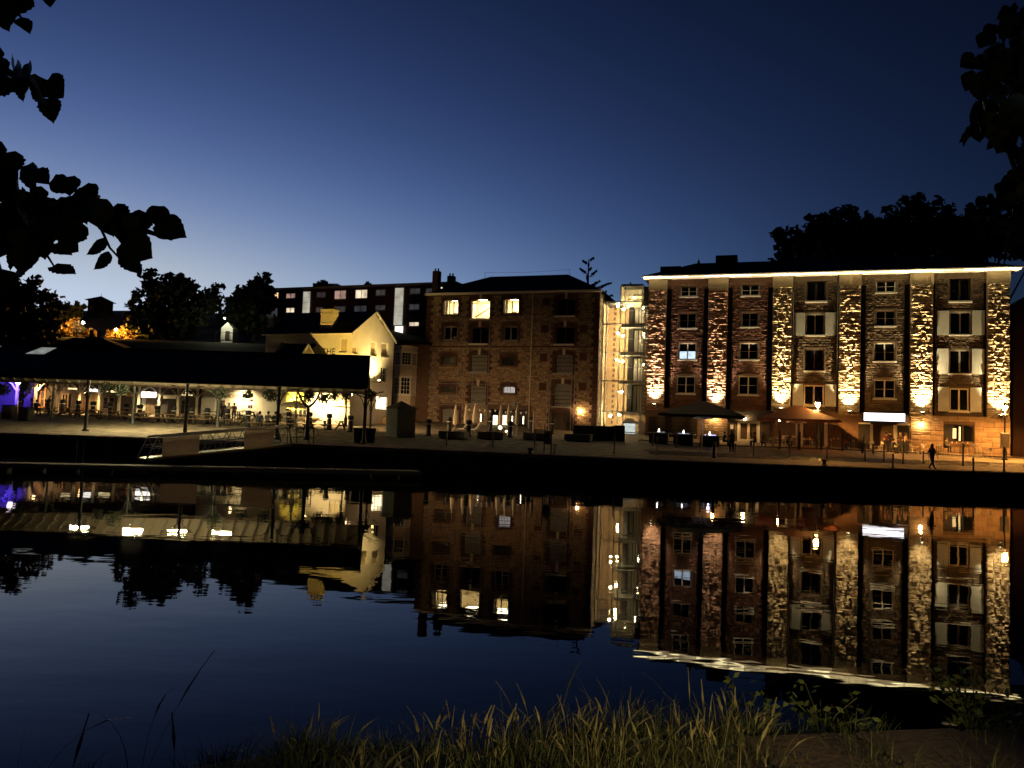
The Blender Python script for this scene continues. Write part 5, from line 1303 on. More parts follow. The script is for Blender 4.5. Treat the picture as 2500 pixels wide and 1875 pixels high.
m = MB(); m.add([(-1, -1, KZ), (1, -1, KZ), (1, 1, KZ), (-1, 1, KZ), (0, 0, KZ + .62)], [(0, 1, 4), (1, 2, 4), (2, 3, 4), (3, 0, 4), (3, 2, 1, 0)]); m.build('roof', 'slate', t)
def leaf_ball(mb, c, r, n, rg, s=.09, sz=.8):
    for _ in range(n):
        d = Vector((rg.gauss(0, 1), rg.gauss(0, 1), rg.gauss(0, 1))).normalized() * r * rg.uniform(.45, 1.1); d.z *= sz
        p = Vector(c) + d; a_ = Vector((rg.gauss(0, 1), rg.gauss(0, 1), rg.gauss(0, 1))).normalized() * s; b2 = a_.cross(Vector((rg.gauss(0, 1), rg.gauss(0, 1), rg.gauss(0, 1)))).normalized() * s * .7
        mb.add([p - a_, p + b2 * .8, p + a_, p - b2 * .8], [(0, 1, 2, 3)])
for i, u in enumerate((875, 903)):
    g0 = GH(u, 1080); t = thing('planter_tub', 'round black planter tub at the right end of the shed, %s of the two' % ('left' if i == 0 else 'right'), 'planter', g0, 0, 'black planter tubs')
    MB().lathe([(.3, 0), (.38, .9), (.43, .92), (.43, 1.0), (.36, 1.0), (.34, .85)], n=16).build('tub', 'black_metal', t, smooth=True)
    m = MB(); m.lathe([(.34, .84), (.05, .87)], n=12); m.build('soil', 'bank', t)
# ---- hanging baskets
rg = random.Random(77); protos = []
hb = [(8, 950, 58), (62, 944, 60), (259, 946, 60), (297, 950, 57), (537, 958, 58), (605, 964, 62), (659, 965, 62), (755, 965, 56), (789, 971, 62), (815, 966, 62), (842, 963, 64), (904, 963, 60)]
for i, (u, v, D) in enumerate(hb):
    p = P(u, v, D); t = thing('hanging_basket', 'bushy hanging flower basket under the shed eaves, %s from the left' % ORD[i], 'hanging basket', p, rg.uniform(0, 6), 'hanging baskets')
    m = MB(); m.lathe([(.05, -.28), (.2, -.18), (.27, 0), (.26, .0)], n=10); m.build('basket', 'black_metal', t)
    m = MB(); leaf_ball(m, (0, 0, .0), rg.uniform(.42, .56), 230, rg, .1, .85)
    for k in range(9):
        a_ = rg.uniform(0, 6.28); leaf_ball(m, (.35 * math.cos(a_), .35 * math.sin(a_), -.3 - rg.uniform(0, .2)), .1, 8, rg, .06)
    m.build('foliage', 'foliage_pot', t)
    m = MB(); top = max(.3, 5.4 - p.z)
    for k in range(3): a_ = k * 2.1; m.tube([(.25 * math.cos(a_), .25 * math.sin(a_), .02), (0, 0, top)], .008, 4)
    m.build('chains', 'black_metal', t)

# ---- picnic tables
def picnic():
    t = thing('picnic_table', 'x', 'picnic table')
    m = MB()
    for k in range(5): m.box(-1.1, 1.1, -.4 + k * .162, -.25 + k * .162, .73, .79)
    m.build('table_top', 'timber', t)
    for s_ in (-1, 1):
        m = MB(); m.box(-1.1, 1.1, s_ * .74 - .15, s_ * .74 - .005, .42, .48); m.box(-1.1, 1.1, s_ * .74 + .005, s_ * .74 + .15, .42, .48); m.build('bench', 'timber', t)
        m = MB(); x = s_ * .72; m.beam((x - s_ * .3, -.62, 0), (x, -.2, .73), .13, .1, (1, 0, 0)).beam((x + s_ * .15, .62, 0), (x, .2, .73), .13, .1, (1, 0, 0)).beam((x + .05, -.84, .38), (x + .05, .84, .38), .06, .1).beam((x + .05, -.3, .7), (x + .05, .3, .7), .045, .06).beam((x, 0, .4), (x * .25, 0, .72), .045, .06); m.build('leg_frame', 'timber_dark', t)
    return t
PT = picnic(); first = True
tb = [(140, 1016), (205, 1020), (262, 1024), (318, 1028), (372, 1032), (430, 1034), (492, 1036), (578, 1038), (598, 1024), (648, 1046), (700, 1030), (760, 1032), (812, 1050), (815, 1030), (735, 1048), (520, 1024)]
wh = ['fourteen', '']
for i, (u, v) in enumerate(sorted(tb)):
    o = PT if first else copy_tree(PT); first = False
    o.location = GH(u, v); o.rotation_euler = (0, 0, -.08 + rg.uniform(-.08, .08))
    tag(o, 'wooden picnic table under or behind the open shed, %s from the left' % ORD[i], 'picnic table', 'picnic tables at the shed')
# ---- bicycle
def bicycle(loc, rot, label):
    t = thing('bicycle', label, 'bicycle', loc, rot); m_ = 'black_metal'
    for s_ in (-.52, .52):
        w = bpy.data.objects.new('wheel', None); col.objects.link(w); w.parent = t; w.location = (s_, 0, .34)
        m = MB(); n = 28
        pts = [(.33 * math.cos(2 * math.pi * k / n), 0, .33 * math.sin(2 * math.pi * k / n)) for k in range(n + 1)]; m.tube(pts, .02, 6, False); m.build('tyre', 'rubber', w)
        m = MB()
        for k in range(12): a_ = k * math.pi / 6; m.tube([(0, 0, 0), (.31 * math.cos(a_), 0, .31 * math.sin(a_))], .005, 4)
        m.tube([(0, -.05, 0), (0, .05, 0)], .02, 6); m.build('spokes', 'galv', w)
    m = MB(); bbk = (-.08, 0, .3); seat = (-.2, 0, .82); hd = (.36, 0, .82); hl = (.4, 0, .66)
    for a_, b2 in ((bbk, seat), (seat, hd), (bbk, hl), (hl, hd), ((-.52, 0, .34), bbk), ((-.52, 0, .34), (-.18, 0, .74)), (hl, (.52, 0, .34))): m.tube([a_, b2], .018, 6)
    m.build('frame', m_, t); m = MB(); m.tube([(.34, 0, .82), (.33, 0, .98)], .014, 6); m.tube([(.28, -.28, 1.0), (.36, -.1, 1.0), (.36, .1, 1.0), (.28, .28, 1.0)], .014, 6); m.build('handlebar', m_, t)
    MB().cham(-.34, -.08, -.07, .07, .86, .92, .02).build('saddle', 'rubber', t); MB().tube([seat, (-.21, 0, .87)], .014, 6).build('seat_post', m_, t)
    m = MB(); m.lathe([(.09, -.008), (.09, .008)], n=14); o = m.build('chainring', 'steel', t, loc=(-.08, -.06, .3), rot=(math.pi / 2, 0, 0)); m = MB(); m.tube([(-.08, -.08, .3), (-.02, -.09, .16)], .012, 5).tube([(-.08, .08, .3), (-.14, .09, .44)], .012, 5).build('cranks', 'steel', t)
bicycle(GH(751, 1067) + Vector((0, -.35, 0)), -.05, 'bicycle leaning by the forked iron post')

# ---- gangway, pontoon, gate, ladder
Q0 = Vector(P(345, 1132, 43)); Q0.z = .55; Q1 = Vector((P(697, 1090, 49.6).x, 49.7, 1.42))
dq = (Q1 - Q0); Lq = dq.length; side = Vector((-dq.y, dq.x, 0)).normalized()
GWY = thing('gangway', 'sloping metal truss gangway with two banners leading down to the pontoon', 'gangway', Q0)
def gq(t, s_, h): q = dq * t + side * s_; return (q.x, q.y, q.z + h)
for s_ in (-.65, .65):
    MB().beam(gq(0.02, s_, 0), gq(1, s_, 0), .12, .16).build('lower_chord', 'steel', GWY)
    g = MB(); g.tube([gq(0, s_, .02), gq(.06, s_, 1.22), gq(.97, s_, 1.22), gq(1.0, s_, .02)], .055, 8); g.build('top_rail', 'steel', GWY, smooth=True)
    g = MB(); g.tube([gq(.04, s_ * .9, .72), gq(.98, s_ * .9, .72)], .025, 6); g.tube([gq(.04, s_ * .9, .58), gq(.98, s_ * .9, .58)], .02, 6); g.build('mid_rail', 'steel', GWY)
    n = 8
    for k in range(n):
        t0 = .06 + .9 * k / n; t1 = .06 + .9 * (k + .5) / n; t2 = .06 + .9 * (k + 1) / n
        g = MB(); g.tube([gq(t0, s_, 1.2), gq(t1, s_, .04), gq(t2, s_, 1.2)], .026, 6); g.build('truss_brace', 'steel', GWY)
MB().beam(gq(.0, 0, .03), gq(1, 0, .03), 1.2, .05).build('deck', 'galv', GWY)
for u0, u1 in ((428, 486), (563, 617)):
    ta, tb_ = [(P(u, 1090, 46).x - Q0.x) / dq.x for u in (u0, u1)]
    a = Vector(gq(ta, -.74, .0)); b_ = Vector(gq(tb_, -.74, 0)); m = MB()
    m.add([a, b_, b_ + Vector((0, 0, 1.16)), a + Vector((0, 0, 1.16)), a + Vector((0, .03, 0)), b_ + Vector((0, .03, 0)), b_ + Vector((0, .03, 1.16)), a + Vector((0, .03, 1.16))], [(0, 1, 2, 3), (7, 6, 5, 4), (0, 4, 5, 1), (2, 6, 7, 3), (1, 5, 6, 2), (3, 7, 4, 0)])
    m.build('banner', 'banner', GWY)
pa = P(-60, 1134, 37.5); pb = P(1029, 1157, 42.9)
PN = thing('pontoon', 'long low floating pontoon in the dark water below the shed', 'pontoon', (pa.x, pa.y, 0), math.atan2(pb.y - pa.y, pb.x - pa.x))
Lp = math.hypot(pb.x - pa.x, pb.y - pa.y)
for k in range(14):
    MB().cham(Lp * k / 14 + .02, Lp * (k + 1) / 14 - .02, 0, 1.5, .3, .42, .02).build('deck_panel', 'timber', PN)
    MB().cham(Lp * k / 14 + .4, Lp * (k + 1) / 14 - .4, .2, 1.3, -.3, .29, .05).build('float', 'rubber', PN)
MB().box(0, Lp, -.07, -.003, .22, .44).build('fender_rail', 'concrete', PN)
a = GH(697, 1091); a.y = quay_y(a.x) + .35; 
t = thing('gate_railing', 'dark metal gate railing at the head of the gangway', 'railing', (a.x, a.y, quay_z(a.x)), -.02)
for x in (0, .62, 1.42, 1.75): MB().tube([(x, 0, 0), (x, 0, 1.12)], .03, 6).build('upright', 'black_metal', t)
for z in (.42, 1.1): MB().tube([(0, 0, z), (1.75, 0, z)], .025, 6).build('rail', 'black_metal', t)
x = P(203, 1090, 50.5).x; t = thing('quay_ladder', 'metal ladder with hoop rails on the dark quay wall', 'ladder', (x, quay_y(x) - .03, 0))
for s_ in (-.22, .22): MB().tube([(s_, 0, -.3), (s_, 0, 1.15), (s_, .05, 1.32), (s_, .3, 1.38)], .025, 6).build('stile', 'steel', t)
for k in range(5): MB().tube([(-.22, 0, .1 + k * .26), (.22, 0, .1 + k * .26)], .018, 6).build('rung', 'steel', t)
p = P(276, 1101, 50.5); t = thing('life_ring', 'life ring hung on the dark quay wall left of the gangway', 'life ring', (p.x, quay_y(p.x) - .05, .72)); n = 20
m = MB(); m.tube([(.3 * math.cos(2 * math.pi * k / n), 0, .3 * math.sin(2 * math.pi * k / n)) for k in range(n + 1)], .06, 8, False); m.build('ring', 'canvas_red', t, smooth=True); MB().box(-.05, .05, .0, .1, .28, .42).build('hook', 'black_metal', t)

# sign posts and hoarding by the brown warehouse
t = thing('sign_post', 'twin dark sign posts carrying a plain board near the water', 'sign', GH(1337, 1107), 0)
for x in (-.25, .22): MB().tube([(x, 0, 0), (x, 0, 1.9)], .04, 6).build('post', 'black_metal', t)
MB().cham(-.2, .17, -.02, .02, .6, 1.5, .01).build('board', 'sign_board', t); MB().cham(.3, .62, -.03, .03, .55, .62, .01).build('arm', 'concrete', t); MB().tube([(.46, 0, 0), (.46, 0, .55)], .05, 6).build('stub_post', 'concrete', t)
a = GH(1400, 1074); b_ = GH(1524, 1079); t = thing('dark_hoarding', 'dark panel hoarding between the brown warehouse and the glass stair tower', 'hoarding', a, math.atan2(b_.y - a.y, b_.x - a.x)); L = (b_ - a).length; hh = P(1460, 1040, a.y).z - a.z
for k in range(5): MB().cham(L * k / 5 + .01, L * (k + 1) / 5 - .01, 0, .08, 0, hh + (.12 if k == 4 else 0), .01).build('panel', 'black_metal', t)
for k in range(6): MB().box(L * k / 5 - .05, L * k / 5 + .05, .081, .16, 0, hh + .1).build('panel_post', 'black_metal', t)
# bins at the far left
for i, (u, v, k) in enumerate(((22, 1022, 'timber_dark'), (63, 1028, 'black_metal'))):
    g0 = GH(u, v); t = thing('litter_bin', ('timber sided bin at the left edge under the shed', 'black square bin right of the timber sided bin')[i], 'bin', g0)
    MB().cham(-.42, .42, -.4, .4, 0, 1.05, .04).build('bin_body', k, t); MB().cham(-.46, .46, -.44, .44, 1.06, 1.16, .03).build('lid', 'black_metal', t)
# closed parasols in front of the bar
for i, (u, v0, v1, sw) in enumerate(((1111, 988, 1046, .16), (1137, 985, 1042, .15), (1159, 984, 1044, .2), (1222, 988, 1048, .19), (1241, 987, 1048, .17), (1262, 987, 1044, .17), (1303, 1003, 1046, .1))):
    D = 68.0 - i * .2; x = XU(u, D); g0 = Vector((x, D, gz(x, D))); top = P(u, v0, D).z - g0.z
    t = thing('closed_parasol', 'closed cream parasol in front of the brown warehouse bar, %s from the kiosk' % ORD[i], 'parasol', g0, 0, 'closed parasols')
    MB().tube([(0, 0, 0), (0, 0, top)], .03, 8).build('pole', 'timber_pale', t); m = MB(); n = 10; vs = []
    prof = [(.05, top - 1.85), (sw * 1.05, top - 1.7), (sw, top - 1.2), (sw * .7, top - .6), (.06, top - .05), (.02, top)]
    m.lathe(prof, n=n); m.v = [(x_ * (1 + .22 * ((k % n) % 2)), y_ * (1 + .22 * ((k % n) % 2)), z_) for k, (x_, y_, z_) in enumerate(m.v)]
    m.build('canopy', 'canvas_cream', t); MB().lathe([(.28, 0), (.26, .08), (.05, .1)], n=12).build('base', 'concrete', t)
# fairy light strands and bunting
M['fairy'] = emit('fairy', (1.0, 0.9, 0.62), 9)
for i, (u, v0, v1) in enumerate(((1174, 1012, 1028), (1251, 1017, 1034), (1278, 1018, 1034))):
    p = P(u, v0, 72.5); q = P(u, v1, 72.5); t = thing('fairy_light_strand', 'hanging strand of fairy lights in the dark bar front, %s from the left' % ORD[i], 'string light', (p.x, p.y, q.z), 0, 'fairy light strands'); h = p.z - q.z
    MB().tube([(0, .03, 0), (0, .03, h + .6)], .006, 4).build('cord', 'black_metal', t)
    for k in range(6): MB().sphere((0, 0, h * k / 5), .045, 8, 6).build('bulb', 'fairy', t)
t = thing('bunting', 'string of small pale pennants across the dark bar front', 'bunting')
for k in range(12):
    p = P(1146 + k * 12.6, 998 + k * .6 + (2 if k % 3 == 1 else 0), 72.8); m = MB(); m.prism([(-.11, 0), (0, -.24), (.11, 0)], -.004, .004); m.build('pennant', 'white_paint', t, loc=p)
pts = [P(1140 + k * 12.6, 997.5 + k * .6, 72.81) for k in range(13)]; MB().tube(pts, .008, 4).build('cord', 'black_metal', t)
M['globe_dim'] = emit('globe_dim', (1.0, .8, .45), 5)
for i, (u, v, r_) in enumerate(((1221, 1044, .17), (1236, 1053, .1), (1235, 1062, .13))):
    p = P(u, v, 66); p.z = max(p.z, gz(p.x, 66) + r_ + .02); t = thing('table_lantern', 'small round lit lantern low in front of the lit bar screens, %s from the top' % ORD[i], 'lantern', p, 0, 'small lanterns'); MB().sphere((0, 0, 0), r_, 12, 8).build('globe', 'globe_dim', t, smooth=True); MB().lathe([(r_ * .7, -r_ - .02), (r_ * .5, -r_ * .7)], n=10).build('foot', 'black_metal', t)
for i, u in enumerate((1126, 1155)):
    g0 = at(u, 67); t = thing('deck_chair', 'white reclining deck chair in front of the brown warehouse, %s of the two' % ('left' if i == 0 else 'right'), 'deck chair', g0, -.4, 'deck chairs')
    MB().beam((-.7, 0, .3), (.35, 0, .36), .6, .06, (0, 0, 1)).build('seat', 'white_paint', t); MB().beam((.35, 0, .36), (.8, 0, .95), .6, .06).build('backrest', 'white_paint', t)
    for x in (-.55, .3):
        for s_ in (-.25, .25): MB().tube([(x, s_, 0), (x, s_, .3)], .02, 6).build('leg', 'steel', t)

# ---- big open parasols over the terrace
def parasol(g0, half, ztop, zedge, cm, pm, label, rot):
    t = thing('open_parasol', label, 'parasol', g0, rot); m = MB(); h = half
    rim = [(-h, -h), (0, -h * 1.0), (h, -h), (h, 0), (h, h), (0, h), (-h, h), (-h, 0)]
    vs = [(0, 0, ztop)] + [(x * .08, y * .08, ztop - .03) for x, y in rim] + [(x * .55, y * .55, lerp(ztop, zedge, .52)) for x, y in rim] + [(x, y, zedge) for x, y in rim] + [(x, y, zedge - .18) for x, y in rim]
    fs = [(0, 1 + i, 1 + (i + 1) % 8) for i in range(8)]
    for r_ in range(3):
        for i in range(8): a_ = 1 + r_ * 8 + i; b2 = 1 + r_ * 8 + (i + 1) % 8; fs.append((a_, b2, b2 + 8, a_ + 8))
    m.add(vs, fs); m.build('canopy', cm, t)
    MB().lathe([(.07, 0), (.06, ztop - .1)], n=10).build('pole', pm, t, smooth=True); MB().cham(-.4, .4, -.4, .4, 0, .12, .03).build('base', 'concrete', t)
    MB().lathe([(.1, 0), (.1, .14)], (0, 0, zedge - .28), 10).build('hub', pm, t)
    for x, y in rim:
        s_ = MB(); s_.tube([(0, 0, zedge - .22), (x * .5, y * .5, lerp(ztop, zedge, .5) - .06)], .02, 5); s_.build('strut', pm, t)
        s_ = MB(); s_.tube([(0, 0, ztop - .08), (x, y, zedge - .03)], .018, 5); s_.build('rib', pm, t)
    # blades of the white patio heater clipped round the pole
    for k in range(5):
        a_ = k * 1.257 + .3; b2 = MB(); b2.tube([(.08 * math.cos(a_), .08 * math.sin(a_), zedge - .3), (.5 * math.cos(a_), .5 * math.sin(a_), zedge - .2), (.85 * math.cos(a_), .85 * math.sin(a_), zedge - .26)], [.05, .1, .05], 8); b2.build('heater_arm', 'white_paint', t, smooth=True)
D = 66.0; g0 = at(1716, D); parasol(g0, 3.5, P(1722, 980, D).z - g0.z, P(1722, 1014, D).z - g0.z, 'canvas_black', 'white_paint', 'large open black parasol over the fire tables', F.ang)
D = 66.3; g0 = at(1945, D); parasol(g0, 3.3, P(1943, 990, D).z - g0.z, P(1943, 1024, D).z - g0.z, 'canvas_lit', 'white_paint', 'large open brown red parasol lit by the street lamp', F.ang)
D = 68; g0 = at(718, D); parasol(g0, 1.05, P(718, 977, D).z - g0.z, P(718, 988, D).z - g0.z, 'canvas_tan', 'timber_pale', 'small open tan parasol in the yellow light before the inn', .1)

# ---- terrace tables, chairs, stools, fire tables
def chair_proto(matn, sh=.46, bh=.86):
    t = thing('chair', 'x', 'chair')
    MB().cham(-.21, .21, -.21, .2, sh - .03, sh, .012).build('seat', matn, t)
    m = MB(); m.tube([(-.19, .19, sh), (-.2, .26, bh), (.2, .26, bh), (.19, .19, sh)], .018, 6); m.box(-.17, .17, .225, .245, lerp(sh, bh, .45), bh - .02); m.build('backrest', matn, t)
    for sx in (-1, 1):
        for sy in (-1, 1): MB().tube([(sx * .18, sy * .17, sh - .02), (sx * .23, sy * .23, 0)], .017, 6).build('leg', matn, t)
    MB().tube([(-.2, -.2, sh * .4), (.2, -.2, sh * .4)], .012, 5).build('stretcher', matn, t)
    return t
M['chair_white'] = mat('chair_white', (0.55, 0.50, 0.42), .5, .2, var=.15)
CH = chair_proto('chair_white'); ST_ = chair_proto('chair_white', .74, 1.05); fc = fs_ = True
chairs = [(1893, 1090, 2.6), (1918, 1086, .3), (1956, 1092, -1.2), (1984, 1092, 1.5), (1937, 1086, 3.0), (2022, 1094, -1.6), (2063, 1096, 1.4), (2080, 1098, 2.8), (2140, 1102, 1.2), (2152, 1102, -1.0), (2230, 1108, 1.5), (2247, 1112, -2.4), (2258, 1108, .5), (2285, 1108, -1.4), (2400, 1114, 1.3), (2412, 1118, -1.5), (1838, 1090, 1.2), (1875, 1092, -1.3)]
chairs.sort()
for i, (u, v, r_) in enumerate(chairs):
    o = CH if fc else copy_tree(CH); fc = False; o.location = GH(u, v); o.rotation_euler = (0, 0, r_)
    tag(o, 'pale metal terrace chair, %s from the cream doors rightwards' % ORD[i], 'chair', 'pale terrace chairs')
for i, (u, v, r_) in enumerate(((2309, 1112, -1.5), (2364, 1114, 1.5), (2385, 1114, 1.9))):
    o = ST_ if fs_ else copy_tree(ST_); fs_ = False; o.name = 'bar_stool'; o.location = GH(u, v); o.rotation_euler = (0, 0, r_)
    tag(o, 'tall pale bar stool by the high table under the arched window, %s from the left' % ORD[i], 'stool', 'bar stools')
def table(u, v, w_, h, label, matn='timber', rot=-.3):
    t = thing('terrace_table', label, 'table', GH(u, v), rot, 'terrace tables'); MB().cham(-w_ / 2, w_ / 2, -.38, .38, h - .05, h, .015).build('table_top', matn, t)
    for sx in (-1, 1):
        for sy in (-1, 1): MB().box(sx * (w_ / 2 - .08) - .035, sx * (w_ / 2 - .08) + .035, sy * .3 - .035, sy * .3 + .035, 0, h - .052).build('leg', matn, t)
    for k in range(2): MB().lathe([(.03, h), (.035, h + .12), (.03, h + .121)], (-.2 + k * .35, .05, 0), 8).build('glass_tumbler', 'white_paint', t)
table(1908, 1092, 1.5, .78, 'terrace table between the yellow topped diner and the street lamp', 'chair_white')
table(1965, 1094, 1.4, .78, 'pale terrace table just left of the street lamp', 'chair_white')
table(2042, 1098, 1.3, .92, 'wooden terrace table right of the street lamp', 'timber')
table(2118, 1108, 1.0, .85, 'dark terrace table at the left side of the bright entrance', 'timber_dark')
table(2267, 1110, 1.5, .76, 'wooden terrace table on the orange wall left of the arched window', 'timber')
table(2331, 1112, 1.5, 1.05, 'high wooden table under the left half of the arched window', 'timber')
table(2358, 1114, .9, 1.07, 'high wooden table under the right half of the arched window', 'timber')
table(2424, 1112, 1.4, .5, 'low dark table by the lamp post at the right', 'timber_dark')
# planter box at the right edge
g0 = GH(2477, 1113); t = thing('planter_box', 'dark planter box with orange lit plants behind the right street lamp', 'planter', g0, -.3); MB().cham(-.5, .5, -.3, .3, 0, 1.0, .03).build('box', 'timber_dark', t)
m = MB(); rg = random.Random(6)
for k in range(7): leaf_ball(m, (-.4 + k * .13, 0, 1.15 + rg.uniform(0, .3)), .2, 30, rg, .06, 1)
m.build('plants', 'leaf_hedge', t)
M['flame'] = emit('flame', (1.0, 0.92, 0.85), 14); M['flame_glow'] = emit('flame_glow', (0.45, 0.52, 1.0), 1.6, .3, 5); M['ember_dim'] = emit('ember_dim', (0.5, 0.55, 1.0), .35, .3, 5)
for i, (u, v) in enumerate(((1608, 1082), (1668, 1086), (1732, 1090))):
    g0 = GH(u, v); t = thing('fire_table', 'long dark fire table with a white gas flame, %s from the glass stair tower' % ORD[i], 'fire table', g0, F.ang, 'fire tables')
    MB().cham(-1.0, 1.0, -.4, .4, .86, .92, .02).build('table_top', 'frame_grey' if i < 2 else 'timber_dark', t); MB().cham(-.8, .8, -.3, .3, 0, .85, .02).build('base', 'black_metal', t)
    MB().lathe([(.02, .98), (.06, 1.03), (.04, 1.12), (.006, 1.24)], n=10).build('flame', 'flame', t, smooth=True); m = MB(); rg = random.Random(i)
    for k in range(14): m.sphere((rg.uniform(-.4, .5), rg.uniform(-.15, .15), .95), .05, 6, 4)
    m.build('burner_stones', 'flame_glow' if i == 2 else 'ember_dim', t)
    for y in (-.3, .3): MB().box(-.75, .75, y - .006, y + .006, .921, 1.32).build('glass_guard', 'glass', t)
    if i == 2: light('POINT', 'flame_light', (0, -.1, 1.2), 14, (.45, .5, 1.0), t, size=.1)
# ================================================================== PEOPLE
def hand_chain(J, E_, w, d, sx, side):
    """palm and five curled fingers from wrist joint w, pointing along d"""
    d = Vector(d).normalized(); W_ = Vector(J[w][0]); out = Vector((sx, 0, 0)); nrm = d.cross(out).normalized()
    palm = w + '_palm'; J[palm] = (W_ + d * .075, .03, 'skin'); E_.append((w, palm))
    for k, (o, ln) in enumerate(((-.03, .07), (-.01, .08), (.012, .075), (.032, .055))):
        a = '%s_f%d' % (w, k); b_ = a + 'b'; base = W_ + d * .1 + nrm * o
        J[a] = (base + d * ln * .55, .0095, 'skin'); J[b_] = (base + d * ln + out * -sx * 0 + Vector((0, -.018, 0)), .008, 'skin'); E_.append((palm, a)); E_.append((a, b_))
    a = w + '_thumb'; J[a] = (W_ + d * .07 + Vector((-sx * .015, -.045, 0)), .0105, 'skin'); J[a + 'b'] = (W_ + d * .105 + Vector((-sx * .01, -.06, 0)), .009, 'skin'); E_.append((palm, a)); E_.append((a, a + 'b'))
def skeleton(pose):
    J = {}; E_ = []
    sit = pose.startswith('sit'); hz = .5 if sit else .95; lean = -.1 if pose == 'sit' else (-.22 if pose == 'sit_lean' else (-.03 if pose == 'walk' else 0))
    def j(n, p, r, m): J[n] = (Vector(p), r, m)
    j('pelvis', (0, 0, hz), .135, 'low'); j('spine', (0, lean * .3, hz + .2), .125, 'top'); j('chest', (0, lean * .7, hz + .38), .145, 'top'); j('neck', (0, lean, hz + .53), .058, 'skin')
    hx, hy = 0, lean - .02
    j('chin', (hx, hy - .012, hz + .605), .07, 'skin'); j('head', (hx, hy, hz + .675), .092, 'skin'); j('crown', (hx, hy + .01, hz + .745), .07, 'skin')
    j('nose', (hx, hy - .103, hz + .65), .016, 'skin')
    E_ += [('pelvis', 'spine'), ('spine', 'chest'), ('chest', 'neck'), ('neck', 'chin'), ('chin', 'head'), ('head', 'crown'), ('head', 'nose')]
    for sx, s_ in ((-1, 'l'), (1, 'r')):
        j(s_ + 'sh', (sx * .175, lean * .9, hz + .465), .065, 'top'); E_.append(('chest', s_ + 'sh'))
        if sit: el = (sx * .24, lean - .08, hz + .2); wr = (sx * .14, lean - .32, hz + .26); hd = (-sx * .3, -1, .0)
        elif pose == 'walk': el = (sx * .21, sx * .1, hz + .19); wr = (sx * .2, sx * .16 - .1, hz - .03); hd = (0, sx * .25 - .1, -1)
        elif pose == 'talk': el = (sx * .23, .02, hz + .2); wr = (sx * .13, -.24, hz + .17); hd = (-sx * .4, -1, .1)
        else: el = (sx * .23, .03, hz + .2); wr = (sx * .235, -.04, hz - .04); hd = (0, -.15, -1)
        j(s_ + 'el', el, .043, 'top'); j(s_ + 'wr', wr, .028, 'skin'); E_ += [(s_ + 'sh', s_ + 'el'), (s_ + 'el', s_ + 'wr')]; hand_chain(J, E_, s_ + 'wr', hd, sx, s_)
        j(s_ + 'hip', (sx * .095, 0, hz - .04), .095, 'low')
        if sit: kn = (sx * .13, -.42, hz + .02); an = (sx * .13, -.4, .09); to = (sx * .14, -.56, .04)
        elif pose == 'walk': kn = (sx * .09, -.12 if sx > 0 else .02, .5); an = (sx * .09, -.3 if sx > 0 else .32, .1 if sx > 0 else .16); to = (sx * .09, an[1] - .17, .06 if sx > 0 else .05)
        else: kn = (sx * .105, -.02, .5); an = (sx * .11, .02, .09); to = (sx * .13, -.15, .04)
        j(s_ + 'kn', kn, .06, 'low'); j(s_ + 'an', an, .042, 'low'); j(s_ + 'to', to, .04, 'shoe')
        E_ += [('pelvis', s_ + 'hip'), (s_ + 'hip', s_ + 'kn'), (s_ + 'kn', s_ + 'an'), (s_ + 'an', s_ + 'to')]
    return J, E_
BODY = {}
def body_mesh(pose):
    if pose in BODY: return BODY[pose]
    J, E_ = skeleton(pose); names = list(J); idx = {n: i for i, n in enumerate(names)}
    me = bpy.data.meshes.new('body'); me.from_pydata([J[n][0] for n in names], [(idx[a], idx[b]) for a, b in E_], [])
    o = bpy.data.objects.new('b', me); col.objects.link(o)
    mo = o.modifiers.new('s', 'SKIN'); mo.use_smooth_shade = True; mo.branch_smoothing = .5
    for i, n in enumerate(names):
        v = me.skin_vertices[0].data[i]; r = J[n][1]
        v.radius = (r * 1.35, r * 1.0) if n in ('chest', 'spine', 'pelvis') else ((r * 1.2, r * 1.2) if J[n][2] in ('top', 'low') else (r, r)); v.use_root = n == 'pelvis'
    su = o.modifiers.new('d', 'SUBSURF'); su.levels = 1; su.render_levels = 1
    dg = bpy.context.evaluated_depsgraph_get(); out = bpy.data.meshes.new_from_object(o.evaluated_get(dg)); bpy.data.objects.remove(o)
    segs = [(J[a][0], J[b][0], J[b][2]) for a, b in E_]; order = ['skin', 'top', 'low', 'shoe']; mi = []
    for p in out.polygons:
        best = 9; k = 'top'
        for a, b_, m_ in segs:
            ab = b_ - a; t = max(0, min(1, (p.center - a).dot(ab) / ab.length_squared)); d = (p.center - a - ab * t).length
            if d < best: best = d; k = m_
        mi.append(order.index(k))
    out.materials.clear()
    for _ in range(4): out.materials.append(None)
    out.polygons.foreach_set('material_index', mi); out.polygons.foreach_set('use_smooth', [True] * len(mi))
    BODY[pose] = (out, J); return BODY[pose]
CL = dict(skin=(.42, .25, .17), black=(.012, .012, .014), navy=(.02, .025, .045), grey=(.14, .14, .14), brown=(.10, .06, .035), yellow=(.55, .33, .05), pale=(.46, .38, .28), olive=(.06, .065, .04), jeans=(.05, .07, .12), maroon=(.10, .025, .03))
for k, c in CL.items(): M['cl_' + k] = mat('cloth_' + k, c, .85 if k != 'skin' else .55, var=.2, scale=8, bump=.1)
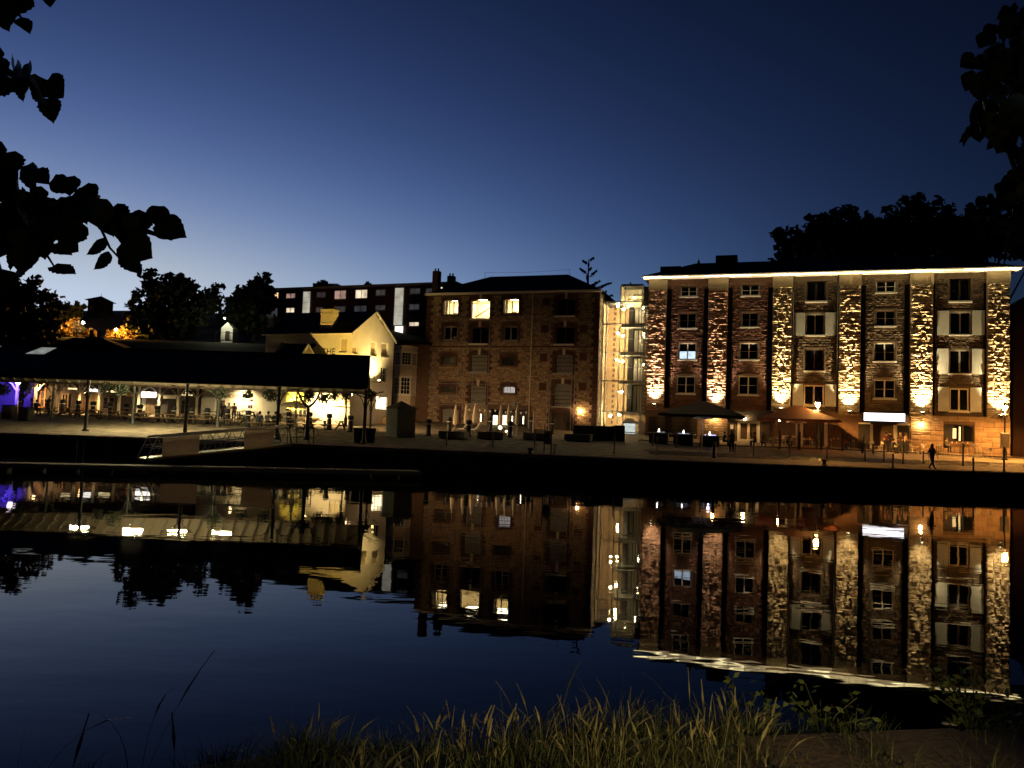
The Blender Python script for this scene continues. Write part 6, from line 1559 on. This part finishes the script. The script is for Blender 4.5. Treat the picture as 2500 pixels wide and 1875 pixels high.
def person(pos, rot, pose, top, low, hair, label, long_hair=False, h=1.0):
    me, J = body_mesh(pose); me = me.copy()
    for i, n in enumerate(('skin', top, low, 'black')): me.materials[i] = M['cl_' + n]
    t = thing('person', label, 'person', pos, rot); t.scale = (h, h, h)
    inst('body', me, t)
    hd = J['head'][0]; m = MB()
    n = 14; prof = [(.098, -.005), (.104, .035), (.09, .085), (.05, .115), (.005, .122)]
    m.lathe(prof, (hd.x, hd.y + .018, hd.z), n)
    if long_hair: m.lathe([(.06, -.26), (.095, -.2), (.1, -.05), (.09, .03)], (hd.x, hd.y + .055, hd.z), n)
    else: m.lathe([(.07, -.075), (.085, -.03), (.09, .0)], (hd.x, hd.y + .03, hd.z), n)
    m.build('hair', 'cl_' + hair, t, smooth=True)
    for s_ in (-1, 1): MB().sphere((hd.x + s_ * .034, hd.y - .083, hd.z - .0), .011, 8, 6).build('eye', 'cl_black', t)
    return t
PI = math.pi
person(GH(2280, 1147) + Vector((0, .25, 0)), PI / 2 + .25, 'walk', 'black', 'black', 'black', 'person in dark clothes walking along the quay edge towards the right', True)
person(GH(1786, 1106), PI, 'stand', 'grey', 'black', 'brown', 'person in a grey top seen from behind standing before the cream doors', True)
g0 = GH(1766, 1090); person(g0, PI / 2, 'sit', 'black', 'black', 'black', 'person in black seated at the blue lit fire table')
person(GH(1845, 1092), -PI / 2, 'sit', 'black', 'navy', 'black', 'person in black seated beside the cream doors')
person(GH(1862, 1094) + Vector((0, 0, 0)), PI * .85, 'sit', 'yellow', 'black', 'pale', 'person in a yellow top seated on the terrace with bent head', True)
person(GH(2163, 1104), PI * .9, 'talk', 'maroon', 'black', 'black', 'person in dark maroon standing in the bright entrance')
person(GH(2172, 1103), PI * 1.05, 'stand', 'black', 'black', 'black', 'taller person in black standing in the bright entrance', h=1.04)
person(GH(2178, 1108), PI / 2 + .3, 'sit', 'black', 'black', 'black', 'person in black crouched on a seat before the bright entrance')
person(GH(2198, 1106), -.4, 'talk', 'brown', 'olive', 'pale', 'person in a patterned brown top standing right of the entrance')
person(GH(2211, 1108), PI / 2 - .2, 'talk', 'pale', 'black', 'brown', 'person in a pale shirt with a hand to the chest right of the entrance', h=1.03)
person(GH(543, 1030), PI, 'stand', 'black', 'black', 'pale', 'person in a dark coat with fair hair at the black inn door', h=1.05)
person(GH(557, 1030), .3, 'stand', 'pale', 'jeans', 'brown', 'person in a pale top standing between the two dark figures at the inn')
person(GH(570, 1030), PI * 1.1, 'talk', 'maroon', 'black', 'black', 'person in dark clothes standing below the painted word PROSPECT')
def seated(u, v, rot, top, label, hair='black', pose='sit_lean', low='black', lh=False): person(GH(u, v), rot, pose, top, low, hair, label, lh, 1.12)
seated(630, 1047, PI, 'navy', 'person in navy hunched at a picnic table, left of the seated pair')
seated(651, 1047, PI, 'olive', 'person in olive seated at a picnic table between two dark figures')
seated(669, 1047, PI, 'black', 'person in black seated at a picnic table beside the iron post')
seated(700, 1036, PI / 2, 'brown', 'person in brown seated in the yellow light near the tan parasol', 'brown')
seated(770, 1032, .2, 'black', 'person in black seated before the bright inn wall', low='jeans')
seated(798, 1034, -PI / 2, 'pale', 'person in a pale top leaning on a table before the bright inn wall', 'brown')
seated(822, 1028, 0.1, 'brown', 'person facing the river seated high before the bright inn wall', 'brown', 'sit')
person(GH(2309, 1113) + Vector((0, .1, .28)), .4, 'sit', 'olive', 'black', 'brown', 'person perched on the tall stool at the left of the arched window')
person(GH(1922, 1092), PI * .7, 'sit', 'grey', 'black', 'brown', 'person in grey seated left of the street lamp on the terrace')
person(GH(2078, 1100), -PI / 2, 'sit', 'navy', 'jeans', 'black', 'person in navy seated between the brown red parasol and the bright entrance', True)
person(GH(118, 1012), -.5, 'stand', 'brown', 'black', 'black', 'person standing just right of the orange door under the shed')
seated(86, 1014, PI, 'navy', 'person in dark clothes seated before the orange door', pose='sit')

# ================================================================== TREES
def far_tree(name, label, base, blobs, n, rg, size=(.25, .55), matn='leaf_far', trunk_r=.35, grp='trees on the hill', limbs=True):
    """base on the ground; blobs: (x, y, z, rx, rz) relative to the base, leaf sized faces spread through them"""
    t = thing(name, label, 'tree', base, 0, grp); top = max(b[2] for b in blobs)
    m = MB(); m.tube([(0, 0, -.6), (.1, 0, top * .3), (-.1, .1, top * .65), (0, 0, top * .95)], [trunk_r, trunk_r * .75, trunk_r * .5, trunk_r * .2], 8)
    for b_ in blobs: m.tube([(0, 0, max(.3, b_[2] * .45)), (b_[0] * .5, b_[1] * .5, b_[2] * .75), (b_[0], b_[1], b_[2] + b_[4] * .3)], [trunk_r * .4, trunk_r * .25, .04], 6)
    m.build('trunk', 'bark', t)
    m = MB(); vol = [b_[3] ** 2 * b_[4] for b_ in blobs]; tot = sum(vol)
    for b_, v_ in zip(blobs, vol):
        k = int(n * v_ / tot)
        subs = []
        for _ in range(max(6, int(b_[3] * 7))):
            d = Vector((rg.gauss(0, 1), rg.gauss(0, 1), rg.gauss(0, 1))).normalized() * rg.uniform(.55, 1.0); subs.append((Vector((b_[0] + d.x * b_[3], b_[1] + d.y * b_[3], b_[2] + d.z * b_[4])), rg.uniform(.3, .6) * b_[3] * .55))
        for _ in range(k):
            c, r_ = subs[rg.randrange(len(subs))]
            if rg.random() < .3: c = Vector((b_[0], b_[1], b_[2])); r_ = min(b_[3], b_[4]) * .85
            d = Vector((rg.gauss(0, 1), rg.gauss(0, 1), rg.gauss(0, 1))).normalized() * r_ * rg.uniform(.3, 1.08); p = c + d; s_ = rg.uniform(*size)
            a = Vector((rg.gauss(0, 1), rg.gauss(0, 1), rg.gauss(0, .7))).normalized() * s_; q = a.cross(Vector((rg.gauss(0, 1), rg.gauss(0, 1), rg.gauss(0, 1)))).normalized() * s_ * .6
            m.add([p - a, p + q, p + a, p - q], [(0, 1, 2, 3)])
    m.build('crown', matn, t)
    return t
rg = random.Random(101)
def tree_px(label, u, vb, D, blobs_px, n, name='broadleaf_tree', **k):
    """blobs given as (u, v, ru, rv) in the photograph at depth D; the tree stands on the hill there"""
    x = XU(u, D, vb); z = gz(x, D); base = Vector((x, D, z)); bl_ = []
    for bu, bv, ru, rv in blobs_px:
        p = P(bu, bv, D); bl_.append((p.x - x, rg.uniform(-1, 1), p.z - z, ru * D / FPX, rv * D / FPX))
    return far_tree(name, label, base, bl_, n, rg, **k)
tree_px('dark spreading tree at the far left edge of the hill', 40, 830, 92, [(10, 740, 60, 70), (70, 720, 50, 45), (120, 745, 45, 40), (30, 800, 70, 50), (110, 800, 60, 40), (-40, 720, 60, 60)], 5200)
tree_px('low dark tree just left of the skyline turret', 175, 800, 112, [(165, 770, 35, 28), (190, 760, 18, 26), (140, 760, 30, 25)], 1800)
tree_px('large round dark tree right of the skyline turret', 420, 830, 104, [(345, 760, 35, 45), (400, 715, 60, 48), (455, 715, 50, 42), (480, 760, 45, 50), (420, 780, 70, 50), (520, 730, 30, 42), (360, 800, 60, 40)], 7500)
tree_px('dark pointed tree left of the block of flats', 620, 820, 108, [(620, 720, 45, 50), (640, 690, 25, 28), (595, 730, 30, 35), (660, 735, 28, 40), (620, 780, 60, 45), (560, 770, 40, 50)], 5200)
tree_px('tree showing above the roof of the block of flats', 790, 720, 152, [(785, 700, 24, 14), (810, 702, 22, 10), (770, 706, 14, 8)], 1100)
tree_px('small dark tree crown above the flats near the chimneys', 905, 715, 152, [(905, 700, 16, 7), (925, 703, 16, 6)], 500)
tree_px('dark round tree behind the middle of the floodlit warehouse roof', 2010, 640, 96, [(1945, 600, 60, 58), (2010, 568, 65, 52), (2070, 565, 60, 52), (2000, 630, 115, 45), (2110, 590, 55, 55)], 9500)
tree_px('tallest dark tree behind the right part of the floodlit warehouse', 2240, 640, 94, [(2180, 560, 55, 60), (2235, 520, 55, 50), (2290, 550, 60, 55), (2230, 600, 120, 50), (2340, 590, 60, 60), (2120, 610, 60, 45)], 8500)
tree_px('dark tree at the right edge behind the warehouse roof', 2440, 640, 92, [(2400, 590, 65, 70), (2470, 575, 65, 75), (2550, 580, 70, 80), (2380, 550, 45, 50)], 7500)
# lit hedge on the hillside, shrubs one by one
for i, (u, v, ru, rv) in enumerate(((150, 812, 26, 18), (185, 812, 28, 22), (228, 820, 28, 18), (268, 826, 28, 18), (312, 832, 30, 16), (350, 834, 28, 14), (180, 790, 20, 14), (305, 812, 20, 14), (390, 838, 28, 12), (335, 815, 22, 12))):
    tree_px('orange lit hillside shrub, %s from the left above the shed roof' % ORD[i], u, v + rv, 103.5, [(u, v, ru, rv), (u + ru * .4, v + rv * .3, ru * .6, rv * .6)], 1500, name='hillside_shrub', matn='leaf_hedge', trunk_r=.08, size=(.12, .3), grp='lit hillside shrubs')
# monkey puzzle like conifer between the roofs
x = XU(1432, 96, 800); z0 = gz(x, 96); t = thing('sparse_conifer', 'sparse conifer with ragged branches between the two warehouse roofs', 'tree', (x, 96, z0)); zt_ = P(1432, 632, 96).z - z0
m = MB(); m.tube([(0, 0, -.5), (0, 0, zt_ * .6), (0, 0, zt_)], [.3, .2, .04], 8)
br = []; rc = random.Random(14)
for k in range(20):
    h = zt_ - .25 - k * .42; a = k * 2.4 + rc.uniform(-.3, .3); ln = .45 + k * .11 + rc.uniform(-.15, .35)
    tip = (ln * math.cos(a), ln * math.sin(a), h + .55 * ln); m.tube([(0, 0, h), (tip[0] * .55, tip[1] * .55, h + .05), tip], [.05, .04, .02], 5); br.append((h, tip))
for e_, hh in ((2.9, 3.0), (2.3, 4.2), (3.1, 4.6)):
    m.tube([(0, 0, zt_ - hh - 1.4), (e_ * .5, 0, zt_ - hh - .9), (e_, 0, zt_ - hh)], [.09, .06, .03], 5); br += [(zt_ - hh - 1.2, (e_, 0, zt_ - hh))] * 2
m.build('trunk', 'bark', t); m = MB()
for h, tip in br:
    for _ in range(75):
        f = rg.uniform(.3, 1.05); p = Vector((tip[0] * f, tip[1] * f, lerp(h, tip[2], f) + rg.uniform(-.12, .12))); a = Vector((rg.gauss(0, 1), rg.gauss(0, 1), rg.gauss(0, 1))).normalized() * .16; q = a.cross(Vector((rg.gauss(0, 1), rg.gauss(0, 1), 1))).normalized() * .09; m.add([p - a, p + q, p + a, p - q], [(0, 1, 2, 3)])
m.build('crown', 'leaf_far', t)
# lit climber over the dark arcade is left to the shops; shrub in front of the right house
# ================================================================== OVERHANGING LIME TREES AT THE NEAR BANK
def leaf_meshes(seed, n=6):
    rg_ = random.Random(seed); out = []
    for _ in range(n):
        cur = rg_.uniform(-.5, .9); fold = rg_.uniform(.05, .5); m = MB(); outl = []
        N_ = 13; prof = [0, .27, .40, .475, .51, .515, .49, .45, .395, .33, .25, .155, .06, 0]
        rows_ = []
        for i in range(N_ + 1):
            f = i / N_; y = f; ang = cur * (f - .3); z = -math.sin(ang) * .5 * abs(f); w_ = prof[i] * (1 + (.05 if i % 2 else -.03) + rg_.uniform(-.05, .05))
            back = -.11 * max(0, 1 - i / 3.5) * (1 if i else 0)
            rows_.append([(-w_, y + back, z + fold * w_ + rg_.uniform(-.02, .02)), (-w_ * .5, y, z + fold * w_ * .35), (0, y, z), (w_ * .5, y, z + fold * w_ * .35), (w_, y + back, z + fold * w_ + rg_.uniform(-.02, .02))])
        vs = [p for r in rows_ for p in r]; fs = []
        for i in range(N_):
            for k in range(4): a = i * 5 + k; fs.append((a, a + 1, a + 6, a + 5))
        m.add(vs, fs); me = m.mesh('leaf', 'leaf_near', True); out.append(me)
    return out
LM = leaf_meshes(4)
def in_poly(u, v, poly):
    c = False; j_ = len(poly) - 1
    for i in range(len(poly)):
        a, b_ = poly[i], poly[j_]
        if (a[1] > v) != (b_[1] > v) and u < (b_[0] - a[0]) * (v - a[1]) / (b_[1] - a[1]) + a[0]: c = not c
        j_ = i
    return c
def add_leaf(tree, p, tip_dir, size, rg_, roll=None):
    """leaf with its base at p, its tip along tip_dir, its face towards a random side"""
    y = Vector(tip_dir).normalized(); z = Vector((rg_.gauss(0, .5), -1 + rg_.gauss(0, .35), rg_.gauss(0, .55))).normalized()
    if roll is not None: z = Vector(roll)
    x = y.cross(z).normalized(); z = x.cross(y).normalized()
    mt = Matrix((x, y, z)).transposed().to_4x4(); o = inst('leaf', LM[rg_.randrange(len(LM))], tree)
    o.matrix_local = Matrix.Translation(Vector(p) - tree.location) @ mt @ Matrix.Diagonal((size * rg_.uniform(.8, 1.1), size, size, 1)); return o
LT = thing('lime_tree', 'overhanging lime tree whose leafy branches enter from the top left', 'tree', (-4.2, .7, 1.6))
def limb(tree, pts, r0, r1, name='branch'):
    n = len(pts); m = MB(); m.tube([Vector(p) - tree.location for p in pts], [lerp(r0, r1, i / (n - 1)) for i in range(n)], 7); return m.build(name, 'bark', tree, smooth=True)
limb(LT, [(-4.2, .7, 1.3), (-4.15, .75, 3.2), (-4.0, .9, 5.2), (-3.9, 1.0, 7.5)], .24, .1, 'trunk')
rg = random.Random(55)
D0 = 2.3
limb(LT, [(-4.1, .8, 3.6), tuple(P(-260, 470, 2.2)), tuple(P(0, 470, D0)), tuple(P(180, 515, D0)), tuple(P(300, 545, D0)), tuple(P(420, 585, D0))], .045, .004)
limb(LT, [tuple(P(180, 515, D0)), tuple(P(245, 555, D0)), tuple(P(268, 605, D0)), tuple(P(300, 640, D0))], .006, .0025, 'twig')
limb(LT, [tuple(P(60, 485, D0)), tuple(P(100, 600, D0)), tuple(P(135, 655, D0))], .007, .0025, 'twig')
limb(LT, [(-4.05, .9, 4.4), tuple(P(-120, 170, 2.2)), tuple(P(20, 175, D0)), tuple(P(110, 230, D0))], .03, .004)
limb(LT, [(-4.0, 1.0, 5.0), tuple(P(-120, -20, 2.2)), tuple(P(20, 10, D0)), tuple(P(50, 40, D0))], .025, .004)
poly = [(-60, 375), (0, 385), (45, 400), (75, 425), (130, 440), (185, 455), (240, 478), (300, 472), (330, 505), (370, 515), (400, 545), (415, 575), (370, 580), (300, 575), (270, 550), (235, 555), (200, 560), (180, 590), (130, 570), (120, 625), (60, 635), (40, 610), (-60, 600)]
n = 0
while n < 92:
    u, v = rg.uniform(-50, 420), rg.uniform(375, 640)
    if not in_poly(u, v, poly): continue
    p = P(u + rg.uniform(-18, 5), v - 26, D0 + rg.uniform(-.12, .15)); add_leaf(LT, p, (rg.gauss(.25, .5), rg.gauss(0, .25), -1 + rg.gauss(0, .35)), rg.uniform(.066, .095), rg); n += 1
for u, v, tx, tz, s_, rl in ((385, 542, .9, -.45, .10, None), (300, 590, .85, -.45, .105, (0, -1, .3)), (262, 590, -.8, -.6, .075, (.3, -.8, .8)), (272, 622, -.75, -.75, .07, (.4, -.6, .8)), (300, 632, .75, -.65, .075, (.5, -.5, .8)), (128, 650, .85, -.3, .075, (0, -.5, .9)),
                             (150, 580, .8, -.6, .07, None), (125, 600, .85, -.4, .07, (.2, -.5, .8)), (205, 548, -.5, -.8, .075, None), (70, 640, -.6, -.8, .075, None), (15, 560, .6, -.7, .09, None), (0, 640, .3, -.9, .09, None), (60, 600, -.4, -.9, .09, None), (20, 660, -.2, -1, .09, None)):
    add_leaf(LT, P(u, v, D0 - .05), (tx, .05, tz), s_, rg, rl)
for u, v in ((10, 140), (0, 185), (18, 205), (40, 168), (70, 165), (52, 200), (85, 205), (118, 205), (-15, 215), (100, 200), (30, 150), (-10, 160)):
    add_leaf(LT, P(u, v - 12, D0 + rg.uniform(-.1, .1)), (rg.gauss(.3, .5), 0, -1 + rg.gauss(0, .4)), rg.uniform(.07, .09), rg)
add_leaf(LT, P(128, 242, D0), (.1, 0, -1), .078, rg, (0, -1, .1))
for u, v in ((-10, 0), (15, -15), (35, 5), (5, 20), (30, -20), (-20, 25), (50, -25)): add_leaf(LT, P(u, v, D0), (rg.gauss(.2, .4), 0, -1), .085, rg)
add_leaf(LT, P(38, 48, D0), (.7, 0, -.7), .07, rg, (.3, -.6, .7)); add_leaf(LT, P(122, -18, D0), (.1, 0, -1), .05, rg)
RT = thing('lime_tree', 'lime tree whose dim leafy branches hang down at the right edge', 'tree', (4.9, 1.6, 1.6))
limb(RT, [(4.9, 1.6, 1.3), (4.85, 1.7, 3.5), (4.7, 2.0, 6), (4.6, 2.2, 8)], .26, .1, 'trunk')
D1 = 3.4
limb(RT, [(4.75, 1.9, 5.5), tuple(P(2560, 60, D1)), tuple(P(2490, 200, D1)), tuple(P(2440, 300, D1)), tuple(P(2480, 420, D1)), tuple(P(2510, 520, D1))], .03, .005)
limb(RT, [tuple(P(2490, 200, D1)), tuple(P(2430, 170, D1)), tuple(P(2390, 200, D1))], .008, .003, 'twig'); limb(RT, [tuple(P(2440, 300, D1)), tuple(P(2390, 320, D1)), tuple(P(2365, 335, D1))], .008, .003, 'twig')
poly = [(2480, 20), (2445, 55), (2400, 105), (2375, 160), (2355, 205), (2420, 225), (2435, 200), (2445, 250), (2400, 265), (2375, 300), (2352, 330), (2372, 340), (2425, 340), (2440, 365), (2470, 375), (2460, 440), (2465, 480), (2540, 500), (2540, 10)]
n = 0
while n < 150:
    u, v = rg.uniform(2350, 2540), rg.uniform(10, 500)
    if not in_poly(u, v, poly) or (2470 < u < 2500 and 170 < v < 215): continue
    add_leaf(RT, P(u, v - 20, D1 + rg.uniform(-.3, .35)), (rg.gauss(-.2, .6), rg.gauss(0, .3), -1 + rg.gauss(0, .4)), rg.uniform(.08, .105), rg); n += 1
# a further spray of the same tree
D2 = 7.0
limb(RT, [(4.7, 2.1, 6.4), tuple(P(2620, 420, 5)), tuple(P(2520, 500, D2)), tuple(P(2440, 530, D2)), tuple(P(2380, 520, D2))], .03, .006)
for _ in range(110):
    a = rg.uniform(0, 6.28); q = math.sqrt(rg.random()); u, v = 2440 + 92 * q * math.cos(a), 545 + 68 * q * math.sin(a) + (2440 - 2440) * .3
    add_leaf(RT, P(u, v - 10, D2 + rg.uniform(-.4, .4)), (rg.gauss(-.2, .7), rg.gauss(0, .3), -1 + rg.gauss(0, .5)), rg.uniform(.085, .125), rg)

# ================================================================== GRASS AND WEEDS ON THE NEAR BANK
def bank_z(x, y):
    e = bank_edge(x)
    if y < e - .45: return 1.66
    t = (y - (e - .45)) / 1.9; return 1.68 - 2.3 * ss(min(1, t) * .92 + .04)
rg = random.Random(9)
def blades(n, xr, dens, hr, matn, name, label, spread=.25, seed=False, wid=.004):
    m = MB(); k = 0; tries = 0
    while k < n and tries < n * 20:
        tries += 1; x = rg.uniform(*xr); e = bank_edge(x); y = e - rg.uniform(-.75, 1.15)
        if dens(x, y, e) < rg.random(): continue
        z = bank_z(x, y); h = rg.uniform(*hr) * (.75 + .5 * noise.noise((x * 1.3, y * 1.3, 7)) + .25); a = rg.uniform(0, 6.28); ln = abs(rg.gauss(0, spread)) * h; dx, dy = math.cos(a) * ln, math.sin(a) * ln
        w_ = wid * rg.uniform(.6, 1.4); sx, sy = math.cos(a + 1.57) * w_, math.sin(a + 1.57) * w_; vs = []; S = 5
        for i in range(S + 1):
            f = i / S; c = (x + dx * f * f, y + dy * f * f, z - .03 + h * (f - .25 * f * f * min(1.6, ln / h * 2))); q = 1 - f * .92
            if seed and f > .75: q = 1.9 * (1 - abs(f - .88) * 5)
            vs += [(c[0] - sx * q, c[1] - sy * q, c[2]), (c[0] + sx * q, c[1] + sy * q, c[2])]
        m.add(vs, [(2 * i, 2 * i + 1, 2 * i + 3, 2 * i + 2) for i in range(S)]); k += 1
    return tag(m.build(name, matn), label, 'grass', kind='stuff')
M['grass'] = mat('grass', (0.078, 0.10, 0.024), .7, var=.4, scale=2, bump=0, rnd=.45, island=True)
def tufts(n, xr, per, hr, matn, name, label, droop, wid, seed=0.0, dens=None, rad=.07, back=.95, front=.55):
    """clumps of bent blades; seed = share of blades that carry a seed head"""
    m = MB(); k = 0; tries = 0
    while k < n and tries < n * 30:
        tries += 1; cx = rg.uniform(*xr); e = bank_edge(cx); cy = e - rg.uniform(-front, back)
        if dens and dens(cx, cy, e) < rg.random(): continue
        k += 1; tall = rg.uniform(.65, 1.25)
        for _ in range(int(per * rg.uniform(.5, 1.5))):
            x = cx + rg.gauss(0, rad); y = cy + rg.gauss(0, rad); z = bank_z(x, y); h = rg.uniform(*hr) * tall
            a = math.atan2(y - cy, x - cx) + rg.gauss(0, .8); dr = abs(rg.gauss(droop, droop * .5)); sd = rg.random() < seed; w_ = wid * rg.uniform(.6, 1.4); S = 7; vs = []
            px, pz, el = 0.0, 0.0, rg.uniform(1.2, 1.55); st = h / S; twist = rg.uniform(0, 3.14)
            for q in range(S + 1):
                f = q / S; ww = w_ * (1 - f * .9)
                if sd and f > .7: ww = w_ * (2.4 if q % 2 else 1.5) * (1.15 - f)*3
                sx, sy = math.cos(a + 1.57 + twist * .3) * ww, math.sin(a + 1.57 + twist * .3) * ww
                cxx, cyy = x + math.cos(a) * px, y + math.sin(a) * px; vs += [(cxx - sx, cyy - sy, z - .02 + pz), (cxx + sx, cyy + sy, z - .02 + pz)]
                px += math.cos(el) * st; pz += math.sin(el) * st; el -= dr * (.4 + f) * 1.4 / S
            m.add(vs, [(2 * q, 2 * q + 1, 2 * q + 3, 2 * q + 2) for q in range(S)])
    return tag(m.build(name, matn), label, 'grass', kind='stuff')
d_main = lambda x, y, e: (0.02 + .98 * ss((x + 1.3) / .4)) * (1 - .8 * ss((x - 1.2) / .5))
tufts(190, (-3.4, 3.4), 95, (.08, .22), 'grass', 'grass', 'green grass growing along the near river bank', 1.5, .0032, 0, d_main, .08)
tufts(48, (-1.15, 1.3), 30, (.17, .35), 'straw', 'dry_grass', 'dry straw coloured grass stalks on the near river bank', 1.0, .0022, .45, None, .07)
tufts(12, (-.5, 1.1), 4, (.32, .45), 'straw', 'seed_stalks', 'tall seeding grass stalks standing over the bank', .5, .0022, 1.0, None, .06, .4, .3)
tufts(8, (-3.3, -1.6), 4, (.45, .75), 'leaf_near', 'tall_grass', 'thin dark seeding grass stalks over the water at the left', .9, .0022, .8, None, .15, .3, .4)
# leafy weeds by the path
rg = random.Random(12)
for i, x in enumerate((1.35, 1.8, 2.65)):
    y = bank_edge(x) - rg.uniform(.1, .45); z = bank_z(x, y); t = thing('leafy_weed', 'leafy weed at the edge of the paved path, %s from the tall grass' % ORD[i], 'weed', (x, y, z), 0, 'leafy weeds'); m = MB(); m2 = MB()
    for k in range(10):
        a = rg.uniform(0, 6.28); ln = rg.uniform(.1, .3); h = rg.uniform(.08, .24) * (1.8 if i == 2 else 1); pts = [(0, 0, 0), (ln * .4 * math.cos(a), ln * .4 * math.sin(a), h * .6), (ln * math.cos(a), ln * math.sin(a), h)]; m.tube(pts, .004, 4)
        for q in range(12):
            f = rg.uniform(.3, 1.05); c = Vector((ln * f * math.cos(a), ln * f * math.sin(a), h * f)) + Vector((rg.gauss(0, .03), rg.gauss(0, .03), rg.gauss(0, .03))); v1 = Vector((rg.gauss(0, 1), rg.gauss(0, 1), rg.gauss(0, .6))).normalized() * .028; v2 = v1.cross(Vector((rg.gauss(0, 1), rg.gauss(0, 1), 1))).normalized() * .015; m2.add([c - v1, c + v2, c + v1, c - v2], [(0, 1, 2, 3)])
    m.build('stems', 'grass', t); m2.build('leaves', 'grass', t)
# pale pebbles on the path edge
M['pebble'] = mat('pebble', (.55, .5, .42), .6, rnd=.3)
for i, (u, v) in enumerate(((2308, 1766), (2328, 1768), (2358, 1762), (2254, 1815), (2158, 1812), (2212, 1794), (2500, 1765), (2465, 1762))):
    d = ray(u, v); tt = (1.71 - CAM.z) / d.z; p = CAM + d * tt; m = MB(); m.sphere((0, 0, 0), .016, 8, 6, .5); o = m.build('pebble', 'pebble', None, True, loc=p); o.scale = (1.4, 1, 1); tag(o, 'pale pebble on the edge of the paved path, %s of the scattered few' % ORD[i], 'pebble', 'pebbles on the path edge')
# unseen floodlight added behind the viewer to light the grass and the slabs
t = thing('path_light', 'low path floodlight on the towpath just behind the viewer', 'path light', (2.1, -.6, 1.66))
MB().lathe([(.09, 0), (.08, .05), (.05, .8)], n=12).build('post', 'black_metal', t, smooth=True)
o = MB().cham(-.12, .12, -.1, .1, .8, 1.0, .03).build('housing', 'black_metal', t); o.rotation_euler = (0, 0, .3)
M['lamp_near'] = emit('lamp_near', (1.0, .74, .36), 40); o = MB().box(-.09, .09, .101, .112, .84, .96).build('lens', 'lamp_near', t); o.rotation_euler = (0, 0, .3)
light('SPOT', 'flood_beam', (-.05, .16, .9), 470, (1.0, .76, .36), t, aim=(-1.35, 5.0, -.05), size=.08, cone=50, blend=.75)
